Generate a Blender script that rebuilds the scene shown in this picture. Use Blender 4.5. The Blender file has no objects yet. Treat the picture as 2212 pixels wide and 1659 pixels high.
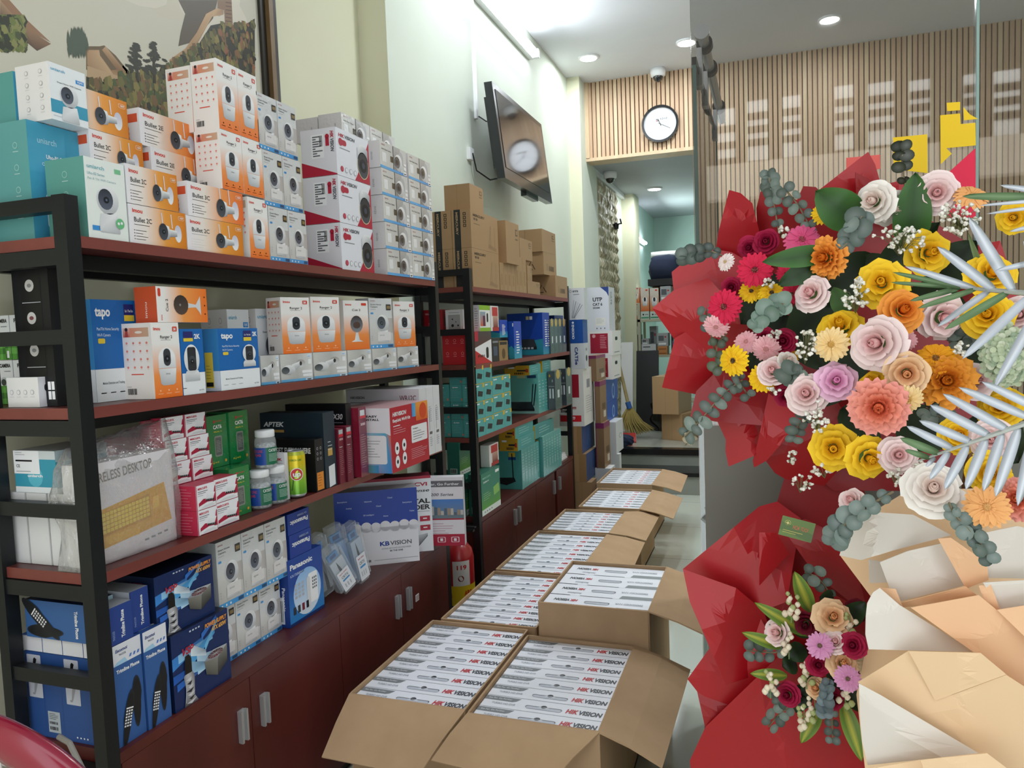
import bpy, bmesh, math, random
from mathutils import Vector, Matrix
PI = math.pi
random.seed(7)
C = bpy.context.scene.collection
# ------------------------------------------------------------------ camera, world, exposure
FPX, CX, CY = 1606.47, 1106.0, 829.5
YAW, PITCH, ROLL = 0.33396862, -0.0688355602, -0.0374819404
def _cam():
    ca, sa, cb, sb = math.cos(YAW), math.sin(YAW), math.cos(PITCH), math.sin(PITCH)
    f = Vector((-sa*cb, ca*cb, sb)); r = Vector((ca, sa, 0)); u = r.cross(f)
    cc, sc = math.cos(ROLL), math.sin(ROLL)
    return r*cc+u*sc, u*cc-r*sc, f
CR, CU, CF = _cam()
CO = Vector((0, 0, 1.5))
cd = bpy.data.cameras.new('camera'); cam = bpy.data.objects.new('camera', cd); C.objects.link(cam)
cd.sensor_fit = 'HORIZONTAL'; cd.sensor_width = 36.0; cd.lens = FPX/2212*36.0; cd.clip_start = .05; cd.clip_end = 200
cam.matrix_world = Matrix(((CR.x, CU.x, -CF.x, CO.x), (CR.y, CU.y, -CF.y, CO.y), (CR.z, CU.z, -CF.z, CO.z), (0, 0, 0, 1)))
bpy.context.scene.camera = cam
w = bpy.data.worlds.new('world'); bpy.context.scene.world = w; w.use_nodes = True
w.node_tree.nodes['Background'].inputs[0].default_value = (0.93, 0.97, 1.0, 1)
w.node_tree.nodes['Background'].inputs[1].default_value = 1.75
vs = bpy.context.scene.view_settings
vs.view_transform = 'Standard'; vs.look = 'None'; vs.gamma = 1.0; vs.use_curve_mapping = False; vs.exposure = 0.3
def lamp(name, kind, loc, power, size=.1, sy=None, color=(1, 1, 1), rot=(0, 0, 0)):
    l = bpy.data.lights.new(name, kind); o = bpy.data.objects.new(name, l); C.objects.link(o)
    l.energy = power; l.color = color; o.location = loc; o.rotation_euler = rot
    if kind == 'AREA':
        l.size = size
        if sy: l.shape = 'RECTANGLE'; l.size_y = sy
        else: l.shape = 'DISK'
    else: l.shadow_soft_size = size
    return o
# lamps beside fixtures built further down; three nearer downlights are unseen, without fixtures
L_COOL = (.9, .96, 1.0)
lamp('tube_light_source', 'AREA', (-1.6, 4.6, 3.6), 22, .05, 1.9, L_COOL, (0, math.radians(-60), 0))
for _x, _y, _z, _p in ((-1.41, 6.35, 3.78, 9), (-.6, 6.36, 3.78, 9), (.47, 6.355, 3.78, 9), (.47, 3.6, 3.78, 14), (-.6, 3.6, 3.78, 14), (1.6, 5.0, 3.78, 10), (-1.216, 8.75, 3.06, 8)):
    lamp('downlight_source', 'AREA', (_x, _y, _z), _p, .16, None, L_COOL)
lamp('back_tube_source', 'AREA', (-1.45, 9.75, 2.6), 22, .06, .6, (.8, 1, .95), (0, math.radians(-70), 0))
# ------------------------------------------------------------------ rays from measured picture points to real distances
def ray(px, py): return CF + CR*((px-CX)/FPX) - CU*((py-CY)/FPX)
def on_x(px, py, X): d = ray(px, py); return CO + d*(X/d.x)
def on_y(px, py, Y): d = ray(px, py); return CO + d*(Y/d.y)
def on_z(px, py, Z): d = ray(px, py); return CO + d*((Z-1.5)/d.z)
def _solve(p0, ax, c, axis):   # point p0 + t*ax, screen coordinate c along axis ('x' or 'y')
    p = p0-CO
    a, k = (CR, (c-CX)/FPX) if axis == 'x' else (CU, -(c-CY)/FPX)
    return -(p.dot(a)-k*p.dot(CF))/(ax.dot(a)-k*ax.dot(CF))
def y_at(px, X, z): return _solve(Vector((X, 0, z)), Vector((0, 1, 0)), px, 'x')
def x_at(px, y, z): return _solve(Vector((0, y, z)), Vector((1, 0, 0)), px, 'x')
def z_at(py, X, y): return _solve(Vector((X, y, 0)), Vector((0, 0, 1)), py, 'y')
# ------------------------------------------------------------------ colours and materials
def lin(c): return c/12.92 if c <= .04045 else ((c+.055)/1.055)**2.4
def hx(s):
    s = s.lstrip('#'); return tuple(lin(int(s[i:i+2], 16)/255) for i in (0, 2, 4))+(1,)
def mixc(a, b, t): return tuple(x+(y-x)*t for x, y in zip(a, b))
MATS = {}
def mat(name, color=None, rough=.6, metal=0, spec=.5, attr=False, bump=0, bscale=40, noise=None, coat=0, trans=0, emit=None, nscale=6, stretch=None, alpha=1):
    if name in MATS: return MATS[name]
    m = bpy.data.materials.new(name); m.use_nodes = True; nt = m.node_tree; b = nt.nodes['Principled BSDF']
    I = b.inputs
    I['Roughness'].default_value = rough; I['Metallic'].default_value = metal; I['Specular IOR Level'].default_value = spec
    I['Coat Weight'].default_value = coat; I['Coat Roughness'].default_value = .12
    I['Alpha'].default_value = alpha
    if trans: I['Transmission Weight'].default_value = trans
    if color: I['Base Color'].default_value = hx(color)
    tc = None
    if noise or bump:
        tc = nt.nodes.new('ShaderNodeTexCoord'); mp = nt.nodes.new('ShaderNodeMapping')
        nt.links.new(tc.outputs['Object'], mp.inputs[0])
        if stretch: mp.inputs['Scale'].default_value = stretch
    if attr:
        a = nt.nodes.new('ShaderNodeAttribute'); a.attribute_name = 'Col'; nt.links.new(a.outputs['Color'], I['Base Color'])
    elif noise:
        n = nt.nodes.new('ShaderNodeTexNoise'); n.inputs['Scale'].default_value = nscale; n.inputs['Detail'].default_value = 5
        nt.links.new(mp.outputs[0], n.inputs['Vector'])
        r = nt.nodes.new('ShaderNodeValToRGB'); r.color_ramp.elements[0].position = .3; r.color_ramp.elements[1].position = .7
        r.color_ramp.elements[0].color = hx(noise[0]); r.color_ramp.elements[1].color = hx(noise[1])
        nt.links.new(n.outputs['Fac'], r.inputs[0]); nt.links.new(r.outputs[0], I['Base Color'])
    if bump:
        n2 = nt.nodes.new('ShaderNodeTexNoise'); n2.inputs['Scale'].default_value = bscale; n2.inputs['Detail'].default_value = 3
        nt.links.new(mp.outputs[0], n2.inputs['Vector'])
        bp = nt.nodes.new('ShaderNodeBump'); bp.inputs['Strength'].default_value = bump; bp.inputs['Distance'].default_value = .004
        nt.links.new(n2.outputs['Fac'], bp.inputs['Height']); nt.links.new(bp.outputs[0], I['Normal'])
    if emit:
        I['Emission Color'].default_value = hx(emit[0]); I['Emission Strength'].default_value = emit[1]
    MATS[name] = m; return m
mat('print', attr=True, rough=.42, spec=.4)
mat('film', attr=True, rough=.2, spec=.6, coat=.35, bump=.35, bscale=55)
mat('petal', attr=True, rough=.65, spec=.2)
mat('leaf', attr=True, rough=.45, spec=.35)
mat('cardboard', noise=('#a98b6c', '#b59777'), rough=.85, spec=.15, nscale=9, bump=.12, bscale=160, stretch=(1, 1, .15))
mat('cardboard_in', noise=('#ad8f6f', '#b99a79'), rough=.85, spec=.15, nscale=7)
mat('wood_red', noise=('#4b1c19', '#5e2722'), rough=.38, spec=.45, nscale=5, stretch=(1, 1, .12))
mat('wood_edge', noise=('#72352e', '#824038'), rough=.42, nscale=8, stretch=(1, .15, 1))
mat('black_steel', '#16191c', rough=.42, metal=.2)
mat('chrome', '#b8b8ba', rough=.35, metal=.55)
mat('dark', '#121316', rough=.5)
mat('white_plastic', '#e9eaec', rough=.35)
# ------------------------------------------------------------------ mesh builder
class Fr:
    """a flat frame: origin, unit u, unit v, normal n and size W x H; drawing coordinates are fractions of the size"""
    def __init__(s, m, o, u, v, W, H, mt='print'):
        s.m, s.o, s.u, s.v, s.W, s.H, s.mt = m, Vector(o), Vector(u), Vector(v), W, H, mt
        s.n = s.u.cross(s.v); s.e = .00035
    def Q(s, X, Y, l=1): return s.o+s.u*X+s.v*Y+s.n*(s.e*l)
    def P(s, x, y, l=1): return s.Q(x*s.W, y*s.H, l)
    def poly(s, pts, col, l=1):
        cols = col if isinstance(col, list) else [col]*len(pts)
        s.m.face([s.P(x, y, l) for x, y in pts], s.mt, cols)
    def rect(s, x0, y0, x1, y1, col, l=1): s.poly([(x0, y0), (x1, y0), (x1, y1), (x0, y1)], col, l)
    def vgrad(s, x0, y0, x1, y1, c0, c1, l=1): s.poly([(x0, y0), (x1, y0), (x1, y1), (x0, y1)], [c0, c0, c1, c1], l)
    def hgrad(s, x0, y0, x1, y1, c0, c1, l=1): s.poly([(x0, y0), (x1, y0), (x1, y1), (x0, y1)], [c0, c1, c1, c0], l)
    def ell(s, x, y, rx, col, l=1, ry=None, n=16, c2=None):
        """rx as a fraction of W, ry as a fraction of W too (round when left out)"""
        ry = rx if ry is None else ry; k = s.W/s.H
        pts = [(x+rx*math.cos(2*PI*i/n), y+ry*k*math.sin(2*PI*i/n)) for i in range(n)]
        cols = [mixc(col, c2, .5-.5*math.sin(2*PI*i/n)) for i in range(n)] if c2 else col
        s.poly(pts, cols, l)
    def rrect(s, x0, y0, x1, y1, r, col, l=1):
        k = s.W/s.H; pts = []
        for cx, cy, a in ((x1-r, y1-r*k, 0), (x0+r, y1-r*k, 90), (x0+r, y0+r*k, 180), (x1-r, y0+r*k, 270)):
            for j in range(4):
                t = math.radians(a+30*j); pts.append((cx+r*math.cos(t), cy+r*k*math.sin(t)))
        s.poly(pts, col, l)
    def line(s, x0, y0, x1, y1, w, col, l=1):
        k = s.W/s.H; dx, dy = (x1-x0), (y1-y0)/k; L = math.hypot(dx, dy) or 1; nx, ny = -dy/L*w/2, dx/L*w/2*k
        s.poly([(x0-nx, y0-ny), (x1-nx, y1-ny), (x1+nx, y1+ny), (x0+nx, y0+ny)], col, l)
    def text(s, t, x, y, h, col, l=2, w=None, rot=0, bold=False, al='L', it=0):
        """baseline start at (x, y); h cap height as a fraction of H (of W when turned); w squeezes the line to a fraction of the width"""
        V, F, tw = glyphs(t, bold)
        hh = h*(s.H if rot in (0, 180) else s.W); sx = hh
        if w: sx = w*(s.W if rot in (0, 180) else s.H)/tw
        a = math.radians(rot); ca, sa = math.cos(a), math.sin(a)
        off = {'L': 0, 'C': -tw/2, 'R': -tw}[al]; bx, by = x*s.W, y*s.H
        for rep in (0,):
            pts = []
            for vx, vy in V:
                X = (vx+off+it*vy)*sx+rep*hh; Y = vy*hh
                pts.append(s.Q(bx+X*ca-Y*sa, by+X*sa+Y*ca, l))
            s.m.faces(pts, F, s.mt, col)
class Cyl(Fr):
    """a frame wrapped on an upright cylinder; u runs to the right seen from outside, x = 0.5 faces direction a0"""
    def __init__(s, m, o, r, a0, W, H, mt='print'):
        s.m, s.o, s.r, s.a0, s.W, s.H, s.mt = m, Vector(o), r, a0, W, H, mt
    def Q(s, X, Y, l=1):
        a = s.a0+(X-s.W/2)/s.r; R = s.r+.0004*l+.0003
        return s.o+Vector((math.cos(a)*R, math.sin(a)*R, Y))
    def rect(s, x0, y0, x1, y1, col, l=1):
        n = max(1, int((x1-x0)*s.W/s.r/.1))
        for i in range(n): a, b = x0+(x1-x0)*i/n, x0+(x1-x0)*(i+1)/n; s.poly([(a, y0), (b, y0), (b, y1), (a, y1)], col, l)
_G = {}
def glyphs(t, bold=False):
    if (t, bold) in _G: return _G[t, bold]
    cu = bpy.data.curves.new('t', 'FONT'); cu.body = t; cu.resolution_u = 3; cu.size = 1.0; cu.offset = .035 if bold else .014
    o = bpy.data.objects.new('t', cu); C.objects.link(o)
    me = o.to_mesh(); V = [(v.co.x/.7, v.co.y/.7) for v in me.vertices]; F = [tuple(p.vertices) for p in me.polygons]
    o.to_mesh_clear(); bpy.data.objects.remove(o); bpy.data.curves.remove(cu)
    tw = max([v[0] for v in V] or [1])
    _G[t, bold] = (V, F, tw); return _G[t, bold]
K, W_ = hx('#17181a'), hx('#f2f2f4')
class M:
    def __init__(s): s.v, s.f, s.fm, s.fc, s.mn = [], [], [], [], []
    def _mi(s, m):
        if m not in s.mn: s.mn.append(m)
        return s.mn.index(m)
    def face(s, pts, m='print', cols=None):
        b = len(s.v); s.v += [tuple(p) for p in pts]; s.f.append(tuple(range(b, b+len(pts)))); s.fm.append(s._mi(m))
        s.fc.append(cols if isinstance(cols, list) else [cols or W_]*len(pts))
    def faces(s, pts, F, m='print', col=None):
        b = len(s.v); s.v += [tuple(p) for p in pts]; mi = s._mi(m); col = col or W_
        for i, f in enumerate(F):
            s.f.append(tuple(b+j for j in f)); s.fm.append(mi)
            s.fc.append([col]*len(f) if isinstance(col, tuple) else [col[j] for j in f])
    def box(s, x0, y0, z0, x1, y1, z1, m='print', col=None, top=None):
        P = [(x0, y0, z0), (x1, y0, z0), (x1, y1, z0), (x0, y1, z0), (x0, y0, z1), (x1, y0, z1), (x1, y1, z1), (x0, y1, z1)]
        s.faces(P, [(3, 2, 1, 0), (4, 5, 6, 7), (0, 1, 5, 4), (1, 2, 6, 5), (2, 3, 7, 6), (3, 0, 4, 7)], m, col)
    def tube(s, pts, r, m='print', col=None, n=6, cap=True):
        """a round rod along points; r one radius or a list"""
        pts = [Vector(p) for p in pts]; rs = r if isinstance(r, (list, tuple)) else [r]*len(pts); V = []; F = []
        up = None
        for i, p in enumerate(pts):
            d = (pts[min(i+1, len(pts)-1)]-pts[max(i-1, 0)]); d = d.normalized() if d.length > 1e-9 else Vector((0, 0, 1))
            if up is None: up = d.orthogonal().normalized()
            a = (up-d*up.dot(d)); a = a.normalized() if a.length > 1e-6 else d.orthogonal().normalized(); up = a; b = d.cross(a)
            for j in range(n):
                t = 2*PI*j/n; V.append(p+(a*math.cos(t)+b*math.sin(t))*rs[i])
        for i in range(len(pts)-1):
            for j in range(n):
                k = (j+1) % n; F.append((i*n+j, i*n+k, (i+1)*n+k, (i+1)*n+j))
        if cap: F.append(tuple(range(n-1, -1, -1))); F.append(tuple(range((len(pts)-1)*n, len(pts)*n)))
        s.faces(V, F, m, col)
    def lathe(s, prof, m='print', col=None, n=24, o=(0, 0, 0), ax='z', cap=True):
        V = []; F = []
        for r, z in prof:
            for j in range(n):
                t = 2*PI*j/n; c, q = r*math.cos(t), r*math.sin(t)
                p = (c, q, z) if ax == 'z' else ((c, z, q) if ax == 'y' else (z, c, q))
                V.append((p[0]+o[0], p[1]+o[1], p[2]+o[2]))
        for i in range(len(prof)-1):
            for j in range(n):
                k = (j+1) % n; F.append((i*n+j, i*n+k, (i+1)*n+k, (i+1)*n+j))
        if cap: F.append(tuple(range(n-1, -1, -1))); F.append(tuple(range((len(prof)-1)*n, len(prof)*n)))
        s.faces(V, F, m, col)
    def build(s, name, parent=None, smooth=False, loc=(0, 0, 0), rz=0, fix=False):
        me = bpy.data.meshes.new(name); me.from_pydata(s.v, [], s.f)
        for n in s.mn: me.materials.append(MATS[n])
        me.polygons.foreach_set('material_index', s.fm)
        if smooth: me.polygons.foreach_set('use_smooth', [True]*len(s.f))
        at = me.color_attributes.new('Col', 'FLOAT_COLOR', 'CORNER'); buf = []
        for f, c in zip(s.f, s.fc):
            for q in c: buf += q
        at.data.foreach_set('color', buf)
        if fix:
            bm = bmesh.new(); bm.from_mesh(me); bmesh.ops.remove_doubles(bm, verts=bm.verts, dist=1e-5); bmesh.ops.recalc_face_normals(bm, faces=bm.faces); bm.to_mesh(me); bm.free()
        me.update()
        o = bpy.data.objects.new(name, me); C.objects.link(o); o.location = loc; o.rotation_euler = (0, 0, rz)
        if parent: o.parent = parent
        return o
def tag(o, label, cat, group=None, kind=None):
    o['label'] = label; o['category'] = cat
    if group: o['group'] = group
    if kind: o['kind'] = kind
    return o
def empty(name, loc, label, cat, group=None, rz=0):
    o = bpy.data.objects.new(name, None); C.objects.link(o); o.location = loc; o.rotation_euler = (0, 0, rz); o.empty_display_size = .05
    return tag(o, label, cat, group)
def struct(o): o['kind'] = 'structure'; return o
def sbox(name, x0, y0, z0, x1, y1, z1, m, parent=None, col=None):
    b = M(); b.box(x0, y0, z0, x1, y1, z1, m, col); return b.build(name, parent)
def copy_tree(o, parent=None):
    c = o.copy(); C.objects.link(c)
    if parent: c.parent = parent
    for ch in list(o.children): copy_tree(ch, c)
    return c
# ------------------------------------------------------------------ the room
def nodemat(name): 
    m = bpy.data.materials.new(name); m.use_nodes = True; MATS[name] = m; return m, m.node_tree, m.node_tree.nodes['Principled BSDF']
mat('wall_cream', noise=('#dedcc0', '#e2e0c6'), rough=.8, spec=.2, nscale=2)
mat('wall_pale', noise=('#ccd4c6', '#d2d9cc'), rough=.75, spec=.25, nscale=2)
mat('wall_teal', noise=('#b6cfc8', '#c0d6d0'), rough=.7, nscale=2)
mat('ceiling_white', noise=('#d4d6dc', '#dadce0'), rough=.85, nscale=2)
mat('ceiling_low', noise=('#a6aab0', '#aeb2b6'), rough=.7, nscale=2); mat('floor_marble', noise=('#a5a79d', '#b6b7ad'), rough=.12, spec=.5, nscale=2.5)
mat('granite_black', '#15171a', rough=.2)
mat('riser', noise=('#8f938a', '#a3a69c'), rough=.35, nscale=3)
mat('oak', noise=('#bb9b7c', '#cbac8e'), rough=.55, nscale=6, stretch=(3, 3, .25))
mat('oak_pale', noise=('#c6ab8a', '#d4bb9b'), rough=.55, nscale=6, stretch=(3, 3, .25))
mat('oak_gap', '#8a6f57', rough=.8)
# floor with tile joints
m, nt, b = nodemat('floor_tile')
tc = nt.nodes.new('ShaderNodeTexCoord'); br = nt.nodes.new('ShaderNodeTexBrick'); br.offset = 0
br.inputs['Scale'].default_value = 1.0; br.inputs['Brick Width'].default_value = .8; br.inputs['Row Height'].default_value = .8; br.inputs['Mortar Size'].default_value = .0025
br.inputs['Color1'].default_value = hx('#c3c7bb'); br.inputs['Color2'].default_value = hx('#bcc0b5'); br.inputs['Mortar'].default_value = hx('#7d8078')
nt.links.new(tc.outputs['Object'], br.inputs['Vector']); nt.links.new(br.outputs['Color'], b.inputs['Base Color']); b.inputs['Roughness'].default_value = .1
struct(sbox('floor', -1.95, -1.2, -.1, 3.3, 6.68, 0, 'floor_tile'))
XW1, XW2 = -1.866, -1.716
struct(sbox('wall_left', -2.1, -1.2, -.1, XW1, 3.3, 3.8, 'wall_cream'))
b = M(); b.box(-2.1, 3.3, -.1, XW2, 6.78, 3.8, 'wall_pale')
b.face([(XW1-.01, 3.299, 0), (XW2, 3.299, 0), (XW2, 3.299, 3.8), (XW1-.01, 3.299, 3.8)], 'wall_cream')
struct(b.build('wall_left_rear'))
b = M(); b.box(-2.1, 6.78, -.1, -1.6, 7.42, 3.8, 'wall_pale'); b.face([(XW2, 6.779, 0), (-1.6, 6.779, 0), (-1.6, 6.779, 3.8), (XW2, 6.779, 3.8)], 'wall_cream')
struct(b.build('trim_1'))
struct(sbox('ceiling', -2.1, -.3, 3.8, 3.5, 7.2, 3.95, 'ceiling_white'))
struct(sbox('wall_right', 3.2, -1.2, -.1, 3.4, 7.2, 3.8, 'wall_pale'))
# slatted timber wall with a lintel above the opening to the back room
def slats(x0, x1, z0, z1, y, gap_m='oak_gap'):
    b = M(); b.box(x0, y, z0, x1, y+.15, z1, gap_m); x = x0+.004; k = 0
    while x < x1-.02:
        b.box(x, y-.022, z0, min(x+.03, x1), y+.001, z1, 'oak_pale' if k % 4 == 2 else 'oak'); x += .04; k += 1
    return b
b = slats(-1.575, -.42, 3.1, 3.8, 7.02); b.box(-1.6, 6.975, 3.075, -.42, 7.17, 3.105, 'oak_pale'); b.box(-1.6, 6.975, 3.1, -1.565, 7.02, 3.8, 'oak_pale')
struct(b.build('wall_back_upper'))
struct(slats(-.42, 3.2, -.1, 3.8, 7.02).build('wall_back'))
# steps up to the back room
struct(sbox('floor_step', -1.6, 6.68, -.1, -.42, 7.05, .165, 'riser'))
struct(sbox('trim_2', -1.6, 6.66, .165, -.42, 7.02, .2, 'granite_black'))
struct(sbox('floor_step_upper', -1.6, 7.02, -.1, -.35, 7.1, .3, 'riser'))
struct(sbox('trim_3', -1.6, 7.0, .3, -.42, 7.12, .355, 'granite_black'))
struct(sbox('floor_back', -1.75, 7.1, -.1, 1.2, 11.2, .35, 'floor_marble'))
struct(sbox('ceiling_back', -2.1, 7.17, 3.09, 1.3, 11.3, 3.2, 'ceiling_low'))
struct(sbox('wall_back_room_left', -2.1, 7.42, -.1, -1.64, 11.3, 3.1, 'wall_pale'))
struct(sbox('wall_back_room_rear', -2.1, 11.1, -.1, 1.3, 11.3, 3.1, 'wall_teal'))
struct(sbox('wall_back_room_right', .9, 7.17, -.1, 1.3, 11.3, 3.1, 'wall_pale'))
struct(sbox('trim_4', -1.64, 8.95, .35, -1.5, 9.35, 3.09, 'wall_cream'))
struct(sbox('trim_5', -1.64, 9.35, .35, -1.57, 11.1, 3.09, 'wall_teal'))
b = M(); b.box(-1.64, 7.42, 3.03, -1.6, 8.95, 3.09, 'white_plastic'); struct(b.build('trim_6'))
# stone clad wall panel
m, nt, b = nodemat('split_stone')
tc = nt.nodes.new('ShaderNodeTexCoord'); vo = nt.nodes.new('ShaderNodeTexVoronoi'); vo.inputs['Scale'].default_value = 13
mp = nt.nodes.new('ShaderNodeMapping'); mp.inputs['Scale'].default_value = (1, 1, .7); nt.links.new(tc.outputs['Object'], mp.inputs[0]); nt.links.new(mp.outputs[0], vo.inputs['Vector'])
r = nt.nodes.new('ShaderNodeValToRGB'); r.color_ramp.elements[0].color = hx('#8f7f63'); r.color_ramp.elements[1].color = hx('#cfc5a6')
nt.links.new(vo.outputs['Color'], r.inputs[0]); nt.links.new(r.outputs[0], b.inputs['Base Color'])
bp = nt.nodes.new('ShaderNodeBump'); bp.inputs['Strength'].default_value = 1; bp.inputs['Distance'].default_value = .05; nt.links.new(vo.outputs['Distance'], bp.inputs['Height']); nt.links.new(bp.outputs[0], b.inputs['Normal'])
b = M(); y = 7.48; rr = random.Random(3)
b.box(-1.64, 7.48, .35, -1.615, 8.5, 3.02, 'split_stone')
for j in range(24):
    for i in range(9):
        yy = 7.49+i*.111+(.03 if j % 2 else 0); z0 = .37+j*.11
        b.faces([(-1.615, yy, z0), (-1.615, yy+.1, z0), (-1.615, yy+.1, z0+.1), (-1.615, yy, z0+.1), (-1.6+rr.random()*.012, yy+.07, z0+.04)], [(0, 1, 4), (1, 2, 4), (2, 3, 4), (3, 0, 4)], 'split_stone')
struct(b.build('trim_7'))
# ------------------------------------------------------------------ lights, cameras, clock, screen
mat('lamp_on', '#ffffff', emit=('#f4faff', 14))
mat('lamp_tube', '#ffffff', emit=('#eef6ff', 18))
def downlight(x, y, z, label):
    t = empty('ceiling_light', (x, y, z), label, 'ceiling light', None)
    b = M(); b.lathe([(.085, 0), (.085, -.012), (.07, -.014)], 'white_plastic', n=24); b.build('light_rim', t)
    b = M(); b.lathe([(.068, -.013), (.068, -.016), (.01, -.017)], 'lamp_on', n=24); b.build('diffuser', t)
downlight(-1.41, 6.35, 3.8, 'round white ceiling downlight left of the dome camera, near the yellow pillar')
downlight(-.6, 6.36, 3.8, 'round white ceiling downlight seen beside the green glass edge')
downlight(.47, 6.355, 3.8, 'round white ceiling downlight seen through the glass at upper right')
downlight(-1.216, 8.75, 3.09, 'round downlight in the low grey ceiling of the back room')
t = empty('tube_light', (-1.66, 4.6, 3.62), 'long glowing white tube light high on the left wall', 'tube light')
sbox('light_housing', -.055, -1.03, -.035, -.015, 1.03, .035, 'white_plastic', t); b = M(); b.tube([(.012, -1, -.002), (.012, 1, -.002)], .022, 'lamp_tube', n=10); b.build('light_tube', t); sbox('end_cap', -.05, 1.0, -.03, .03, 1.035, .03, 'white_plastic', t)
t = empty('tube_light', (-1.55, 9.75, 2.62), 'short glowing tube light on the teal back room wall', 'tube light')
sbox('light_housing', -.02, -.32, -.03, .0, .32, .03, 'white_plastic', t); b = M(); b.tube([(.02, -.3, 0), (.02, .3, 0)], .02, 'lamp_tube', n=8); b.build('light_tube', t)
def dome(x, y, z, label, k=1):
    t = empty('dome_camera', (x, y, z), label, 'security camera')
    b = M(); b.lathe([(.0, 0), (.066*k, 0), (.068*k, -.03), (.064*k, -.062), (.05*k, -.07)], 'white_plastic', n=24); b.build('camera_housing', t, True)
    b = M(); b.lathe([(.045*k, -.062), (.044*k, -.08), (.035*k, -.1), (.018*k, -.113), (.002, -.116)], 'gloss_black', n=20); b.build('camera_dome', t, True)
mat('gloss_black', '#0c0d10', rough=.08, coat=1)
dome(-.905, 6.9, 3.8, 'white dome camera on the ceiling above the wall clock')
dome(-1.5, 7.6, 3.09, 'small dome camera under the low ceiling, below the slatted panel')
# clock
t = empty('wall_clock', (-.905, 6.985, 3.337), 'round wall clock with black rim and white face on timber slats', 'clock')
mat('clock_white', '#e6e8ee', rough=.4)
b = M(); b.lathe([(.145, -.03), (.165, -.03), (.168, -.015), (.165, 0), (.14, 0)], 'gloss_black', n=40, ax='y', cap=False); b.build('clock_rim', t)
b = M(); b.lathe([(.148, -.004), (.148, -.014), (.001, -.0145)], 'clock_white', n=40, ax='y')
f = Fr(b, (-.15, -.0155, -.15), (1, 0, 0), (0, 0, 1), .3, .3)
for i in range(12):
    a = 2*PI*i/12; f.line(.5+.36*math.cos(a), .5+.36*math.sin(a), .5+.44*math.cos(a), .5+.44*math.sin(a), .006, hx('#777777'))
f.text('EZVIZ', .5, .62, .05, hx('#555555'), w=.22); f.rect(.38, .62, .41, .65, K); f.rect(.42, .62, .45, .65, K); f.rect(.38, .58, .41, .61, hx('#c02030')); f.rect(.42, .58, .45, .61, K)
b.build('clock_face', t)
for nm, ang, L, wd, c in (('hour_hand', 112, .16, .018, K), ('minute_hand', -28, .34, .012, K), ('second_hand', 212, .36, .004, hx('#666666'))):
    b = M(); f = Fr(b, (-.15, -.0175, -.15), (1, 0, 0), (0, 0, 1), .3, .3); a = math.radians(ang)
    f.line(.5-.07*math.cos(a), .5-.07*math.sin(a), .5+L*math.cos(a), .5+L*math.sin(a), wd, c); b.build(nm, t)
# television: a tilted wall mount; screen reflects the room
tl, tr, bl, br_ = on_x(1062, 178, -1.50), on_x(1170, 262, -1.50), on_x(1090, 395, -1.42), on_x(1183, 435, -1.42)
t = empty('television', (-1.6, 4.85, 2.73), 'black flat television mounted high on the left wall', 'television')
mat('tv_bezel', '#14171c', rough=.25, coat=.3); mat('tv_screen', '#1b1a22', rough=.06, spec=.9, coat=.6)
def slab(name, x0, y0, x1, z0, y1, z1, tk, m):
    o = (-1.6, 4.85, 2.73); b = M()
    def P(y, z, dx): return (x1+(x0-x1)*(2.98-z)/.54-o[0]+dx, y-o[1], z-o[2])
    V = [P(y0, z0, -tk), P(y1, z0, -tk), P(y1, z1, -tk), P(y0, z1, -tk), P(y0, z0, 0), P(y1, z0, 0), P(y1, z1, 0), P(y0, z1, 0)]
    b.faces(V, [(3, 2, 1, 0), (4, 5, 6, 7), (0, 1, 5, 4), (1, 2, 6, 5), (2, 3, 7, 6), (3, 0, 4, 7)], m); return b.build(name, t)
slab('television_body', -1.47, 4.25, -1.53, 2.42, 5.27, 2.99, .05, 'tv_bezel')
slab('back_cover', -1.52, 4.33, -1.58, 2.5, 5.2, 2.93, .04, 'tv_bezel')
slab('screen', -1.467, 4.29, -1.527, 2.49, 5.23, 2.955, .004, 'tv_screen')
sbox('wall_bracket', -.115, -.12, -.12, .03, .12, .12, 'black_steel', t)
sbox('speaker_bar', .07, -.12, -.335, .11, .14, -.295, 'tv_bezel', t)
tag(sbox('cable_trunking', -1.716, 4.42, 2.84, -1.7, 4.445, 3.8, 'white_plastic'), 'thin white vertical cable trunking on the wall left of the television', 'trunking')
b = M(); b.tube([(-1.7, 4.45, 2.86), (-1.66, 4.48, 2.83), (-1.62, 4.5, 2.84), (-1.6, 4.5, 2.9)], .004, 'dark'); tag(b.build('signal_cable'), 'thin black cable running from the white trunking to the television', 'cable'); b = M(); b.tube([(-1.69, 4.3, 2.6), (-1.68, 4.33, 2.5), (-1.62, 4.4, 2.45), (-1.56, 4.5, 2.48)], .005, 'dark')
tag(b.build('power_cable'), 'black power cable hanging from the white socket to the television', 'cable'); tag(sbox('wall_socket', -1.716, 4.27, 2.56, -1.692, 4.33, 2.63, 'white_plastic'), 'small white socket on the wall below the trunking, left of the television', 'socket')
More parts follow.
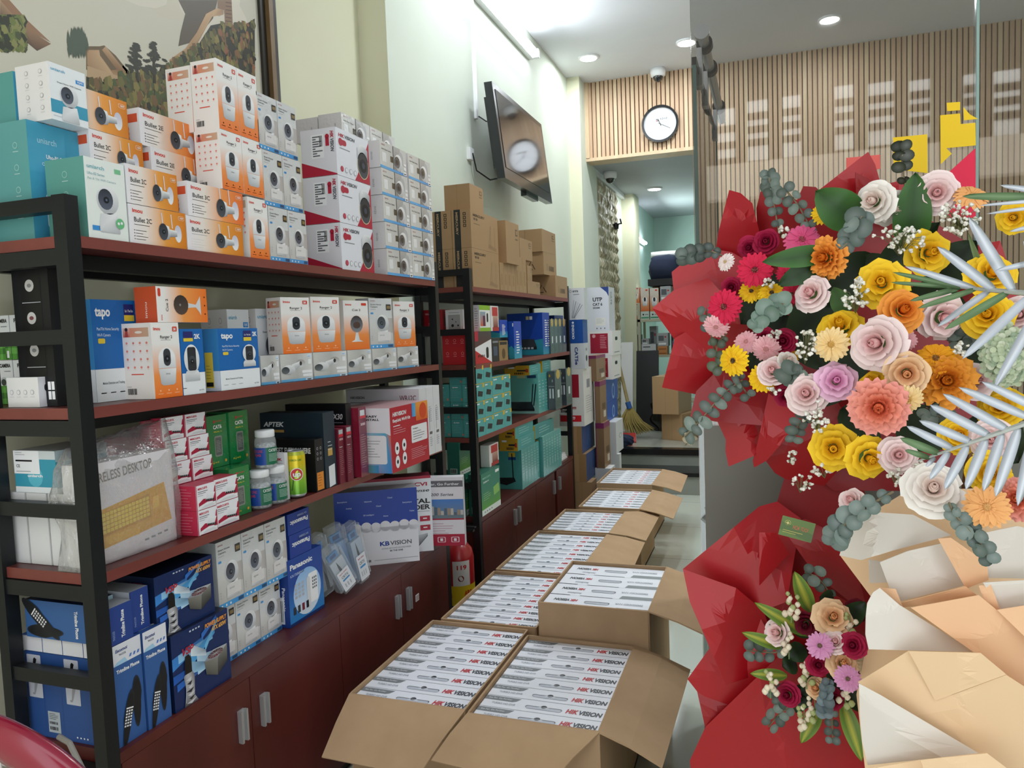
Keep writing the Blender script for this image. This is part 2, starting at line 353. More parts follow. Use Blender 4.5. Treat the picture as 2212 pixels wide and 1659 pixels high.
# ------------------------------------------------------------------ shelving with a low cabinet underneath
XF = -1.4; XB = -1.705
ZU1 = (1.743, 1.3715, 1.003, .583); ZU2 = (1.738, 1.347, .975, .563)
def shelving(y0, y1, zs, where, u2):
    t = empty('shelving_unit', (XF, y0, 0), 'black steel shelving unit with red wood boards, '+where, 'shelving unit', 'black and red shelving units')
    def part(n, *a): 
        x0, ya, z0, x1, yb, z1 = a[:6]; o = sbox(n, x0-XF, ya-y0, z0, x1-XF, yb-y0, z1, a[6], t); return o
    pw = .034
    for yy in (y0, y1-pw):
        part('post', XF-.036, yy, 0, XF, yy+pw, 1.828, 'black_steel'); part('post', XB, yy, 0, XB+.03, yy+pw, 1.828, 'black_steel')
        part('top_rail', XB, yy+.002, 1.795, XF-.036, yy+pw-.002, 1.826, 'black_steel')
        for z in zs[:3]: part('end_rail', XB, yy+.004, z-.062, XF-.036, yy+pw-.004, z-.027, 'black_steel')
        part('end_rail', XB, yy+.004, zs[3]-.06, XF-.036, yy+pw-.004, zs[3]-.03, 'black_steel')
        for z in ((zs[0]+zs[1])/2-.03, (zs[1]+zs[2])/2-.045, (zs[2]+zs[3])/2-.04): part('end_rail', XB, yy+.004, z-.016, XF-.036, yy+pw-.004, z+.016, 'black_steel')
    for z in zs[:3]:
        b = M(); L = y1-y0; BX = (-.4 if not u2 else XB-XF); b.box(BX, pw, z-.025, 0, L-pw, z-.0005, 'wood_red'); b.box(BX, pw*.3, z-.025, -.0365, pw, z-.0005, 'wood_red'); b.box(BX, L-pw, z-.025, -.0365, L-pw*.3, z-.0005, 'wood_red')
        b.faces([(0.0004, pw, z-.025), (.0004, L-pw, z-.025), (.0004, L-pw, z), (.0004, pw, z)], [(0, 1, 2, 3)], 'wood_edge')
        b.faces([(BX, pw*.3-.0004, z-.025), (-.036, pw*.3-.0004, z-.025), (-.036, pw*.3-.0004, z), (BX, pw*.3-.0004, z)], [(0, 1, 2, 3)], 'wood_edge')
        b.build('shelf_board', t)
        part('shelf_rail', XF-.13, y0+pw, z-.06, XF-.1, y1-pw, z-.026, 'black_steel')
        part('shelf_rail', XB, y0+pw, z-.06, XB+.03, y1-pw, z-.026, 'black_steel')
    zw = zs[3]
    o = sbox('worktop', XB-XF, y0+pw-y0, zw-.025, 0, y1-pw-y0, zw, 'wood_red'); o.location = (XF, y0, 0)
    tag(o, 'red wood worktop on the low cabinet, '+where, 'worktop')
    c = empty('cabinet', (XF, y0, 0), 'low dark red wood cabinet with steel handles, '+where, 'cabinet')
    b = M(); b.box(XB-XF, pw+.001, .0, -.02, y1-y0-pw-.001, zw-.026, 'wood_red'); b.box(-.02, pw, .0, -.016, y1-y0-pw, zw-.026, 'dark'); b.build('cabinet_body', c)
    return c
c1 = shelving(1.2, 3.075, ZU1, 'nearest the camera', False)
c2 = shelving(3.45, 5.4, ZU2, 'second along the wall, beyond the first', True)
def doors(c, y0, gaps, zt, hs, red=None):
    for a, b_ in gaps:
        d = sbox('cabinet_door', -.016, a+.0015, .04, 0, b_-.0015, zt, 'wood_red'); d.parent = c; d.location = (0, -y0, 0)
        for h in hs:
            if a < h < b_:
                m = M(); m.box(0, h-.012, .395, .006, h+.012, .485, 'chrome'); m.box(.006, h-.014, .395, .016, h-.007, .485, 'chrome'); m.box(.006, h+.007, .395, .016, h+.014, .485, 'chrome')
                o = m.build('handle', d)
doors(c1, 1.2, [(1.236, 1.676), (1.676, 2.144), (2.144, 2.594), (2.594, 3.04)], .557, (1.63, 1.725, 2.548, 2.642))
doors(c2, 3.45, [(3.486, 4.02), (4.02, 4.42), (4.42, 4.85), (4.9, 5.36)], .535, (3.985, 4.06, 4.81, 4.95))
b = M(); b.box(-.0, -.01, 0, .001, .02, .028); f = Fr(b, (.0012, -.01, 0), (0, 1, 0), (0, 0, 1), .03, .028); f.rect(.1, .1, .9, .9, hx('#b8a8a8'))
tag(b.build('door_sticker', loc=(-1.399, 2.72, .4)), 'small pale square sticker on the cabinet door beside the handles', 'sticker')
# ------------------------------------------------------------------ placing boxes by their measured edges
PROTO = {}
def put(kind, pl, pr, pt, X, z, D, label, h=None, rz=0, group=None, name=None, cat='box', S=None, dims=None, gap=.0015):
    """pl, pr: picture columns of the front face's lower corners; pt: picture row of its upper near corner; X: where the front stands"""
    if dims: y0, wy, hz = dims
    else:
        y0 = y_at(pl, X, z)
        if rz: wy = _solve(Vector((X, y0, z)), Vector((-math.sin(rz), math.cos(rz), 0)), pr, 'x')-gap
        else: wy = y_at(pr, X, z)-y0-gap
        hz = h or (z_at(pt, X, y0)-z)
    if S is not None: D = X-x_at(S, y0, z)
    if kind not in PROTO:
        m = M(); KINDS[kind](m, wy, D, hz); o = m.build(name or NAMES.get(kind, 'product_box')); PROTO[kind] = (o, wy, D, hz)
    else:
        p, w0, d0, h0 = PROTO[kind]; o = p.copy(); C.objects.link(o); o.scale = (D/d0, wy/w0, hz/h0); o.name = name or p.name.split('.')[0]
    o.location = (X, y0, z+.0004); o.rotation_euler = (0, 0, rz)
    for k_ in ('group', 'kind'):
        if k_ in o: del o[k_]
    tag(o, label, cat, group)
    return z+hz+.0008
NAMES = {}
def ordw(i, n, a='first'): return ['first', 'second', 'third', 'fourth', 'fifth', 'sixth', 'seventh', 'eighth', 'ninth', 'tenth', 'eleventh', 'twelfth'][i]
def shell(m, w, D, h, cF, cS=None, cT=None, mt='print'):
    """carton body (front +x, near end -y) and its three visible faces as frames"""
    cS = cS or cF; cT = cT or cF
    P = [(-D, 0, 0), (0, 0, 0), (0, w, 0), (-D, w, 0), (-D, 0, h), (0, 0, h), (0, w, h), (-D, w, h)]
    m.faces(P, [(1, 2, 6, 5)], mt, cF); m.faces(P, [(0, 1, 5, 4), (2, 3, 7, 6)], mt, cS); m.faces(P, [(4, 5, 6, 7), (3, 2, 1, 0)], mt, cT); m.faces(P, [(3, 0, 4, 7)], mt, cF)
    return (Fr(m, (0, 0, 0), (0, 1, 0), (0, 0, 1), w, h, mt), Fr(m, (-D, 0, 0), (1, 0, 0), (0, 0, 1), D, h, mt), Fr(m, (0, 0, h), (0, 1, 0), (-1, 0, 0), w, D, mt))
GR = [hx(c) for c in ('#f4f4f5', '#d9dadd', '#b5b7bc', '#8b8e94', '#5a5d63', '#303338')]
def ptz(f, x, y, r, l=2):
    """pan-tilt camera picture, centred at x, y; r head radius as a fraction of W"""
    k = f.W/f.H
    f.poly([(x-.75*r, y-1.1*r*k), (x-.95*r, y-2.3*r*k), (x-.8*r, y-2.5*r*k), (x+.95*r, y-2.5*r*k), (x+1.05*r, y-2.3*r*k), (x+.8*r, y-.9*r*k)], [GR[1], GR[1], GR[2], GR[2], GR[0], GR[0]], l)
    f.ell(x, y, r, GR[0], l, r*1.08, 22, GR[2]); f.ell(x-.2*r, y+.05*r*k, .68*r, hx('#2c313c'), l+1, .8*r, 20, hx('#596070')); f.ell(x-.15*r, y, .26*r, hx('#12151c'), l+2); f.ell(x-.15*r, y, .1*r, hx('#5a6880'), l+3, n=8)
def ranger_pic(f, x, y, r, l=2):
    k = f.W/f.H; n = 14
    top = [(x+r*math.cos(PI*i/n), y+r*.95*k*math.sin(PI*i/n)) for i in range(n+1)]
    f.poly(top+[(x-1.02*r, y-.8*r*k), (x+1.02*r, y-.8*r*k)], [GR[0]]*len(top)+[GR[1], GR[1]], l)
    f.poly([(x-1.02*r, y-.84*r*k), (x-.86*r, y-2.1*r*k), (x-.6*r, y-2.25*r*k), (x+.6*r, y-2.25*r*k), (x+.86*r, y-2.1*r*k), (x+1.02*r, y-.84*r*k)], [GR[1], GR[2], GR[2], GR[2], GR[2], GR[0]], l)
    f.rrect(x-.42*r, y-.62*r*k, x+.42*r, y+.86*r*k, .4*r, hx('#3a3d44'), l+1); f.ell(x, y+.0*r*k, .3*r, hx('#17191e'), l+2); f.ell(x, y, .1*r, hx('#6b7484'), l+3, n=8)
    f.text('imou', x, y-1.35*r*k, .17*r*k, GR[3], l+1, al='C')
def bullet_pic(f, x, y, r, l=2, ant=True):
    k = f.W/f.H
    f.ell(x+2.6*r, y, .62*r, hx('#c9c6da'), l, 1.15*r, 18, GR[0]); f.poly([(x+.9*r, y+.45*r*k), (x+2.4*r, y+.35*r*k), (x+2.4*r, y-.4*r*k), (x+.9*r, y-.6*r*k)], [GR[0], GR[0], GR[3], GR[3]], l+1)
    if ant:
        for ax in (.0, 1.6): f.line(x+ax*r, y+.6*r*k, x+(ax-.12)*r, y+2.4*r*k, .16*r, hx('#e3dfe8'), l+1)
    f.poly([(x, y+r*k), (x+1.0*r, y+.8*r*k), (x+1.25*r, y), (x+1.0*r, y-.85*r*k), (x, y-1.05*r*k)], [GR[0], GR[0], GR[1], GR[3], GR[2]], l+2)
    f.ell(x, y, .78*r, hx('#2b2e35'), l+3, 1.08*r, 22, hx('#4c5059')); f.ell(x+.05*r, y, .3*r, hx('#111318'), l+4); f.ell(x+.05*r, y, .1*r, hx('#6d7686'), l+5, n=8)
def bars(f, x0, y0, x1, y1, n=14, col=K, l=2):
    r = random.Random(5); x = x0
    while x < x1:
        w = (x1-x0)/n*r.choice((.4, .6, 1)); f.rect(x, y0, min(x+w, x1), y1, col, l); x += w+(x1-x0)/n*r.choice((.4, .7))
def lines(f, x0, y0, x1, n, dy, col, l=2, th=.008, seed=1):
    r = random.Random(seed)
    for i in range(n): f.rect(x0, y0-i*dy, x0+(x1-x0)*r.uniform(.6, 1), y0-i*dy+th, col, l)
def icons(f, x0, y0, x1, y1, nx, ny, col, r, l=2, inner=None):
    for i in range(nx):
        for j in range(ny):
            x = x0+(x1-x0)*(i/(nx-1) if nx > 1 else .5); y = y0+(y1-y0)*(j/(ny-1) if ny > 1 else .5)
            f.ell(x, y, r, col, l, n=10)
            if inner: f.ell(x, y, r*.75, inner, l+1, n=10)
            f.rect(x-r*1.1, y-r*1.9*f.W/f.H, x+r*1.1, y-r*1.7*f.W/f.H, mixc(col, W_, .3), l)
KINDS = {}
def kind(n, objname='product_box'):
    def d(fn): KINDS[n] = fn; NAMES[n] = objname; return fn
    return d
# ------------------------------------------------------------------ printed cartons, one drawing each
TEAL, TEAL2, ORG, RED, NAVY, SKY = hx('#3d9dbb'), hx('#5aa094'), hx('#f07a2a'), hx('#d8402c'), hx('#1f4fa0'), hx('#3c93d8')
MAG = hx('#a51c40'); HIK = hx('#b5203c')
@kind('uho')
def _(m, w, D, h):
    f, s, t = shell(m, w, D, h, hx('#48a3c4'), hx('#5f9f9c'), hx('#3f93ad'))
    f.text('uniarch', .16, .83, .05, hx('#a8d4e4'), w=.34); f.text('Uho-P1 Series', .3, .71, .032, W_, w=.42, bold=True); f.text('Outdoor Pan & Tilt', .22, .645, .027, hx('#d8ecf4'), w=.5)
    f.rrect(.25, .12, .42, .42, .06, GR[0]); f.poly([(.33, .05), (.45, .05), (.43, .3), (.35, .3)], hx('#31454f'), 3)
    icons(s, .2, .25, .75, .8, 2, 4, hx('#9cc8bd'), .05, inner=hx('#5f9f9c'))
@kind('uho_small')
def _(m, w, D, h):
    f, s, t = shell(m, w, D, h, hx('#48a3c4'), hx('#579a92'), hx('#5fa79c'))
    f.text('uniarch', .16, .83, .05, hx('#a8d4e4'), w=.5)
@kind('uni_white')
def _(m, w, D, h):
    f, s, t = shell(m, w, D, h, hx('#f1f3f6'), hx('#e3e0dc'), hx('#eceef0'))
    f.rect(0, .13, 1, .36, hx('#3a9cbc')); f.text('uniarch', .05, .87, .05, hx('#4fa9cc'), w=.38); f.rect(.72, .76, .95, .83, SKY); f.text('RJ45', .76, .78, .035, W_, 3, w=.15)
    f.text('Smart Home WiFi Camera', .2, .67, .026, GR[4], w=.66); ptz(f, .5, .48, .25, 2); f.rect(.05, .07, .45, .08, hx('#c0c4cc'))
    icons(s, .33, .22, .75, .85, 2, 4, hx('#b3b1ad'), .055, inner=hx('#e3e0dc'))
@kind('uni_green')
def _(m, w, D, h):
    f, s, t = shell(m, w, D, h, hx('#eef2ee'), hx('#5c9a8f'), hx('#6aa79c'))
    f.text('uniarch', .06, .87, .045, hx('#6fb2bc'), w=.42); f.rect(.74, .86, .9, .92, hx('#7cc492')); f.text('Uho-S2 Series', .06, .79, .03, hx('#8fb9bf'), w=.42); f.text('Pan & Tilt WiFi Camera', .06, .73, .025, hx('#a8c4c4'), w=.7)
    ptz(f, .52, .5, .27, 2); f.ell(.78, .22, .11, hx('#6fbf86'), 7); f.ell(.74, .22, .03, W_, 8); f.ell(.82, .23, .03, W_, 8); f.rect(.1, .1, .28, .16, SKY, 2)
    icons(s, .5, .3, .5, .8, 1, 3, hx('#8fbdb2'), .07, inner=hx('#5c9a8f'))
def _bullet(title, o1, o2):
    def fn(m, w, D, h):
        f, s, t = shell(m, w, D, h, W_, hx('#e9e4e4'), hx('#dedad8'))
        f.hgrad(0, 0, .28, 1, hx('#f0ecf2'), hx('#f2e6dc')); f.hgrad(.28, 0, .62, 1, hx('#f2e6dc'), o1); f.hgrad(.62, 0, 1, 1, o1, o2)
        f.text('imou', .06, .8, .1, hx('#d8402c'), w=.17, bold=True); f.text(title, .08, .56, .12, hx('#38383c'), w=.3); f.rect(.08, .48, .34, .495, GR[3])
        for i in range(4): f.ell(.08, .34-.075*i, .008, ORG); f.rect(.1, .33-.075*i, .1+(.18, .12, .2, .16)[i], .345-.075*i, GR[3])
        bullet_pic(f, .57, .4, .105); f.rrect(.86, .78, .97, .9, .02, hx('#f7c9a0'), 2); f.rrect(.868, .795, .962, .885, .015, o2, 3); f.text('1080P', .878, .815, .05, W_, 4, w=.075)
        s.rect(.25, .62, .95, .85, hx('#d9532e')); icons(s, .6, .2, .6, .45, 1, 3, hx('#e06a48'), .12)
    return fn
KINDS['b2c'] = _bullet('Bullet 2C', hx('#f0a040'), hx('#dd7f14')); KINDS['b2e'] = _bullet('Bullet 2E', hx('#f59a50'), hx('#ee6a22')); KINDS['b3c'] = _bullet('Bullet 3C', hx('#f59a50'), hx('#ee6a22'))
@kind('ranger')
def _(m, w, D, h):
    f, s, t = shell(m, w, D, h, hx('#f3efec'), hx('#ece5df'), hx('#e9e4e0'))
    f.vgrad(0, 0, 1, .3, hx('#f07426'), hx('#f59348')); f.vgrad(0, .3, 1, .72, hx('#f59348'), hx('#f3efec'))
    f.text('imou', .08, .9, .04, hx('#d8402c'), w=.24, bold=True); f.rrect(.76, .88, .93, .945, .02, RED, 2); f.text('2K', .79, .895, .032, W_, 3, w=.11, bold=True)
    f.text('Ranger 2', .3, .79, .04, hx('#404046'), w=.44); f.rect(.32, .765, .68, .77, GR[3]); ranger_pic(f, .5, .52, .31)
    for x in (.2, .5, .8): f.ell(x, .1, .025, hx('#fbd7bb')); f.rect(x-.09, .055, x+.09, .063, hx('#fbcfae'))
    s.vgrad(.08, .82, .3, .94, hx('#c8604c'), hx('#e9b5a4')); s.ell(.2, .92, .05, hx('#2b2024'), 3); s.poly([(.15, .82), (.25, .82), (.24, .9), (.17, .9)], hx('#a9403a'), 4); s.hgrad(.3, .82, .92, .94, hx('#d8886a'), hx('#c9a88c')); s.ell(.6, .88, .12, hx('#eadfd2'), 3, .035)
    icons(s, .18, .42, .84, .74, 4, 4, hx('#e06450'), .032, inner=hx('#e88a78')); s.rect(.27, .32, .68, .335, hx('#d8503c')); s.rect(.1, .16, .25, .165, GR[4]); bars(s, .12, .06, .42, .14)
@kind('cue')
def _(m, w, D, h):
    f, s, t = shell(m, w, D, h, hx('#f3efec'), hx('#ece5df'), hx('#e9e4e0'))
    f.vgrad(0, 0, 1, .3, hx('#f07426'), hx('#f59348')); f.vgrad(0, .3, 1, .72, hx('#f59348'), hx('#f3efec'))
    f.text('imou', .08, .9, .04, hx('#d8402c'), w=.24, bold=True); f.rrect(.72, .9, .93, .95, .02, RED, 2); f.text('Cue 2', .34, .79, .04, hx('#404046'), w=.34)
    f.poly([(.46, .36), (.54, .36), (.6, .2), (.74, .16), (.26, .16), (.4, .2)], [GR[1]]*4+[GR[0]]*2, 2); f.ell(.5, .52, .25, hx('#3a2f2e'), 3, c2=hx('#8a8f96')); f.ell(.5, .5, .15, hx('#55403a'), 4, .1)
@kind('cue_lying')
def _(m, w, D, h):
    f, s, t = shell(m, w, D, h, hx('#f3efec'), hx('#d2562e'), hx('#efece8'))
    f.hgrad(.14, 0, .5, 1, hx('#f3efec'), hx('#f5a050')); f.hgrad(.5, 0, 1, 1, hx('#f5a050'), hx('#f07426'))
    f.text('Cue 2', .21, .3, .045, hx('#404046'), 2, rot=90, w=.36); f.rrect(.03, .72, .08, .95, .02, RED, 2); f.text('imou', .09, .05, .03, RED, 2, rot=90, w=.16)
    f.poly([(.6, .56), (.76, .52), (.83, .7), (.86, .78), (.86, .2), (.83, .3), (.76, .44), (.6, .42)], [GR[1]]*8, 2); f.ell(.46, .5, .145, hx('#352c29'), 3, c2=hx('#5a4a42')); f.ell(.44, .5, .02, hx('#8a8a8a'), 4, n=8)
    for i in range(3): f.ell(.95, .25+.25*i, .012, hx('#fbd7bb'))
    s.text('imou', .56, .12, .11, hx('#f2d9cc'), 2, rot=90, w=.45)
@kind('ez_tall')
def _(m, w, D, h):
    f, s, t = shell(m, w, D, h, hx('#dadbdc'), hx('#c2c5c8'), hx('#dcdee0'), 'film')
    f.vgrad(0, .07, 1, .5, hx('#c9c5c2'), hx('#dcdad8')); f.hgrad(.5, .3, 1, .6, hx('#d2d0cf'), hx('#b9b0ac'), 2); f.hgrad(0, 0, 1, .075, hx('#4aa6e4'), hx('#3a90d6'), 2)
    for x in (.08, .25, .42): f.rect(x, .02, x+.05, .05, W_, 3)
    f.rect(.76, .012, .97, .062, hx('#24507a'), 3)
    f.text('EZVIZ', .07, .935, .018, hx('#a04050'), w=.2); f.text('Smart Home', .07, .86, .028, GR[4], w=.46); f.text('Camera', .07, .815, .028, GR[4], w=.3); f.rect(.07, .775, .3, .78, GR[3]); f.rrect(.06, .68, .18, .715, .02, SKY, 2)
    f.rect(.74, .76, .95, .88, hx('#2a2520'), 3); f.rect(.77, .79, .92, .85, hx('#8d7446'), 4)
    ptz(f, .56, .5, .27, 3); f.rrect(.32, .15, .9, .32, .03, hx('#e6e2e2'), 4); f.text('EZVIZ', .42, .245, .02, GR[3], 5, w=.2)
    for i in range(3): f.rect(.06, .15+.04*i, .1, .17+.04*i, GR[2], 3)
    lines(s, .1, .85, .7, 5, .03, GR[3]); s.rect(.1, .1, .5, .2, GR[1])
@kind('ez_wide')
def _(m, w, D, h):
    f, s, t = shell(m, w, D, h, hx('#cfd0cf'), hx('#dcd8d8'), hx('#d6d7d8'), 'film')
    f.hgrad(0, .1, .5, 1, hx('#d8d8d4'), hx('#c4c4c2')); f.vgrad(.48, .1, .76, 1, hx('#8d8d8d'), hx('#b2b2b1')); f.hgrad(0, 0, 1, .1, hx('#58b0ea'), hx('#3a90d6'), 2)
    f.text('EZVIZ', .06, .86, .05, hx('#a04050'), w=.13); f.text('Smart Home Camera', .06, .7, .06, GR[4], w=.36); f.rect(.08, .25, .22, .6, hx('#eaecee'), 2); f.rect(.38, .34, .48, .56, hx('#35382c'), 3)
    f.ell(.78, .6, .1, GR[2], 2, .13); f.ell(.68, .42, .15, GR[0], 3, c2=GR[2]); f.ell(.63, .42, .105, hx('#3c3f46'), 4, c2=hx('#686c74')); f.ell(.63, .42, .05, hx('#1c1f25'), 5)
    f.rect(.88, .4, .98, .48, W_, 3); f.rect(.88, .22, .98, .34, W_, 3); f.rect(.86, .02, .98, .15, W_, 4); f.text('4MP', .88, .045, .06, K, 5, w=.08)
    s.text('EZVIZ', .75, .3, .05, GR[3], 2, rot=90, w=.3)
@kind('ez_mid')
def _(m, w, D, h):
    f, s, t = shell(m, w, D, h, hx('#c9c9c6'), hx('#d2d2d0'), hx('#dcdcda'), 'film')
    f.hgrad(0, .08, .5, 1, hx('#d6d4d0'), hx('#bdbcb9')); f.hgrad(.5, .08, 1, 1, hx('#bdbcb9'), hx('#e0dfdc')); f.rect(0, 0, 1, .09, hx('#6cb8e8'), 2)
    f.ell(.62, .64, .15, hx('#a39a94'), 2, .17, 20, GR[1]); f.ell(.62, .64, .04, K, 3, .09); f.poly([(.34, .62), (.6, .72), (.6, .54), (.36, .34)], [GR[0], GR[0], GR[2], GR[2]], 3)
    f.ell(.24, .44, .2, GR[0], 4, .2, 20, GR[2]); f.ell(.14, .42, .12, hx('#2c3038'), 5, .15, 20, hx('#6a6e74'))
    f.rect(.84, .84, .97, .95, hx('#dfe9f4'), 3); f.text('HIKV', .85, .87, .03, SKY, 4, w=.1); f.rrect(.86, .6, .96, .78, .02, W_, 3); f.rrect(.66, .28, .97, .38, .02, W_, 3); f.rrect(.68, .15, .97, .25, .02, W_, 3); f.rect(.76, .01, .98, .08, hx('#d9e4ee'), 4); f.text('4MP', .8, .02, .045, K, 5, w=.14, bold=True)
@kind('hik')
def _(m, w, D, h):
    f, s, t = shell(m, w, D, h, hx('#e9e9f0'), hx('#e4e2e8'), hx('#dddde2'))
    f.poly([(1, .0), (.52, 0), (.62, .17), (.98, .92), (1, .96)], HIK); f.text('HIK', .07, .83, .07, HIK, w=.17, bold=True, it=.2); f.text('VISION', .25, .83, .07, GR[4], w=.3, bold=True, it=.2)
    f.rrect(.09, .66, .3, .78, .04, HIK, 2); f.ell(.13, .72, .06, HIK, 3); f.rect(.1, .58, .4, .6, GR[3])
    for i in range(4): f.ell(.14+.13*i, .15, .045, HIK if i == 0 else GR[2], 3); f.ell(.14+.13*i, .15, .033, hx('#c94a60') if i == 0 else hx('#efeff4'), 4)
    f.poly([(.62, .75), (.72, .84), (.85, .84), (.95, .75), (.95, .5), (.62, .5)], [GR[1], GR[0], GR[0], GR[2], GR[3], GR[2]], 3); f.ell(.79, .38, .18, hx('#dcd0a8'), 3, .22); f.ell(.79, .38, .165, hx('#26292f'), 4, .205, 24, hx('#484c54')); f.ell(.79, .38, .11, hx('#0e1014'), 5); f.ell(.79, .38, .05, hx('#3c4454'), 6)
    s.poly([(0, 0), (1, 0), (1, .02), (0, .32)], HIK); s.rect(.3, .38, .66, .88, W_, 2)
    for i in range(9): s.rect(.34, .42+.05*i, .34+(.2, .12, .28, .08, .24, .18, .26, .1, .22)[i], .445+.05*i, GR[4], 3)
    bars(s, .54, .62, .62, .85, 4, K, 3); s.ell(.76, .82, .06, HIK, 3); s.rect(.71, .62, .81, .8, HIK, 3); s.text('HIK', .85, .93, .09, HIK, 3, rot=270, w=.15, bold=True, it=.2); s.text('VISION', .85, .77, .09, GR[4], 3, rot=270, w=.27, bold=True, it=.2)
@kind('tapo_wide')
def _(m, w, D, h):
    B = hx('#1668b4'); f, s, t = shell(m, w, D, h, B, hx('#3c86c0'), B)
    f.rect(0, 0, 1, .32, hx('#eceff2')); s.rect(0, 0, 1, .32, hx('#dfe4ea'))
    f.text('tapo', .07, .84, .09, W_, w=.28, bold=True); f.rect(.62, .85, .82, .96, hx('#2a2a70'), 2); f.rect(.62, .79, .82, .85, hx('#e8c83c'), 2); f.text('So 1 The Gioi', .64, .88, .025, W_, 3, w=.16); f.text('2K', .85, .87, .07, W_, 3, w=.12, bold=True)
    f.text('Pan/Tilt Home Security', .08, .7, .028, hx('#cfe0f0'), w=.42); f.text('Wi-Fi Camera', .08, .64, .028, hx('#cfe0f0'), w=.25); f.rrect(.09, .57, .22, .62, .02, hx('#e8c83c'), 2)
    _tapo_cam(f, .74, .58, .17); f.text('Motion Detection and Tracking', .12, .17, .024, GR[4], w=.42)
    for i in range(3): f.rect(.08+.18*i, .08, .18+.18*i, .09, GR[3])
    f.text('tp-link', .84, .06, .026, GR[3], w=.12); s.rect(.1, .05, .6, .62, hx('#e3c548'), 2); lines(s, .15, .4, .5, 5, .05, hx('#8a7830'), 3); s.rect(.12, .07, .56, .14, K, 3)
def _tapo_cam(f, x, y, r, l=3):
    k = f.W/f.H
    f.poly([(x-.75*r, y-1.1*r*k), (x-.95*r, y-1.45*r*k), (x-.95*r, y-2.1*r*k), (x+.95*r, y-2.1*r*k), (x+.95*r, y-1.45*r*k), (x+.75*r, y-1.1*r*k)], [GR[1], GR[1], GR[2], GR[2], GR[1], GR[0]], l)
    f.ell(x, y, r, GR[0], l+1, r*1.4, 24, GR[1]); f.rrect(x-.55*r, y-1.1*r*k, x+.55*r, y+1.15*r*k, .25*r, hx('#2e3138'), l+2); f.ell(x, y-.1*r*k, .42*r, hx('#4c5058'), l+3, c2=hx('#23262c')); f.ell(x, y-.2*r*k, .2*r, hx('#0f1115'), l+4); f.ell(x, y-.2*r*k, .05*r, GR[1], l+5, n=6)
@kind('tapo_tall')
def _(m, w, D, h):
    B = hx('#1668b4'); f, s, t = shell(m, w, D, h, B, B, B); f.rect(0, 0, 1, .33, hx('#eceff2')); f.rect(.14, .86, .55, .96, hx('#2a2a70'), 2); f.rect(.14, .81, .55, .86, hx('#e8c83c'), 2); f.text('2K', .6, .85, .07, W_, 3, w=.28, bold=True); _tapo_cam(f, .44, .54, .34); f.text('tp-link', .7, .05, .022, GR[3], w=.22); f.rect(.0, .1, .15, .11, GR[4])
@kind('plain_blue')
def _(m, w, D, h): f, s, t = shell(m, w, D, h, hx('#27509e'), hx('#1d3e86'), hx('#16306c')); f.rect(.1, .82, .9, .92, K); f.text('C', .3, .84, .04, W_, 3); f.rect(.1, .5, .3, .52, hx('#e0a040'))
@kind('black_icons')
def _(m, w, D, h):
    f, s, t = shell(m, w, D, h, hx('#17181c'), hx('#131418'), hx('#101114')); s.rect(.22, .02, .78, .98, hx('#0c0d10'))
    for i in range(3): s.ell(.48, .88-.235*i, .125, hx('#c9c6c2'), 2); s.ell(.48, .88-.235*i, .06, (hx('#8a8a8a'), hx('#7a4048'), hx('#808488'))[i], 3, .04); s.rect(.25, .755-.235*i, .76, .76-.235*i, GR[2], 2)
    for i in range(2):
        for j in range(2): s.rect(.78+.1*i, .05+.07*j, .86+.1*i, .11+.07*j, W_, 2)
@kind('pc_camera')
def _(m, w, D, h):
    f, s, t = shell(m, w, D, h, hx('#e9eaf0'), hx('#eceef2'), hx('#e8eaee'))
    G1, G2 = hx('#4f9a34'), hx('#356f2a')
    for g, a in ((s, 0), (f, 0)):
        g.rect(0, 0, 1, .42, G1)
        for i in range(7):
            for j in range(3):
                if (i+j) % 2: g.rect(i/7, j*.13, (i+1)/7, (j+1)*.13, G2 if i % 3 else hx('#6cb450'), 2)
        g.text('PC CAMERA', .12, .84, .08, K, w=.78, bold=True); g.ell(.5, .52, .17, hx('#c9ccd2'), 3); g.ell(.5, .5, .13, hx('#39403a'), 4); g.rect(.8, .04, .92, .2, W_, 4); g.rect(.55, .74, .88, .76, GR[3])
@kind('webcam')
def _(m, w, D, h):
    f, s, t = shell(m, w, D, h, hx('#e9e9ee'), hx('#e6e4e2'), hx('#e9e9ee'))
    f.rrect(.2, .5, .95, .78, .1, hx('#2a2c32'), 2); f.rect(.5, .6, .62, .72, hx('#4a4e56'), 3); f.rect(.48, .42, .58, .5, K, 2); f.rrect(.36, .3, .72, .46, .03, hx('#33363c'), 3); f.rect(.44, .37, .64, .39, GR[1], 4); f.text('1080P WEBCAM', .4, .14, .04, GR[4], w=.4)
    icons(s, .15, .5, .8, .5, 4, 1, GR[2], .06, inner=hx('#e6e4e2'))
@kind('ranger_slim')
def _(m, w, D, h): KINDS['ranger'](m, w, D, h)
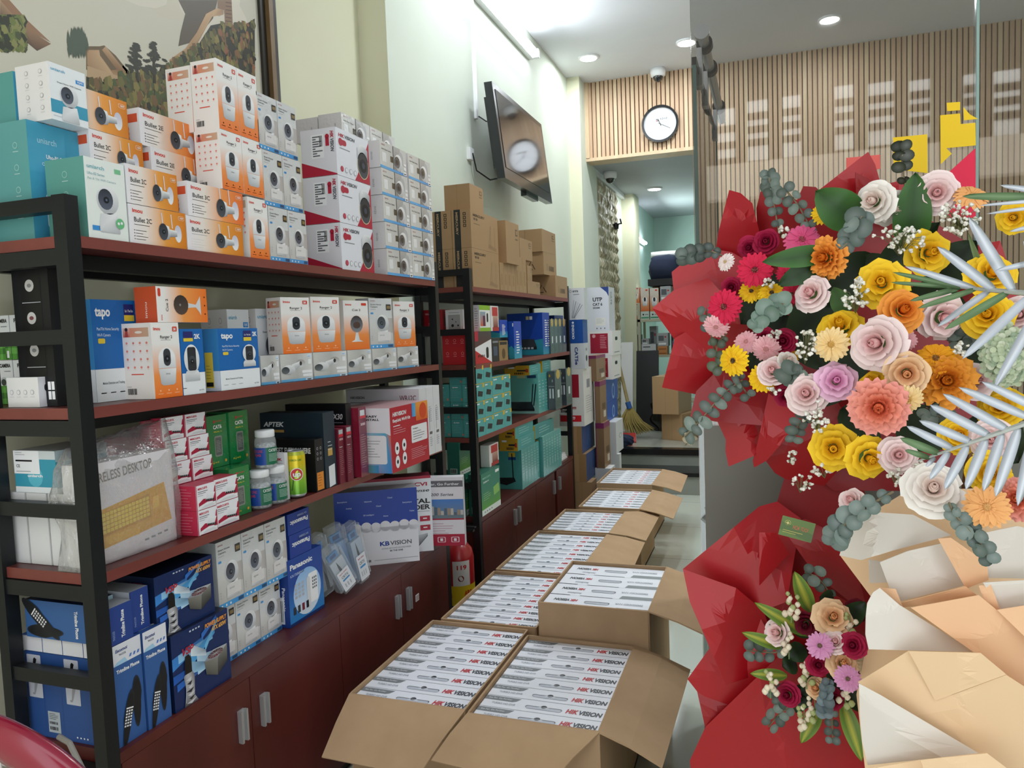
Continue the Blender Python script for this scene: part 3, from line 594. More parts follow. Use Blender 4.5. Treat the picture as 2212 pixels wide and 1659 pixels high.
@kind('merc_red')
def _(m, w, D, h):
    R_ = hx('#ad1c3e'); f, s, t = shell(m, w, D, h, hx('#efedf2'), hx('#c83250'), hx('#b73850'))
    f.poly([(0, 0), (.12, .0), (.12, .28), (.36, .42), (1, .34), (1, 0), (1, 0)], R_); f.poly([(.06, .02), (.98, .02), (.98, .22), (.55, .26), (.14, .16)], hx('#eeecf0'), 2); f.poly([(.82, .2), (.96, .82), (1, .86), (1, .2)], R_, 2); f.rect(0, 0, .03, 1, R_, 3)
    f.text('MERCUSYS', .1, .82, .08, hx('#c2203a'), w=.48, bold=True); f.rect(.1, .72, .6, .745, GR[4]); f.rect(.1, .65, .5, .67, GR[4]); f.rect(.1, .57, .36, .585, GR[3])
    f.poly([(.45, .36), (.82, .28), (.96, .58), (.62, .64)], [GR[1], GR[1], W_, W_], 3)
    for i in range(5): f.rect(.48+.085*i, .3-.01*i, .55+.085*i, .38-.01*i, hx('#26282c'), 4)
    f.poly([(.2, .05), (.4, .15), (.8, .17), (.95, .06)], [GR[1]]*4, 3)
    lines(s, .08, .85, .85, 7, .12, hx('#e8a0ac'), th=.014)
@kind('cat6')
def _(m, w, D, h):
    G = hx('#157a3c'); f, s, t = shell(m, w, D, h, G, hx('#1d7f44'), hx('#2a8a50'), 'film'); r = random.Random(4)
    for i in range(30): f.ell(r.random()*.94+.03, r.random()*.94+.03, .012, hx('#5fb068'), 2, n=6)
    f.ell(.36, .88, .05, hx('#b83838'), 2); f.text('GOLDEN', .42, .87, .03, hx('#c05a48'), w=.3); f.text('CAT6', .3, .74, .07, W_, w=.42, bold=True); f.text('Made in', .32, .67, .03, hx('#c8c040'), w=.4); f.rrect(.33, .2, .7, .6, .05, hx('#8a8f88'), 2); f.rrect(.37, .23, .66, .57, .04, hx('#5c625e'), 3); lines(f, .4, .5, .64, 8, .03, hx('#9aa09a'), 4); f.text('RJ45', .1, .08, .03, hx('#c8c040'), w=.4); f.ell(.84, .1, .05, hx('#e0a030'), 3)
@kind('hik_slim')
def _(m, w, D, h): f, s, t = shell(m, w, D, h, hx('#e9e6ea'), hx('#b0203a'), hx('#e9e6ea')); s.text('SSD', .1, .8, .05, W_, w=.5); f.text('HIK', .2, .87, .04, HIK, w=.5, bold=True)
@kind('net_black')
def _(m, w, D, h):
    f, s, t = shell(m, w, D, h, hx('#15161a'), hx('#101114'), hx('#1b1c20')); s.text('GET EVERYWHERE', .05, .74, .1, hx('#e4e4e6'), w=.85, bold=True); s.text('CONNECTED', .3, .08, .06, GR[3], w=.4); f.rect(.1, .02, .9, .36, hx('#e08a2c')); lines(f, .2, .3, .7, 5, .05, hx('#6a3c10'), 2)
    for i in range(3):
        for j in range(2): f.ell(.3+.4*j, .62+.1*i, .1, GR[2]); f.ell(.3+.4*j, .62+.1*i, .07, K, 2)
@kind('aptek')
def _(m, w, D, h):
    f, s, t = shell(m, w, D, h, hx('#22323d'), hx('#1c2b35'), hx('#2b3a44')); s.text('APTEK', .06, .82, .06, hx('#e6e8ea'), w=.32, bold=True, it=.2); s.rect(.05, .74, .38, .775, hx('#b08c4a')); s.ell(.42, .6, .02, GR[1]); s.rect(.3, .2, .9, .55, hx('#26353f')); f.poly([(.3, .0), (.85, .02), (.85, .3), (.3, .28)], hx('#e2e4e6')); f.rect(.3, .42, .7, .52, hx('#c8a050')); lines(f, .3, .6, .7, 3, .05, GR[1], 3)
@kind('nx30')
def _(m, w, D, h): f, s, t = shell(m, w, D, h, hx('#17181c'), hx('#111216'), hx('#1d1e22')); s.text('NX30', .72, .8, .07, hx('#dcdcde'), w=.22, it=.2); s.rect(.7, .75, .95, .757, GR[3])
@kind('maroon')
def _(m, w, D, h):
    f, s, t = shell(m, w, D, h, hx('#6f1a2e'), hx('#5d1426'), hx('#822338')); f.rect(.15, .9, .85, .98, GR[2]); f.rect(.12, .85, .88, .9, hx('#d02838'), 2); f.text('NX10', .2, .79, .035, hx('#e8c8cc'), w=.6, bold=True); f.text('Features', .15, .66, .02, W_, w=.5); lines(f, .15, .62, .85, 14, .035, hx('#c08890'), th=.006)
@kind('maroon_big')
def _(m, w, D, h):
    f, s, t = shell(m, w, D, h, hx('#7b2c40'), hx('#8a1c34'), hx('#94344a'), 'film'); f.rect(.2, .85, .8, .96, GR[1]); f.rect(.15, .84, .9, .88, hx('#d02838'), 2); f.text('5000', .2, .74, .035, hx('#e8c8cc'), w=.6, bold=True); lines(f, .15, .6, .85, 15, .033, hx('#c49aa0'), th=.006)
@kind('easylink')
def _(m, w, D, h):
    f, s, t = shell(m, w, D, h, hx('#b81c30'), hx('#e9e6ea'), hx('#c8a0a4'))
    f.text('HIKVISION', .06, .86, .06, W_, w=.34, bold=True, it=.2); f.text('EasyLink Wi-Fi Kit', .06, .77, .045, W_, w=.45, bold=True); f.rect(.07, .7, .24, .712, W_); lines(f, .07, .66, .4, 3, .035, hx('#e0a0a8'), 2)
    f.hgrad(.56, .78, .72, 1, SKY, hx('#7ac0d8'), 2); f.vgrad(.66, .7, 1, 1, hx('#e0601c'), hx('#f0a040'), 3); f.ell(.86, .85, .1, hx('#d8481c'), 4)
    f.rrect(.52, .36, .96, .64, .02, hx('#f0eef0'), 3); f.text('Designs', .56, .58, .02, K, 4, w=.14); lines(f, .56, .53, .9, 4, .04, GR[4], 4)
    for x, y in ((.14, .36), (.32, .38), (.14, .15), (.32, .17)): f.ell(x, y, .055, W_, 3, .075); f.ell(x, y, .024, K, 4)
    lines(f, .5, .26, .97, 6, .03, hx('#e0a0a8'), 2)
    s.text('EASY', .55, .86, .03, K, w=.22, bold=True); s.text('INSTALL', .5, .81, .03, K, w=.3, bold=True); s.poly([(0, .0), (1, .0), (1, .58), (.9, .62), (.5, .62), (0, .58)], [hx('#e8a030'), hx('#3f90d0'), hx('#e07030'), hx('#60b0d0'), hx('#60b0d0'), hx('#e8e0e0')], 1); s.hgrad(.3, 0, .75, .12, hx('#8fb030'), hx('#3f90c8'), 2); s.rrect(.03, .14, .92, .58, .04, hx('#f0eef0'), 3); lines(s, .1, .53, .85, 8, .04, GR[3], 4); s.rrect(.3, .17, .5, .19, .02, HIK, 5)
@kind('wr12')
def _(m, w, D, h): f, s, t = shell(m, w, D, h, hx('#dcdcde'), hx('#e4e4e8'), hx('#eceef0')); s.text('HIKVISION', .06, .86, .035, GR[4], w=.2, bold=True); s.text('WR12C', .74, .83, .075, hx('#8c5464'), w=.22); s.rect(.06, .8, .42, .81, GR[3]); bars(f, .3, .3, .7, .34); lines(f, .3, .25, .7, 5, .03, GR[3]); lines(f, .3, .7, .7, 8, .03, GR[3]); f.rect(.3, .36, .34, .66, GR[4])
@kind('pana_small')
def _(m, w, D, h):
    B = hx('#1d3f98'); f, s, t = shell(m, w, D, h, B, hx('#17337e'), hx('#2a4da8')); f.text('Panasonic', .93, .62, .2, W_, rot=180, w=.82, bold=True); f.rect(.4, .68, .9, .82, hx('#17337e'), 1); f.text('KX-TS500MX', .88, .84, .09, hx('#a8b8e0'), rot=180, w=.45)
@kind('pana_big')
def _(m, w, D, h):
    f, s, t = shell(m, w, D, h, hx('#20489c'), hx('#1d3c88'), hx('#2a4da8')); f.vgrad(0, 0, 1, .6, hx('#2f8ad0'), hx('#20489c')); f.text('Panasonic', .06, .84, .075, W_, w=.64, bold=True); f.text('KX-TS500MX', .06, .73, .035, hx('#c8d4f0'), w=.4)
    f.ell(.52, .42, .4, hx('#8ab8e8'), 2, .4, 28, hx('#dce8f4')); f.rrect(.55, .2, .82, .66, .04, GR[0], 3); f.rrect(.5, .15, .6, .62, .04, GR[1], 4)
    for i in range(3):
        for j in range(4): f.rect(.66+.05*i, .4+.05*j, .69+.05*i, .43+.05*j, GR[4], 5); f.rrect(.16+.1*i, .38+.06*j, .22+.1*i, .42+.06*j, .01, GR[2], 4)
    for i, c in enumerate(('#2a2c34', '#30343a', '#7a1828', '#1c2030')): f.rect(.1+.12*i, .16, .17+.12*i, .27, hx(c), 4)
    f.rect(0, 0, 1, .05, hx('#14306c'), 2); s.text('Panasonic', .75, .6, .12, W_, rot=270, w=.35); s.rect(.2, .05, .8, .45, hx('#dfe6f0')); bars(s, .25, .08, .75, .4, 6)
def _phone(f, x, y, L, wd, a, l=3):
    """handset picture: dark rounded body with a keypad, leaning by a"""
    k = f.W/f.H; ca, sa = math.cos(a), math.sin(a)
    def T(u, v): return (x+(u*ca-v*sa)*L, y+(u*sa+v*ca)*L*k)
    for r_, c in ((1, '#26282d'), (.88, '#1b1d21')):
        pts = [T(wd*r_*math.cos(t)*(.85 if math.sin(t) > 0 else .65), (.5+.1)*math.sin(t)*r_ if abs(math.sin(t)) < .99 else .6*math.sin(t)*r_) for t in [2*PI*i/20 for i in range(20)]]
        f.poly(pts, hx(c), l); l += 1
    return T
def _keys(f, T, l):
    f.poly([T(-.09, .2), T(.09, .2), T(.09, .23), T(-.09, .23)], W_, l)
    for i in range(3):
        for j in range(6): u, v = -.085+.062*i, .14-.06*j; f.poly([T(u, v), T(u+.042, v), T(u+.042, v+.035), T(u, v+.035)], W_, l)
@kind('trim_tall')
def _(m, w, D, h):
    B = hx('#36609f'); f, s, t = shell(m, w, D, h, B, hx('#2c5290'), hx('#2c4c8a')); f.rect(0, .8, 1, 1, hx('#e6e6ee')); f.text('Escomoi', .08, .925, .03, hx('#243c80'), w=.42, bold=True, it=.2); f.text('9602B', .2, .885, .02, GR[4], w=.25)
    for i in range(3): f.poly([(.55+.14*i, .83), (.62+.14*i, .83), (.66+.14*i, .86), (.59+.14*i, .86)], hx('#4a78c8'), 2)
    f.poly([(0, .8), (.5, .8), (.4, .85), (.1, .83)], hx('#a8d0ec'), 2); f.text('Trimline Phone', .08, .72, .035, W_, w=.82, bold=True)
    _phone(f, .72, .36, 1.3, .17, -.03); T = _phone(f, .36, .24, 1.4, .14, -.24, 5); _keys(f, T, 7); t.text('Trimline Phone', .08, .3, .14, W_, w=.8, bold=True)
@kind('trim_end')
def _(m, w, D, h):
    f, s, t = shell(m, w, D, h, hx('#29448e'), hx('#b8bcc6'), hx('#b9bdc4')); f.text('Trimline Phone', .66, .12, .14, W_, rot=90, w=.72, bold=True); f.text('9602B', .25, .12, .09, hx('#8a9cc8'), rot=90, w=.25); f.rect(.02, 0, .05, 1, hx('#1c2f6c'), 1)
@kind('trim_lying')
def _(m, w, D, h):
    f, s, t = shell(m, w, D, h, hx('#bcd8e8'), hx('#3a66a2'), hx('#1d2c50')); s.text('Trimline Phone', .82, .82, .05, W_, 3, rot=270, w=.72, bold=True); T = _phone(s, .32, .2, .5, .2, PI/2, 2)
    T = _phone(s, .26, .52, .62, .17, PI*.28, 4); _keys(s, T, 7)
@kind('trim_flat')
def _(m, w, D, h): f, s, t = shell(m, w, D, h, hx('#2b5cae'), hx('#e2e3e8'), hx('#2b5cae')); t.rect(.1, .4, .8, .5, W_); s.rect(.0, .97, 1, 1, hx('#2b5cae'))
@kind('phone_master', 'carton')
def _(m, w, D, h):
    f, s, t = shell(m, w, D, h, hx('#2c5698'), hx('#2a4f8e'), hx('#2c5698')); s.rect(.26, 0, .262, 1, hx('#1c3c80')); s.rect(.53, 0, .532, 1, hx('#1c3c80'))
    for x, y, d in ((.04, .72, 1), (.04, .46, 0), (.6, .72, 1), (.6, .44, 0)):
        s.rrect(x, y, x+.21, y+.25, .01, hx('#c3c6d2'), 2); c = hx('#17181c') if d else hx('#9a9aa2'); s.poly([(x+.08, y+.06), (x+.1, y+.05), (x+.15, y+.2), (x+.12, y+.22), (x+.1, y+.2)], c, 3); s.ell(x+.075, y+.045, .022, c, 3, .014)
    s.rect(.3, .07, .48, .32, hx('#b0b8c0'), 2); lines(s, .32, .29, .46, 4, .02, GR[4], 3, .006); bars(s, .32, .17, .44, .2, 12, K, 3); bars(s, .32, .1, .44, .14, 12, K, 3)
    for i in range(4): s.ell(.72+.05*i, .06, .01, W_, 2)
@kind('psu')
def _(m, w, D, h):
    N = hx('#10285a'); f, s, t = shell(m, w, D, h, N, hx('#0d1c3c'), hx('#0c1834')); r = random.Random(8)
    for i, (x0, y0, L, a, wd, c0) in enumerate(((.0, .62, .55, .25, .1, '#3f8fe0'), (.1, .66, .6, .1, .07, '#9cd0f4'), (.3, .55, .5, .5, .09, '#58b0ee'), (.0, .42, .45, .1, .07, '#2462c0'), (.55, .62, .4, .9, .06, '#78c4f0'), (.05, .3, .4, .2, .06, '#2f70d0'), (.4, .45, .4, .0, .16, '#bfe0f6'), (.3, .7, .3, -.5, .1, '#e4f2fb'), (.5, .8, .4, .8, .05, '#3878d0'), (.2, .5, .35, -.3, .12, '#a4d4f4'))):
        x1, y1 = x0+L*math.cos(a), y0+L*math.sin(a); x1, y1 = min(x1, .98), min(y1, .97)
        f.poly([(x0, y0-wd*.8), (x1, y1-wd*.4), (x1, y1+wd*.4), (x0, y0+wd*.8)], [hx(c0), mixc(hx(c0), N, .2), mixc(hx(c0), N, .7), mixc(hx(c0), N, .15)], 1+i*.4)
    f.text('VSP', .14, .68, .09, hx('#b02838'), 6, w=.2, it=.3, bold=True); f.text('POWER SUPPLY', .56, .88, .055, hx('#f09a30'), 6, w=.4, bold=True, it=.2); f.text('ATX 650W', .68, .8, .055, hx('#f0b050'), 6, w=.27, bold=True, it=.2)
    f.poly([(.52, .44), (.68, .54), (.94, .52), (.76, .4)], [GR[3], GR[2], GR[2], GR[3]], 6); f.poly([(.52, .44), (.76, .4), (.74, .16), (.54, .26)], [hx('#77756e'), hx('#8b8880'), hx('#5c5a54'), hx('#4a4844')], 6); f.poly([(.76, .4), (.94, .52), (.93, .28), (.74, .16)], [hx('#6a6862'), hx('#8a887f'), hx('#3c3a36'), hx('#2c2a28')], 6); f.ell(.72, .475, .14, hx('#3a1c22'), 7, .045, c2=hx('#7a3a40'))
    for i in range(6): a = PI*i/6; f.line(.72-.13*math.cos(a), .475-.05*math.sin(a), .72+.13*math.cos(a), .475+.05*math.sin(a), .004, GR[2], 8)
    # armoured figure: long dark hair, silver plates
    f.poly([(.2, .66), (.26, .67), (.3, .6), (.3, .42), (.18, .42), (.19, .6)], hx('#15110f'), 7); f.poly([(.16, .4), (.22, .46), (.3, .44), (.34, .36), (.32, .1), (.38, .0), (.14, .0), (.19, .2)], [hx('#8d8b90'), hx('#c4c2c6'), hx('#9a989c'), hx('#6a686c'), hx('#b8b6ba'), hx('#5c5a60'), hx('#3a383c'), hx('#a8a6aa')], 6)
    for i in range(7): f.poly([(.18+.02*(i % 3), .34-.05*i), (.28+.012*i, .36-.05*i), (.26, .31-.05*i)], hx(('#d8d6da', '#2c2a30')[i % 2]), 8)
    f.line(.2, .4, .17, .05, .012, GR[2], 8); s.text('VSP', .5, .84, .06, hx('#7a2030'), w=.25, it=.3, bold=True)
    for i in range(4): f.rect(.3+.05*i, .94, .33+.05*i, .96, hx('#c8d0e0'), 4)
@kind('kbv')
def _(m, w, D, h):
    B = hx('#2344a4'); f, s, t = shell(m, w, D, h, hx('#eef0f4'), hx('#ecebf0'), hx('#c9ccd4')); s.rect(0, .52, 1, 1, B)
    n = 7
    for i in range(n): s.ell(.2+.8*(i+.5)/n, .5+(.012 if i % 2 else 0), .066, hx('#ecebf0'), 2, n=16)
    s.rect(0, .3, 1, .5, hx('#ecebf0'), 2); s.rect(.0, .4, .24, .56, B, 3); s.text('KB', .52, .25, .055, hx('#1c3c98'), 3, w=.12, bold=True); s.text('VISION', .65, .25, .055, hx('#4a4e58'), 3, w=.26); s.text('GOING BEYOND BOUNDARIES', .54, .2, .018, GR[3], 3, w=.36); s.text('BE THE ONE', .64, .165, .02, GR[4], 3, w=.16, bold=True); s.rect(.45, .06, .98, .064, GR[4], 3); s.text('RECORDER', .26, .045, .03, K, 3, w=.15, bold=True, it=.2)
    for tx, x, y in (('Cloud', .64, .88), ('Network', .36, .85), ('Everywhere', .82, .8), ('Cloud', .5, .78), ('Analog', .14, .78), ('3D Intelligent', .34, .67), ('Home', .58, .64), ('Tablet', .9, .68), ('Smartphone', .04, .87)): s.text(tx, x, y, .018, hx('#ccd8f0'), 3)
@kind('cvi')
def _(m, w, D, h):
    f, s, t = shell(m, w, D, h, hx('#e0e2e6'), hx('#eceef2'), hx('#7c2438')); s.rect(0, .965, 1, 1, HIK); s.text('HDCVI', .62, .87, .045, HIK, w=.33, bold=True); s.text('WizSense', .55, .79, .04, K, w=.42, it=.2); s.text('DIGITAL', .5, .64, .06, K, w=.48, bold=True); s.text('RECORDER', .42, .56, .06, K, w=.56, bold=True); s.rect(.4, .53, .97, .534, K)
    for y in (.4, .28): s.rect(.84, y, .97, y+.07, HIK, 2); s.rect(.88, y+.03, .93, y+.045, W_, 3); lines(s, .6, y+.05, .8, 2, .03, GR[4], 2)
    s.poly([(.7, .06), (.78, .04), (.93, .2), (.93, .24), (.7, .2)], [GR[4], GR[5], GR[4], GR[2], GR[1]], 2)
@kind('s7200')
def _(m, w, D, h):
    R_ = hx('#b2203c'); f, s, t = shell(m, w, D, h, hx('#c8c4c8'), hx('#e9e4e8'), hx('#dcdadc')); s.rect(0, .86, 1, .95, hx('#6a686c')); s.text('See Far, Go Further', .08, .885, .035, W_, w=.84); s.text('7200 Series', .22, .73, .04, GR[4], w=.56, it=.2)
    s.vgrad(0, .4, 1, .68, hx('#7a8a94'), hx('#4a80c8'), 1)
    r = random.Random(2)
    for i in range(14): x = i/14; s.rect(x, .44, x+.06, .47+r.random()*.13, hx(('#a8947c', '#c8c0b4', '#5c6c7c')[i % 3]), 2)
    s.rect(0, .4, 1, .45, hx('#6c8088'), 3); s.rect(0, .38, 1, .4, R_, 3); lines(s, .06, .32, .8, 5, .035, hx('#c89aa4'), th=.008); s.rect(0, 0, 1, .17, R_, 2)
    for i in range(3): s.rrect(.1+.3*i, .05, .28+.3*i, .13, .02, hx('#eccdd4'), 3); s.rrect(.12+.3*i, .058, .26+.3*i, .122, .02, R_, 4); s.rect(.16+.3*i, .07, .22+.3*i, .11, W_, 5)
@kind('merc_kraft', 'carton')
def _(m, w, D, h):
    KB = hx('#a58460'); f, s, t = shell(m, w, D, h, KB, hx('#b08e68'), hx('#9c7c5a')); f.text('MERCURY', .08, .84, .06, hx('#4a3c2c'), w=.42, bold=True); f.rect(.1, .74, .16, .8, hx('#5a4834')); f.rect(.18, .74, .24, .8, hx('#5a4834')); f.rect(.1, .64, .32, .655, hx('#6a563e'))
    for a, b_ in ((.62, .72), (.7, .7), (.86, .86)): f.line(a, .1, b_, .72, .006, hx('#80664a'))
    f.poly([(.6, .1), (.9, .04), (.92, .12), (.66, .2)], hx('#947453'))
    s.rect(.12, 0, .46, 1, hx('#2b2e30')); s.text('MERCURY', .22, .94, .11, hx('#b59670'), rot=270, w=.6, bold=True)
    for i in range(4): s.rect(.6, .84-.1*i, .76, .92-.1*i, hx('#3c3226')); s.rect(.64, .86-.1*i, .72, .9-.1*i, hx('#b08e68'), 2)
@kind('kraft', 'carton')
def _(m, w, D, h):
    KB = hx('#a58460'); f, s, t = shell(m, w, D, h, KB, hx('#ad8b65'), hx('#b5946e')); f.rect(.72, .7, .9, .86, hx('#5a4a38')); f.rect(.75, .73, .87, .83, KB, 2); f.rect(.7, .6, .9, .63, hx('#6a563e')); s.rect(.49, 0, .5, 1, hx('#93734f'))
@kind('kraft_recycle', 'carton')
def _(m, w, D, h):
    KB = hx('#a5845f'); f, s, t = shell(m, w, D, h, KB, hx('#ad8b65'), hx('#b5946e')); cx, cy, r = .55, .35, .16; k = s.W/s.H
    for i in range(3):
        a, b_ = math.radians(90+120*i), math.radians(210+120*i); s.line(cx+r*math.cos(a), cy+r*k*math.sin(a), cx+r*(.3*math.cos(a)+.7*math.cos(b_)), cy+r*k*(.3*math.sin(a)+.7*math.sin(b_)), .025, hx('#4a3826'), 2)
    bars(f, .4, .2, .8, .42, 8, hx('#5a4834')); f.rect(.25, .2, .28, .5, hx('#6a563e'))
@kind('kraft_slim', 'carton')
def _(m, w, D, h): f, s, t = shell(m, w, D, h, hx('#a58460'), hx('#a9875f'), hx('#b5946e')); lines(s, .3, .6, .6, 9, .05, hx('#7a6246'), th=.02); s.rect(.35, .82, .8, .98, hx('#d8d4cc')); f.rect(.3, .2, .7, .6, hx('#97774f'))
@kind('red_pic')
def _(m, w, D, h):
    f, s, t = shell(m, w, D, h, hx('#e8e4e4'), hx('#c0242c'), hx('#d04040')); icons(s, .15, .35, .85, .75, 4, 2, hx('#e89090'), .045, inner=hx('#c0242c')); f.vgrad(0, .4, 1, 1, hx('#5c3030'), hx('#4a4446')); f.rect(.0, .7, .2, 1, HIK, 2); f.poly([(0, .5), (1, .75), (1, .0), (0, 0)], hx('#eceaec'), 2); f.poly([(0, .42), (1, .0), (0, 0)], hx('#c0242c'), 3); f.rrect(.65, .15, .8, .5, .05, K, 4); f.text('F301', .15, .2, .07, K, 4, w=.4, bold=True)
@kind('red_box')
def _(m, w, D, h): f, s, t = shell(m, w, D, h, hx('#b02028'), hx('#a81c26'), hx('#c03038')); s.text('Wi-Fi Switch', .1, .78, .08, hx('#e8c0c0'), w=.7); icons(s, .3, .2, .6, .4, 3, 2, hx('#d06060'), .05); f.rect(.15, .3, .85, .7, hx('#5a3438'))
@kind('white_plug')
def _(m, w, D, h): f, s, t = shell(m, w, D, h, hx('#d8d4d4'), hx('#e2e0e2'), hx('#e8e6e8')); s.rrect(.15, .1, .85, .78, .05, hx('#aaa8a8')); s.ell(.4, .3, .08, K, 2); s.ell(.4, .58, .04, K, 2); s.ell(.6, .46, .03, K, 2); s.ell(.72, .3, .05, K, 2); s.rect(.2, .86, .8, .88, GR[3])
@kind('green_pic')
def _(m, w, D, h): f, s, t = shell(m, w, D, h, hx('#e6e8e4'), hx('#e9e9ee'), hx('#e8e8e8')); lines(s, .2, .85, .8, 9, .09, GR[3], th=.02); f.rect(0, .82, 1, 1, hx('#8ab830')); f.rect(0, 0, 1, .14, hx('#8ab830')); f.vgrad(.05, .2, .55, .75, hx('#d06040'), hx('#88a8b8'), 2); f.rect(.3, .2, .5, .6, hx('#5a2848'), 3); f.rrect(.66, .35, .8, .7, .05, K, 3)
@kind('white_red')
def _(m, w, D, h): f, s, t = shell(m, w, D, h, hx('#e4dcda'), hx('#eceaea'), hx('#e8e8e8')); f.rect(.2, .6, .9, .95, hx('#c03838')); f.vgrad(.3, .15, .9, .6, hx('#7a3028'), hx('#c8a090'), 2); f.rect(.2, 0, 1, .15, hx('#b02828'), 2)
@kind('dark_ssd')
def _(m, w, D, h): f, s, t = shell(m, w, D, h, hx('#26282c'), hx('#1c1e22'), hx('#3c4044')); f.rect(.1, .8, .9, .88, GR[3]); f.rrect(.2, .25, .75, .65, .03, hx('#48586c')); s.rect(.1, .7, .8, .8, GR[3])
@kind('tan_box')
def _(m, w, D, h): f, s, t = shell(m, w, D, h, hx('#9c7c50'), hx('#8a6c44'), hx('#b09060')); f.ell(.5, .35, .2, hx('#5a4428')); f.rect(.1, .8, .9, .95, hx('#2a2a2a'))
@kind('blue_small')
def _(m, w, D, h): f, s, t = shell(m, w, D, h, hx('#1a48b4'), hx('#1a50b8'), hx('#2a5cc4')); f.vgrad(0, 0, 1, .35, hx('#38a0b8'), hx('#2a78b8')); s.rect(.75, .86, .95, .95, W_); s.poly([(0, 0), (1, 0), (1, .25), (.5, .35), (0, .3)], hx('#3aa0b4')); lines(f, .3, .7, .75, 9, .07, W_, th=.03)
@kind('blue_switch')
def _(m, w, D, h):
    B = hx('#1848b0'); f, s, t = shell(m, w, D, h, hx('#1a44a8'), B, hx('#2050b0')); s.poly([(0, 0), (1, 0), (1, .38), (.7, .34), (.5, .2), (.0, .28)], hx('#2f98b0')); s.rect(.54, .84, .62, .92, hx('#d8c890'), 2); s.rect(.64, .84, .72, .92, W_, 2); s.poly([(.22, .38), (.75, .38), (.82, .2), (.2, .2)], hx('#3a4048'), 3); s.rect(.2, .13, .82, .2, hx('#22262c'), 4)
    for i in range(5): s.rect(.26+.1*i, .14, .33+.1*i, .185, hx('#c8d0d8'), 5)
    f.vgrad(0, 0, 1, .3, hx('#2f98b0'), hx('#1a44a8')); lines(f, .3, .8, .7, 12, .055, W_, th=.025); lines(f, .75, .8, .95, 12, .055, W_, th=.025, seed=5)
@kind('teal_cube')
def _(m, w, D, h):
    T1 = hx('#4fa09c'); f, s, t = shell(m, w, D, h, hx('#55a8a6'), T1, hx('#72bcb8')); f.poly([(.2, .3), (.75, .22), (.85, .5), (.3, .6)], hx('#20282c')); f.rect(.1, .82, .4, .88, W_); f.poly([(.8, .75), (1, .75), (1, 1), (.85, 1)], hx('#d8b840'), 2); f.rect(0, .96, 1, 1, hx('#c8b048')); s.ell(.25, .82, .05, W_); s.rect(.34, .8, .6, .84, W_); lines(s, .1, .65, .8, 5, .1, hx('#6fb0b0'), th=.03); s.rect(.8, .08, .92, .2, hx('#d0806a'))
@kind('teal_router')
def _(m, w, D, h):
    f, s, t = shell(m, w, D, h, hx('#52aaa6'), hx('#6cbab4'), hx('#8cccc4'), 'film'); s.vgrad(0, 0, 1, .4, hx('#9cd0c8'), hx('#66b4ae')); s.rect(.42, .9, .66, .97, hx('#c8cc9c'), 2); s.rect(.7, .9, .95, .97, hx('#2a4a78'), 2)
    for x0, x1, y0, y1 in ((.06, .16, .75, .2), (.1, .2, .6, .2), (.86, .8, .75, .2), (.94, .86, .75, .2)): s.line(x0, y0, x1, y1, .03, hx('#1c262a'), 3)
    s.poly([(.18, .3), (.8, .3), (.88, .12), (.14, .1)], hx('#2c393e'), 4); s.rect(.14, .07, .88, .12, hx('#1c262a'), 5); lines(f, .2, .8, .8, 9, .08, hx('#a8d4d0'), th=.02)
@kind('teal_slim')
def _(m, w, D, h): f, s, t = shell(m, w, D, h, hx('#56a6a2'), hx('#4f9e9a'), hx('#a8d4ca'), 'film'); lines(f, .2, .85, .8, 10, .07, hx('#8fc4c0'), th=.03); f.rect(.4, .2, .6, .4, hx('#a8d0cc')); f.rect(.0, 0, .06, 1, hx('#7cc4bc')); s.rect(.6, .82, .8, .93, hx('#d8b840')); s.rect(.58, .74, .82, .81, hx('#24488c')); s.line(.12, .3, .06, .9, .03, K, 3); s.line(.72, .3, .7, .9, .03, K, 3); s.poly([(.1, .28), (.75, .3), (.8, .2), (.5, .1), (.12, .16)], hx('#20282c'), 4)
@kind('yellow_flat')
def _(m, w, D, h): f, s, t = shell(m, w, D, h, hx('#4a9a98'), hx('#c79c28'), hx('#58a4a0')); s.rect(.15, .7, .4, .85, W_); s.rect(.5, .4, .9, .55, hx('#26282c')); s.rect(.85, .3, .95, .65, hx('#b03828'), 3); bars(s, .4, .1, .8, .3, 10); lines(f, .2, .7, .8, 3, .2, hx('#8fc4c0'), th=.05)
@kind('yellow_end')
def _(m, w, D, h): f, s, t = shell(m, w, D, h, hx('#468f8e'), hx('#d8a828'), hx('#5fa8a0')); lines(f, .2, .7, .8, 3, .2, hx('#8fc4c0'), th=.05)
@kind('green_router')
def _(m, w, D, h):
    f, s, t = shell(m, w, D, h, hx('#2f8068'), hx('#1d5c50'), hx('#2a6c5c')); f.vgrad(0, .12, 1, .6, hx('#5ea038'), hx('#2f8068')); f.rect(0, 0, 1, .14, hx('#e4ece4'), 2); f.text('MERCUSYS', .08, .86, .04, hx('#a8d4c0'), w=.4); f.text('300M-W', .1, .76, .04, W_, w=.3); lines(f, .1, .5, .5, 4, .05, hx('#b0d4a0')); f.poly([(.62, .55), (.92, .6), (.95, .38), (.65, .34)], hx('#8cc060'), 2); f.rect(.75, .88, .95, .95, W_, 3); icons(f, .15, .07, .5, .07, 4, 1, K, .03, 3); s.rect(.2, .06, .8, .22, hx('#9ab0a8')); bars(s, .25, .08, .75, .2, 8)
@kind('blue_kraft', 'carton')
def _(m, w, D, h): f, s, t = shell(m, w, D, h, hx('#2c4878'), hx('#a07c54'), hx('#a5845f')); f.line(.4, .2, .5, .8, .02, hx('#4a68a0')); f.line(.6, .3, .5, .6, .02, hx('#4a68a0')); s.rect(.0, 0, .5, 1, hx('#b08c64'))
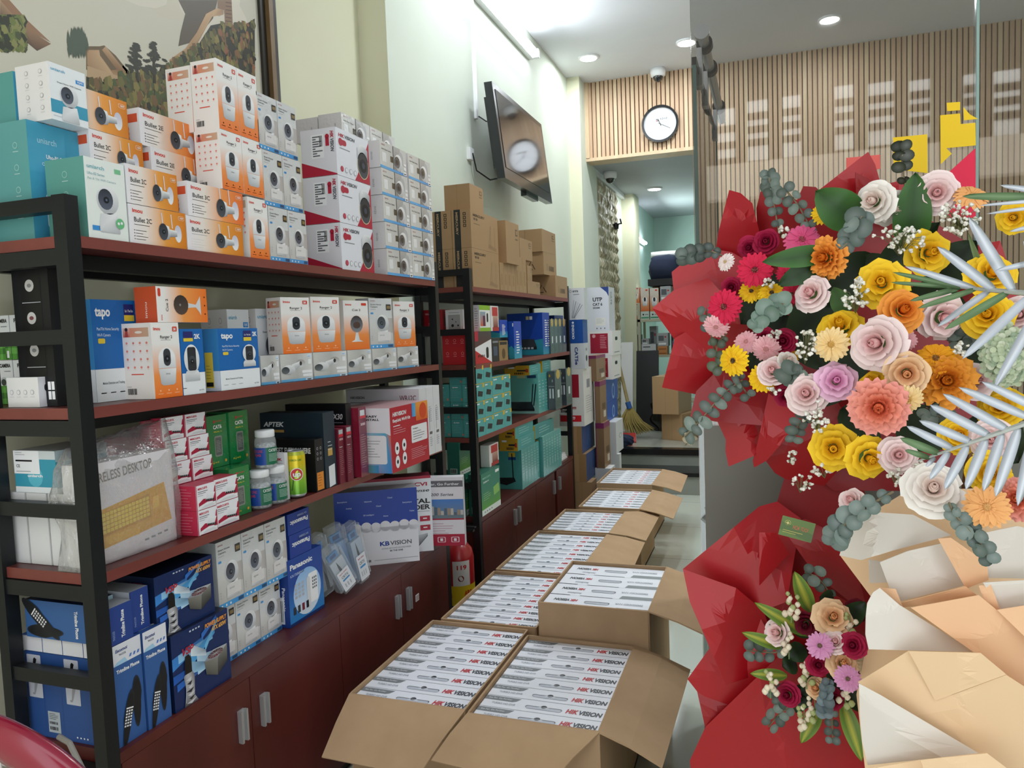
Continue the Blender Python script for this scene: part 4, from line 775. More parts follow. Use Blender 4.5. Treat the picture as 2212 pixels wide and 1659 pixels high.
@kind('tape_kraft', 'carton')
def _(m, w, D, h): f, s, t = shell(m, w, D, h, hx('#86684a'), hx('#7a5e42'), hx('#97785a')); f.rect(0, .88, 1, 1, hx('#7c2458')); s.rect(0, .88, 1, 1, hx('#6c1c4c')); f.rect(.3, .3, .8, .45, hx('#5c452e')); f.rect(.5, .1, .85, .26, hx('#c8c0b4')); s.rect(.0, 0, .1, 1, hx('#6c1c4c'))
@kind('premium', 'carton')
def _(m, w, D, h):
    f, s, t = shell(m, w, D, h, hx('#d9d8d4'), hx('#e2e0dc'), hx('#eceae6')); s.rect(.45, .5, .82, .9, hx('#a01c30')); s.text('premium', .06, .3, .055, hx('#a8202c'), w=.62, bold=True, it=.2); s.text('line', .06, .24, .055, K, w=.25, bold=True, it=.2); s.rect(.04, .08, .88, .19, hx('#d0202c'), 2); s.text('UTP', .5, .115, .05, W_, 3, w=.14, bold=True); lines(f, .2, .5, .8, 8, .04, GR[3]); f.rect(.3, .65, .6, .8, GR[3])
@kind('sts', 'carton')
def _(m, w, D, h):
    f, s, t = shell(m, w, D, h, hx('#c8ccd0'), hx('#dcdee2'), hx('#e6e8ea')); s.ell(.14, .9, .08, GR[4]); s.ell(.14, .9, .06, hx('#dcdee2'), 2); s.text('STS', .28, .87, .05, K, w=.36, bold=True); s.rect(.32, .79, .7, .805, GR[4])
    for i in range(5): s.line(.18+.04*i, .05, .36+.13*i, .62-.04*i, .03, hx(('#a8a8b0', '#6a6c74', '#c0c0c8', '#55585f', '#7a7c84')[i]), 2)
@kind('enso', 'carton')
def _(m, w, D, h): f, s, t = shell(m, w, D, h, hx('#1e4c94'), hx('#1b50a0'), hx('#2a58a4')); s.text('ENSOHO', .22, .8, .16, W_, rot=270, w=.62, bold=True); s.ell(.3, .88, .08, W_)
@kind('cat5', 'carton')
def _(m, w, D, h): f, s, t = shell(m, w, D, h, hx('#c4c8cc'), hx('#d4d6da'), hx('#e0e2e4')); s.text('CAT5e', .35, .85, .2, hx('#203c80'), rot=270, w=.7, bold=True); f.ell(.5, .4, .2, K); f.rect(.3, .7, .7, .8, GR[3])
@kind('utp', 'carton')
def _(m, w, D, h):
    f, s, t = shell(m, w, D, h, hx('#c3c5cc'), hx('#d9dbe4'), hx('#e6e8ec')); s.poly([(.62, 1), (1, 1), (1, .78), (.9, .88)], hx('#2c4488')); s.text('UTP', .25, .68, .085, hx('#3c3e44'), w=.45, bold=True); s.text('CAT 6', .25, .58, .06, hx('#3c3e44'), w=.45, bold=True); s.text('305M', .25, .51, .04, GR[4], w=.32, bold=True); s.rect(.36, .12, .82, .3, hx('#e4e2dc'), 2); lines(s, .4, .27, .78, 4, .03, GR[2], 3); icons(s, .42, .06, .78, .06, 3, 1, GR[4], .03); f.text('CAT6', .3, .9, .2, GR[4], rot=270, w=.3)
@kind('red_white', 'carton')
def _(m, w, D, h): f, s, t = shell(m, w, D, h, hx('#dcdad8'), hx('#e0dede'), hx('#e6e4e2')); s.rect(.1, .1, .82, .9, hx('#9c1c34')); lines(s, .5, .8, .78, 8, .07, hx('#d8a0a8'), th=.02); f.rrect(.3, .6, .6, .75, .05, K); f.rect(.2, .1, .8, .14, GR[3]); s.ell(.25, .8, .07, hx('#d8a0a8'), 2)
@kind('blue_carton', 'carton')
def _(m, w, D, h): f, s, t = shell(m, w, D, h, hx('#1c50a4'), hx('#1b3f80'), hx('#2a5cb0')); f.ell(.6, .4, .12, hx('#8fb0d8')); f.ell(.6, .4, .08, hx('#1c50a4'), 2)
@kind('white_box', 'carton')
def _(m, w, D, h): f, s, t = shell(m, w, D, h, hx('#d4d6da'), hx('#c6c8cc'), hx('#e4e6e8')); f.ell(.6, .5, .18, GR[4]); f.ell(.6, .5, .15, hx('#d4d6da'), 2); s.rect(0, .3, .3, .34, GR[3])
@kind('plain_white', 'carton')
def _(m, w, D, h): f, s, t = shell(m, w, D, h, hx('#dcdcdc'), hx('#dedede'), hx('#d4d4d4')); s.rect(.97, 0, 1, 1, hx('#c4c4c4'))
@kind('uni_wide')
def _(m, w, D, h):
    T1 = hx('#3a9cb4'); f, s, t = shell(m, w, D, h, T1, hx('#3795ad'), hx('#d0d4d4')); f.rect(0, .74, 1, 1, hx('#b9ccd0')); f.rect(0, 0, 1, .12, hx('#cfdadc')); lines(f, .12, .62, .7, 5, .08, hx('#6cc0d0')); f.text('uniarch', .62, .8, .05, hx('#6c9caa'), w=.3)
    s.rect(0, .8, 1, 1, hx('#c9d0d2')); s.rect(0, 0, 1, .14, hx('#dfe4e6')); s.rect(0, .45, .62, 1, hx('#e9eaec'), 2); s.rect(.05, .74, .45, .78, K, 3); s.text('CE', .06, .6, .07, K, 3); s.rect(.05, .5, .4, .515, GR[3], 3); s.ell(.5, .38, .18, hx('#58b4c8'), 1); s.text('uniarch', .32, .38, .06, W_, 3, w=.36, bold=True); lines(s, .05, .95, .3, 2, .05, GR[4], 3)
# ------------------------------------------------------------------ first unit, top board
T = ZU1[0]
def D_(X, y0, z, S): return X-x_at(S, y0, z)
P_ = lambda k, y0, w, h, X, z, D, label, **kw: put(k, 0, 0, 0, X, z, D, label, dims=(y0, w, h), **kw)
P_('uho', 1.24, .142, .266, -1.54, T, .15, 'large turquoise camera box at the left end of the top shelf, under the white boxes')
P_('uni_white', 1.268, .094, .125, -1.495, 2.011, .1, 'white pan camera box with teal band on top of the large turquoise box')
P_('uho_small', 1.266, .1, .118, -1.6, 2.011, .085, 'green-blue box behind the white camera box, highest at far left')
P_('uni_green', 1.26, .108, .176, -1.405, T, .1135, 'white and teal pan camera box with green round badge beside the black post')
gb = 'orange bullet camera boxes on the top shelf'; rows = ('bottom row', 'second row', 'third row', 'top row')
P_('b2c', 1.372, .18, .0905, -1.405, T, .115, 'orange bullet camera box, bottom row, right of the white box with green badge', group=gb)
P_('b2c', 1.371, .16, .0905, -1.405, 1.835, .115, 'orange bullet camera box, second row, just above the one beside the green badge box', group=gb)
P_('b2c', 1.371, .16, .0905, -1.507, 1.9265, .115, 'orange bullet camera box, third row, half hidden by the boxes below it', group=gb)
P_('b2c', 1.30, .19, .0905, -1.507, 2.018, .115, 'amber bullet camera box, uppermost, right of the white box with teal band', group=gb)
P_('b2c', 1.5545, .216, .088, -1.405, T, .098, 'amber and white bullet camera box, bottom row, second along the shelf edge', group=gb)
P_('b3c', 1.565, .214, .088, -1.405, 1.832, .098, 'orange and white bullet camera box above the second one of the bottom row', group=gb)
P_('b2e', 1.55, .21, .0925, -1.5, 1.921, .12, 'orange and white bullet camera box, below the topmost of its stack', group=gb)
P_('b2e', 1.528, .21, .0925, -1.508, 2.0145, .12, 'orange and white bullet camera box, topmost of its stack, red block on its end', group=gb)
gr = 'white and orange dome camera boxes on the top shelf'
P_('ranger', 1.8, .088, .174, -1.405, T, .085, 'white and orange indoor camera box, bottom row, beside the grey camera boxes', group=gr)
P_('ranger', 1.872, .088, .174, -1.53, T, .085, 'white and orange indoor camera box, bottom row, half hidden behind the bullet camera boxes', group=gr)
P_('ranger', 1.70, .0885, .161, -1.405, 1.9225, .085, 'white and orange indoor camera box, middle row, left one with the icon side showing', group=gr)
P_('ranger', 1.79, .0885, .161, -1.405, 1.9225, .085, 'white and orange indoor camera box, middle row, right one', group=gr)
P_('ranger', 1.703, .0835, .187, -1.405, 2.0845, .085, 'white and orange indoor camera box, top row, its icon side facing the camera', group=gr)
P_('ranger', 1.7875, .0835, .187, -1.405, 2.0845, .085, 'white and orange indoor camera box, top row, right one, beside the grey boxes', group=gr)
P_('ranger', 1.703, .0835, .18, -1.4915, 2.0845, .085, 'white and orange indoor camera box, top row, hindmost, only its icon side visible', group=gr)
for r_ in range(3):
    for c_ in range(2):
        P_('ez_tall', 1.892+.0965*c_-.012*r_, .094, .1615, -1.405, T+.163*r_, .09, 'silver grey smart camera box, %s of three, %s column, beside the orange boxes' % (('bottom', 'middle', 'top')[r_], ('left', 'right')[c_]), group='tall grey camera boxes on the top shelf')
for r_ in range(3):
    P_('hik', 2.289-.03*r_*0, .224, .162, -1.405, T+.1635*r_, .142, 'white and red dome camera box with labelled end, %s of three' % ('bottom', 'middle', 'topmost')[r_], group='white and red camera boxes')
for c_, (y_, w_) in enumerate(((2.603, .2205), (2.825, .213))):
    for r_ in range(5):
        P_('ez_wide', y_-(.004*r_ if c_ == 0 else -.002*r_*0), w_, .1015, -1.398, T+.1025*r_, .13, 'small wide grey camera box, %s row up, %s column at the end' % (ordw(r_, 5), ('left', 'right')[c_]), group='wide grey camera boxes')
P_('ez_wide', 2.51, .21, .095, -1.512, 2.258, .1, 'wide grey camera box lying on top behind the white and red boxes', group='wide grey camera boxes')
P_('ez_wide', 2.725, .21, .095, -1.512, 2.258, .1, 'wide grey camera box lying on top of the small wide grey boxes at the end', group='wide grey camera boxes')
P_('ez_wide', 2.51, .21, .09, -1.616, 2.258, .1, 'wide grey camera box on top, hindmost, against the wall', group='wide grey camera boxes')
# painting on the wall above: a misty mountain landscape with a winding stone wall, seen in a dark frame
b = M(); XP = -1.82
def on_p(px, py): p = on_x(px, py, XP); return (p.x+.0, p.y, p.z)
t = empty('framed_painting', (XP, 1.5, 2.6), 'large framed landscape painting of misty mountains and a winding wall, on the left wall', 'painting')
Y0, Y1, Z0, Z1 = .45, 2.46, 2.02, 3.35
f = Fr(b, (0, Y0-1.5, Z0-2.6), (0, 1, 0), (0, 0, 1), Y1-Y0, Z1-Z0); f.e = .00006
f.vgrad(0, 0, 1, 1, hx('#d9d3bf'), hx('#bfb8ac'), 0)
def pp(px, py): q = on_x(px, py, XP); return ((q.y-Y0)/(Y1-Y0), (q.z-Z0)/(Z1-Z0))
def pn(pts, c, l=1): f.poly([pp(*q) for q in pts], c, l)
r = random.Random(11)
for i in range(36): f.ell(r.uniform(0, .95), r.uniform(.45, .98), r.uniform(.05, .16), hx(r.choice(('#cfc7b4', '#e2dccb', '#b7ab9c', '#d8d0bf', '#a99c90'))), 1+i*.05, r.uniform(.03, .1))
pn([(385, 0), (400, 30), (390, 70), (385, 100), (420, 90), (460, 40), (470, 0)], hx('#5c5142'), 4)
pn([(0, 30), (0, 100), (60, 100), (60, 60), (30, 20)], hx('#4f4a2e'), 4)
pn([(0, 0), (50, 55), (110, 95), (80, 110), (20, 60), (0, 40)], [hx('#b09070'), hx('#a07c5c'), hx('#8c6a50'), hx('#5c4434'), hx('#4f3c30'), hx('#5c4434')], 5); pn([(0, 0), (20, 0), (60, 45), (110, 92), (50, 58)], hx('#9a7456'), 6)
pn([(186, 100), (215, 100), (225, 98), (250, 120), (275, 152), (272, 200), (230, 190), (186, 150)], hx('#6f5a3c'), 5)
pn([(188, 108), (214, 108), (216, 120), (240, 152), (252, 150), (220, 108), (228, 100), (272, 155), (256, 180), (225, 170), (188, 140)], [hx('#b98f68'), hx('#c8a47c'), hx('#c8a47c'), hx('#a07850'), hx('#8a6444'), hx('#b08a62'), hx('#c8a47c'), hx('#96704c'), hx('#c9a880'), hx('#b89068'), hx('#a88460')], 6)
pn([(188, 142), (254, 164), (256, 182), (225, 178), (188, 166)], hx('#c0a07a'), 7)
pn([(365, 130), (400, 105), (425, 70), (445, 30), (468, 18), (482, 22), (482, 32), (458, 36), (440, 70), (415, 115), (385, 145)], [hx('#b98f68'), hx('#c09870'), hx('#b98f68'), hx('#c8a47c'), hx('#c8a47c'), hx('#a07c5c'), hx('#b08a66'), hx('#c8a47c'), hx('#b08a66'), hx('#a07c5c'), hx('#9a7a54')], 7)
pn([(470, 0), (500, 0), (503, 60), (486, 55), (484, 22), (470, 18)], hx('#8a6a50'), 8)
for j in range(6): pn([(487, 4+8*j), (500, 6+8*j), (500, 8+8*j), (487, 6+8*j)], hx('#5c4434'), 9)
pn([(186, 165), (225, 175), (258, 182), (265, 140), (290, 165), (330, 180), (350, 140), (385, 140), (420, 110), (455, 55), (490, 48), (520, 60), (550, 40), (552, 300), (400, 300), (186, 300)], hx('#2c2a1c'), 5)
for i in range(1500):
    x, y = r.uniform(190, 550), 0
    lo = 175 if x < 260 else (160 if x < 350 else max(50, 150-(x-350)*.75)); y = r.uniform(lo, 300)
    q = pp(x, y); c = r.choice(('#6f6a34', '#4a4a28', '#8a7c40', '#2c2a1a', '#5a5228', '#7a5a34', '#8c5a3a' if x > 440 else '#4c5a2c'))
    f.ell(q[0], q[1], r.uniform(.003, .0075), hx(c), 10+i*.004, r.uniform(.004, .011), 5)
for i in range(260): q = pp(r.uniform(0, 52), r.uniform(40, 105)); f.ell(q[0], q[1], .005, hx(r.choice(('#6f7a3c', '#4a5230', '#8a8a50', '#2f3420'))), 10+i*.01, .006, 5)
for i in range(160):
    x = r.gauss(165, 9); y = r.uniform(75, 110); q = pp(x, y); f.ell(q[0], q[1], .002, hx('#4c5a48'), 10+i*.02, .012, 4)
for tx, ty, hh in ((293, 95, 60), (330, 90, 70)):
    q0, q1 = pp(tx, ty), pp(tx+4, ty+hh+20); f.line(q0[0], q0[1], q1[0], q1[1], .005, hx('#2a241a'), 20)
    for i in range(60): a_ = r.random(); x = tx+r.gauss(0, 3+9*a_); y = ty+a_*hh; q = pp(x, y); f.ell(q[0], q[1], r.uniform(.003, .007), hx('#2f3020'), 20+i*.03, .0025, 5)
b.build('canvas', t)
mat('frame_dark', '#2a2620', rough=.35); mat('frame_gilt', noise=('#6c5334', '#7f6644'), rough=.4)
b = M(); oy, oz = 1.5, 2.6
for (ya, yb, za, zb) in ((Y1-.0, Y1+.03, Z0-.09, Z1+.09), (Y0-.03, Y0, Z0-.09, Z1+.09), (Y0, Y1, Z0-.03, Z0), (Y0, Y1, Z1, Z1+.03)): b.box(-.046, ya-oy, za-oz, .012, yb-oy, zb-oz, 'frame_dark')
for (ya, yb, za, zb) in ((Y1+.03, Y1+.055, Z0-.09, Z1+.09), (Y0-.055, Y0-.03, Z0-.09, Z1+.09), (Y0-.03, Y1+.03, Z0-.09, Z0-.03), (Y0-.03, Y1+.03, Z1+.03, Z1+.09)): b.box(-.046, ya-oy, za-oz, .03, yb-oy, zb-oz, 'frame_gilt')
for (ya, yb, za, zb) in ((Y1+.055, Y1+.09, Z0-.09, Z1+.09), (Y0-.09, Y0-.055, Z0-.09, Z1+.09)): b.box(-.046, ya-oy, za-oz, .018, yb-oy, zb-oz, 'frame_dark')
b.build('picture_frame', t)
# ------------------------------------------------------------------ first unit, second board
PCX = [-1.80, -1.734, -1.619]
Z = ZU1[1]
rad = math.radians
put('black_icons', 125, 165, 578, -1.53, Z, .1, 'black box with three round white pictures on its end', S=48)
P_('plain_blue', 1.345, .09, .2, -1.53, Z, .08, 'dark blue box just behind the black shelf post')
put('tapo_wide', 211, 321, 572, -1.495, Z, None, 'large blue pan camera box at the back, orange box leaning before it', S=184, h=.243)
for r_ in range(2):
    for c_, (xa, xb) in enumerate(((PCX[0], PCX[1]), (PCX[1], PCX[2]))):
        P_('pc_camera', 1.31, .09, .107, xb-.001, Z+.1085*r_, xb-xa-.003, 'white and green web camera box at the open shelf end, %s row, %s' % (('lower', 'upper')[r_], ('left', 'right')[c_]), group='white and green web camera boxes')
P_('webcam', 1.236, .072, .068, -1.562, Z, .098, 'plain white box with black web camera picture, low at the shelf end')
gr = 'white and orange dome camera boxes on the second shelf'
zt = put('ranger', 336, 396, 697, -1.405, Z, None, 'white and orange indoor camera box beside the blue and white boxes', S=271, group=gr)
put('ranger', 257, 268, 701, -1.5, Z, .085, 'white and orange indoor camera box nearest the black post', dims=(y_at(257, -1.5, Z), .083, .165), group=gr)
P_('uni_white', 1.33, .05, .148, -1.592, Z, .075-.03, 'pale box standing between the web camera boxes and the post') if 0 else None
put('cue_lying', 341, 450, 630.6, -1.41, zt, .068, 'orange box with round black camera, lying on the white and orange one', h=.088)
put('tapo_tall', 397, 446, 711, -1.405, Z, .078, 'narrow blue and white camera box left of the wide blue one')
put('tapo_wide', 478, 563.5, 710, -1.405, Z, None, 'wide blue and white pan camera box with yellow end label, at the edge', S=444)
gm = 'small grey camera boxes in a row on the second shelf'
tops = [put('ez_mid', a, b2, p, -1.43, Z, .08, 'small silver camera box at shelf level, %s' % w_, group=gm, h=.087, rz=rad(-9)) for a, b2, p, w_ in (
    (565.5, 606, 760, 'half hidden beside the wide blue box'), (608, 677, 755, 'under the left white and orange box'), (679, 751, 755, 'second, under the second white and orange box'),
    (753, 804, 755, 'third, under the box with a round lens'), (806, 858, 740, 'fourth, under a pale grey box'), (860, 905, 735, 'last one near the far post'))]
zt = tops[1]
R1 = rad(-15)
put('ranger', 612, 674, 642, -1.44, zt, .07, 'white and orange camera box on the small silver boxes, leftmost', group=gr, rz=R1)
put('ranger', 676.5, 738, 641, -1.44, zt, .07, 'white and orange camera box on the small silver boxes, second from left', group=gr, rz=R1)
put('cue', 746, 799.5, 649, -1.44, zt, .07, 'orange and white box with round camera on a stand, on silver boxes', rz=R1)
put('ez_tall', 801, 850.6, 644, -1.44, zt, .07, 'pale grey smart camera box standing on the small silver boxes', rz=R1)
put('ranger', 853, 899, 651, -1.44, zt, .07, 'white and orange camera box standing on the last silver boxes', group=gr, rz=R1)
P_('uni_white', 1.87, .1, .232, -1.56, Z, .1, 'white camera box with blue tag behind the wide blue box, left one', group='white camera boxes at the back')
P_('uni_white', 1.985, .135, .235, -1.545, Z, .11, 'white camera box with blue tag behind the wide blue box, right one', group='white camera boxes at the back', rz=rad(-6))
# ------------------------------------------------------------------ first unit, third board
Z = ZU1[2]
@kind('wireless', 'keyboard_box')
def _(m, w, D, h):
    f, s, t = shell(m, w, D, h, hx('#e3dde2'), hx('#dcdad8'), hx('#d8d4d4'))
    f.text('WIRELESS DESKTOP', .03, .8, .085, hx('#8a8480'), w=.78, rot=4); Yc = hx('#d9a22e'); f.poly([(.0, .14), (.95, .24), (.88, .66), (.0, .52)], Yc)
    f.poly([(.12, .27), (.7, .33), (.69, .58), (.12, .5)], hx('#c8902a'), 2)
    for j in range(5):
        for i in range(13): f.rrect(.14+.042*i, .3+.042*j+.004*i, .176+.042*i, .334+.042*j+.004*i, .006, hx('#e4c848'), 3)
    f.rrect(.16, .19, .55, .27, .02, hx('#e0ac3c'), 3); f.poly([(.72, .4), (.8, .42), (.8, .54), (.73, .53)], hx('#e8b848'), 3)
    for i in range(4): f.rect(.6+.08*i, .1+.008*i, .65+.08*i, .12+.008*i, GR[3], 2)
put('wireless', 0, 0, 0, -1.446, Z, .068, 'keyboard box reading WIRELESS DESKTOP in a clear plastic bag on the third shelf', dims=(1.238, .255, .235))
# crumpled clear bag around the keyboard box
m = bpy.data.materials.new('clear_bag'); m.use_nodes = True; nt = m.node_tree; nt.nodes.remove(nt.nodes['Principled BSDF']); out = nt.nodes['Material Output']
tr = nt.nodes.new('ShaderNodeBsdfTransparent'); gl = nt.nodes.new('ShaderNodeBsdfGlossy'); df = nt.nodes.new('ShaderNodeBsdfDiffuse'); mx = nt.nodes.new('ShaderNodeMixShader'); m2 = nt.nodes.new('ShaderNodeMixShader'); lw = nt.nodes.new('ShaderNodeLayerWeight')
gl.inputs['Roughness'].default_value = .12; df.inputs['Color'].default_value = (.8, .8, .82, 1); m2.inputs[0].default_value = .35; lw.inputs[0].default_value = .35
ma = nt.nodes.new('ShaderNodeMath'); ma.operation = 'MULTIPLY_ADD'; ma.inputs[1].default_value = .6; ma.inputs[2].default_value = .16
nt.links.new(lw.outputs['Facing'], ma.inputs[0]); nt.links.new(ma.outputs[0], mx.inputs[0]); nt.links.new(tr.outputs[0], mx.inputs[1]); nt.links.new(gl.outputs[0], m2.inputs[1]); nt.links.new(df.outputs[0], m2.inputs[2]); nt.links.new(m2.outputs[0], mx.inputs[2]); nt.links.new(mx.outputs[0], out.inputs[0])
nz = nt.nodes.new('ShaderNodeTexNoise'); nz.inputs['Scale'].default_value = 22; nz.inputs['Detail'].default_value = 4; tc = nt.nodes.new('ShaderNodeTexCoord'); bp = nt.nodes.new('ShaderNodeBump'); bp.inputs['Strength'].default_value = 1; bp.inputs['Distance'].default_value = .02
nt.links.new(tc.outputs['Object'], nz.inputs['Vector']); nt.links.new(nz.outputs['Fac'], bp.inputs['Height']); nt.links.new(bp.outputs[0], gl.inputs['Normal']); MATS['clear_bag'] = m
bm = bmesh.new(); bmesh.ops.create_cube(bm, size=1); bmesh.ops.subdivide_edges(bm, edges=bm.edges, cuts=9, use_grid_fill=True); r = random.Random(5)
for v in bm.verts:
    x, y, z = v.co; k = 1 if abs(z) < .44 else .9
    v.co = Vector((x*.088*k*(1-.5*max(0, z)), y*.275, z*.262)) + Vector((r.uniform(-.004, .004), r.uniform(-.004, .004), r.uniform(-.003, .003)))
    if v.co.z > .11: v.co.z += .02+.1*(v.co.y+.14)*1.2*(v.co.z-.11)/.02; v.co.x *= .5
    if v.co.y < -.13: v.co.y -= .012*math.sin(v.co.z*30)+.01
    v.co.z = max(v.co.z, -.119)
me = bpy.data.meshes.new('plastic_bag'); bm.to_mesh(me); bm.free(); me.materials.append(m); me.polygons.foreach_set('use_smooth', [True]*len(me.polygons))
bag = bpy.data.objects.new('plastic_bag', me); C.objects.link(bag); bag.parent = PROTO['wireless'][0]; bag.location = (-.034, .128, .1205)
zs = 0
for i, (s0, s1, lab) in enumerate(((23, 67.5, 'leftmost'), (68, 113.5, 'middle'), (114, 153, 'right, against the plastic bag'))):
    y0 = 1.243; x0, x1 = x_at(s0, y0, Z), x_at(s1, y0, Z)
    zs = P_('plain_white', y0, .11, .168, x1-.001, Z, x1-x0-.003, 'tall plain white carton at the open shelf end, '+lab, group='plain white cartons')
P_('uni_wide', 1.243, .14, .098, -1.537, zs, .13, 'turquoise and white box with paper labels on the plain white cartons')
gm = 'small red and white network boxes'; mw = .0635
P_('merc_red', 1.524, .072, .0648, -1.405, Z, .068, 'small red and white box, front stack, lower left, red end showing', group=gm)
P_('merc_red', 1.524, .072, .0648, -1.405, Z+.0655, .068, 'small red and white box, front stack, upper left, red end showing', group=gm)
P_('merc_red', 1.6, .095, .0648, -1.415, Z, .06, 'small red and white box, front stack, lower right', group=gm)
P_('merc_red', 1.6, .095, .0648, -1.415, Z+.0655, .06, 'small red and white box, front stack, upper right', group=gm)
for r_ in range(3):
    for c_ in range(2):
        P_('merc_red', 1.505+.082*(1-c_)-.008*r_, .078, .0595, -1.47, Z+.1315+.0602*r_, .066, 'small red and white box, back stack, %s of three, %s' % (('lowest', 'middle', 'topmost')[r_], ('right, next to the green boxes', 'left, partly behind the plastic bag')[c_]), group=gm)
P_('merc_red', 1.495, .085, .13, -1.54, Z+.1315, .13, 'long red network box lying behind the red and white stacks')
for c_ in range(3): P_('merc_red', 1.44+.085*c_, .08, .1305, -1.545, Z, .12, 'red network box hidden behind, %s of three at shelf level' % ordw(c_, 3), group='red network boxes behind')
P_('cat6', 1.702, .085, .14, -1.447, Z, .1, 'green connector box with window, low, behind the red and white stack', group='green connector boxes')
P_('cat6', 1.795, .085, .14, -1.515, Z, .08, 'green connector box standing behind the plastic jars', group='green connector boxes')
P_('cat6', 1.697, .083, .15, -1.51, Z+.141, .08, 'green connector box, upper left, windowed front', group='green connector boxes')
P_('cat6', 1.784, .083, .153, -1.505, Z+.141, .08, 'green connector box, upper right, windowed front', group='green connector boxes')
# jars of connectors
mj, nt, bj = nodemat('jar_plastic'); bj.inputs['Base Color'].default_value = (.9, .93, .95, 1); bj.inputs['Roughness'].default_value = .08; bj.inputs['Alpha'].default_value = .25
mat('connectors', noise=('#5a6064', '#b9bec2'), rough=.2, nscale=120, bump=1, bscale=90)
def jar(x, y, z, label, g):
    t = empty('connector_jar', (x, y, z), label, 'jar', 'plastic jars of connectors', rz=g)
    b = M(); R = .032; b.lathe([(.002, 0), (R*.92, 0), (R, .006), (R, .078), (R*.96, .088), (R*.82, .096), (R*.82, .1)], 'jar_plastic', n=24); b.build('jar_body', t, True)
    b = M(); b.lathe([(.002, .003), (R*.88, .004), (R*.93, .01), (R*.93, .07), (R*.7, .076), (.002, .078)], 'connectors', n=16); b.build('connectors', t, True)
    b = M(); b.lathe([(R*.86, .094), (R*.9, .096), (R*.9, .112), (R*.84, .115), (.002, .1155)], 'white_plastic', n=28); b.build('lid', t, True)
    b = M(); f = Cyl(b, (0, 0, .012), R, -PI/2+.66-g, R*4.4, .052); f.rect(0, 0, .5, 1, hx('#1f4a9c')); f.rect(.5, 0, 1, 1, hx('#1e6a4c'))
    f.text('GOLDEN LINK', .1, .72, .17, hx('#c05060'), w=.34); f.text('RJ45', .24, .5, .15, hx('#d04848'), w=.16); f.poly([(.1, .2), (.2, .12), (.26, .4), (.16, .45)], GR[1], 2); f.text('CAT5E PLUG', .56, .75, .16, W_, w=.3); lines(f, .56, .6, .86, 6, .08, hx('#a8c8b8'), 2, .03); b.build('label', t)
jar(-1.452, 1.838, Z, 'clear jar of connectors with white lid, lower left of three', 0)
jar(-1.447, 1.908, Z, 'clear jar of connectors with white lid, lower right of three', .2)
jar(-1.45, 1.872, Z+.1162, 'clear jar of connectors with white lid, standing on the two others', .1)
@kind('slim_white')
def _(m, w, D, h): f, s, t = shell(m, w, D, h, hx('#dcdade'), hx('#e6e2e6'), hx('#e9e6ea')); s.rect(0, 0, .22, .8, hx('#a81c34')); s.text('HIK', .5, .84, .05, HIK, w=.4, bold=True)
P_('slim_white', 1.941, .017, .148, -1.435, Z, .08, 'slim white box with red corner between the jars and the drink can')
# drink can
t = empty('drink_can', (-1.432, 1.993, Z), 'yellow and green lemon soda can with a red round logo on the shelf edge', 'can')
b = M(); R = .0305; b.lathe([(.002, .003), (R*.75, .001), (R*.85, .004), (R, .012)], 'chrome', n=32)
n = 32
for z0, z1, c0, c1 in ((.012, .05, hx('#5f9e2c'), hx('#8cc43c')), (.05, .1, hx('#8cc43c'), hx('#d8d030')), (.1, .136, hx('#e2cc28'), hx('#e8d020'))):
    V = [(R*math.cos(2*PI*j/n), R*math.sin(2*PI*j/n), z) for z in (z0, z1) for j in range(n)]
    b.faces(V, [(j, (j+1) % n, n+(j+1) % n, n+j) for j in range(n)], 'can_paint', [c0]*n+[c1]*n)
mat('can_paint', attr=True, rough=.25, metal=.3)
b.lathe([(R, .136), (R*.84, .147)], 'can_paint', hx('#b8c040'), n=32, cap=False); b.lathe([(R*.84, .147), (R*.86, .149), (R*.8, .1495), (R*.78, .146), (.002, .146)], 'chrome', n=32)
f = Cyl(b, (0, 0, .012), R, -PI/2+.62, .075, .124); f.poly([(.1, .1), (.3, .1), (.62, .6), (.2, .6), (.2, .5), (.4, .5)], hx('#2c5a2c'), 1); f.ell(.52, .52, .27, W_, 2, n=24); f.ell(.52, .52, .24, hx('#cc2028'), 3, n=24); f.text('up', .36, .47, .12, W_, 4, bold=True, w=.32); f.text('LEMON LIME', .25, .86, .05, hx('#5f8c2c'), 2, w=.5)
b.build('can_body', t, True); b = M(); b.lathe([(.004, .1475), (.009, .148), (.009, .1485), (.004, .1488)], 'chrome', n=16, o=(0, .006, 0)); b.build('ring_pull', t)
P_('net_black', 2.062, .047, .172, -1.405, Z, .16, 'black box reading GET EVERYWHERE with orange corner, behind the soda can')
P_('aptek', 2.114, .067, .254, -1.403, Z, .25, 'large dark slate router box, tall, between the black box and maroon boxes')
P_('maroon', 2.187, .036, .19, -1.395, Z, .18, 'narrow maroon box, left one of a pair', group='narrow maroon boxes')
P_('maroon', 2.226, .037, .194, -1.388, Z, .18, 'narrow maroon box, right one of a pair', group='narrow maroon boxes')
P_('nx30', 2.268, .036, .268, -1.41, Z, .25, 'black router box behind the narrow maroon boxes')
P_('maroon_big', 2.309, .052, .25, -1.384, Z, .2, 'tall maroon box in film beside the red kit box')
P_('easylink', 2.391, .315, .2395, -1.304, Z, .22, 'large red and white kit box with bright corner, jutting over the shelf edge')
for i in range(3): P_('wr12', 2.718+.066*i, .0635, .284, -1.344-.0*i, Z, .34, 'tall white box at the end of the third shelf, %s of three' % ('nearest', 'middle', 'farthest')[i], group='tall white boxes at the shelf end')
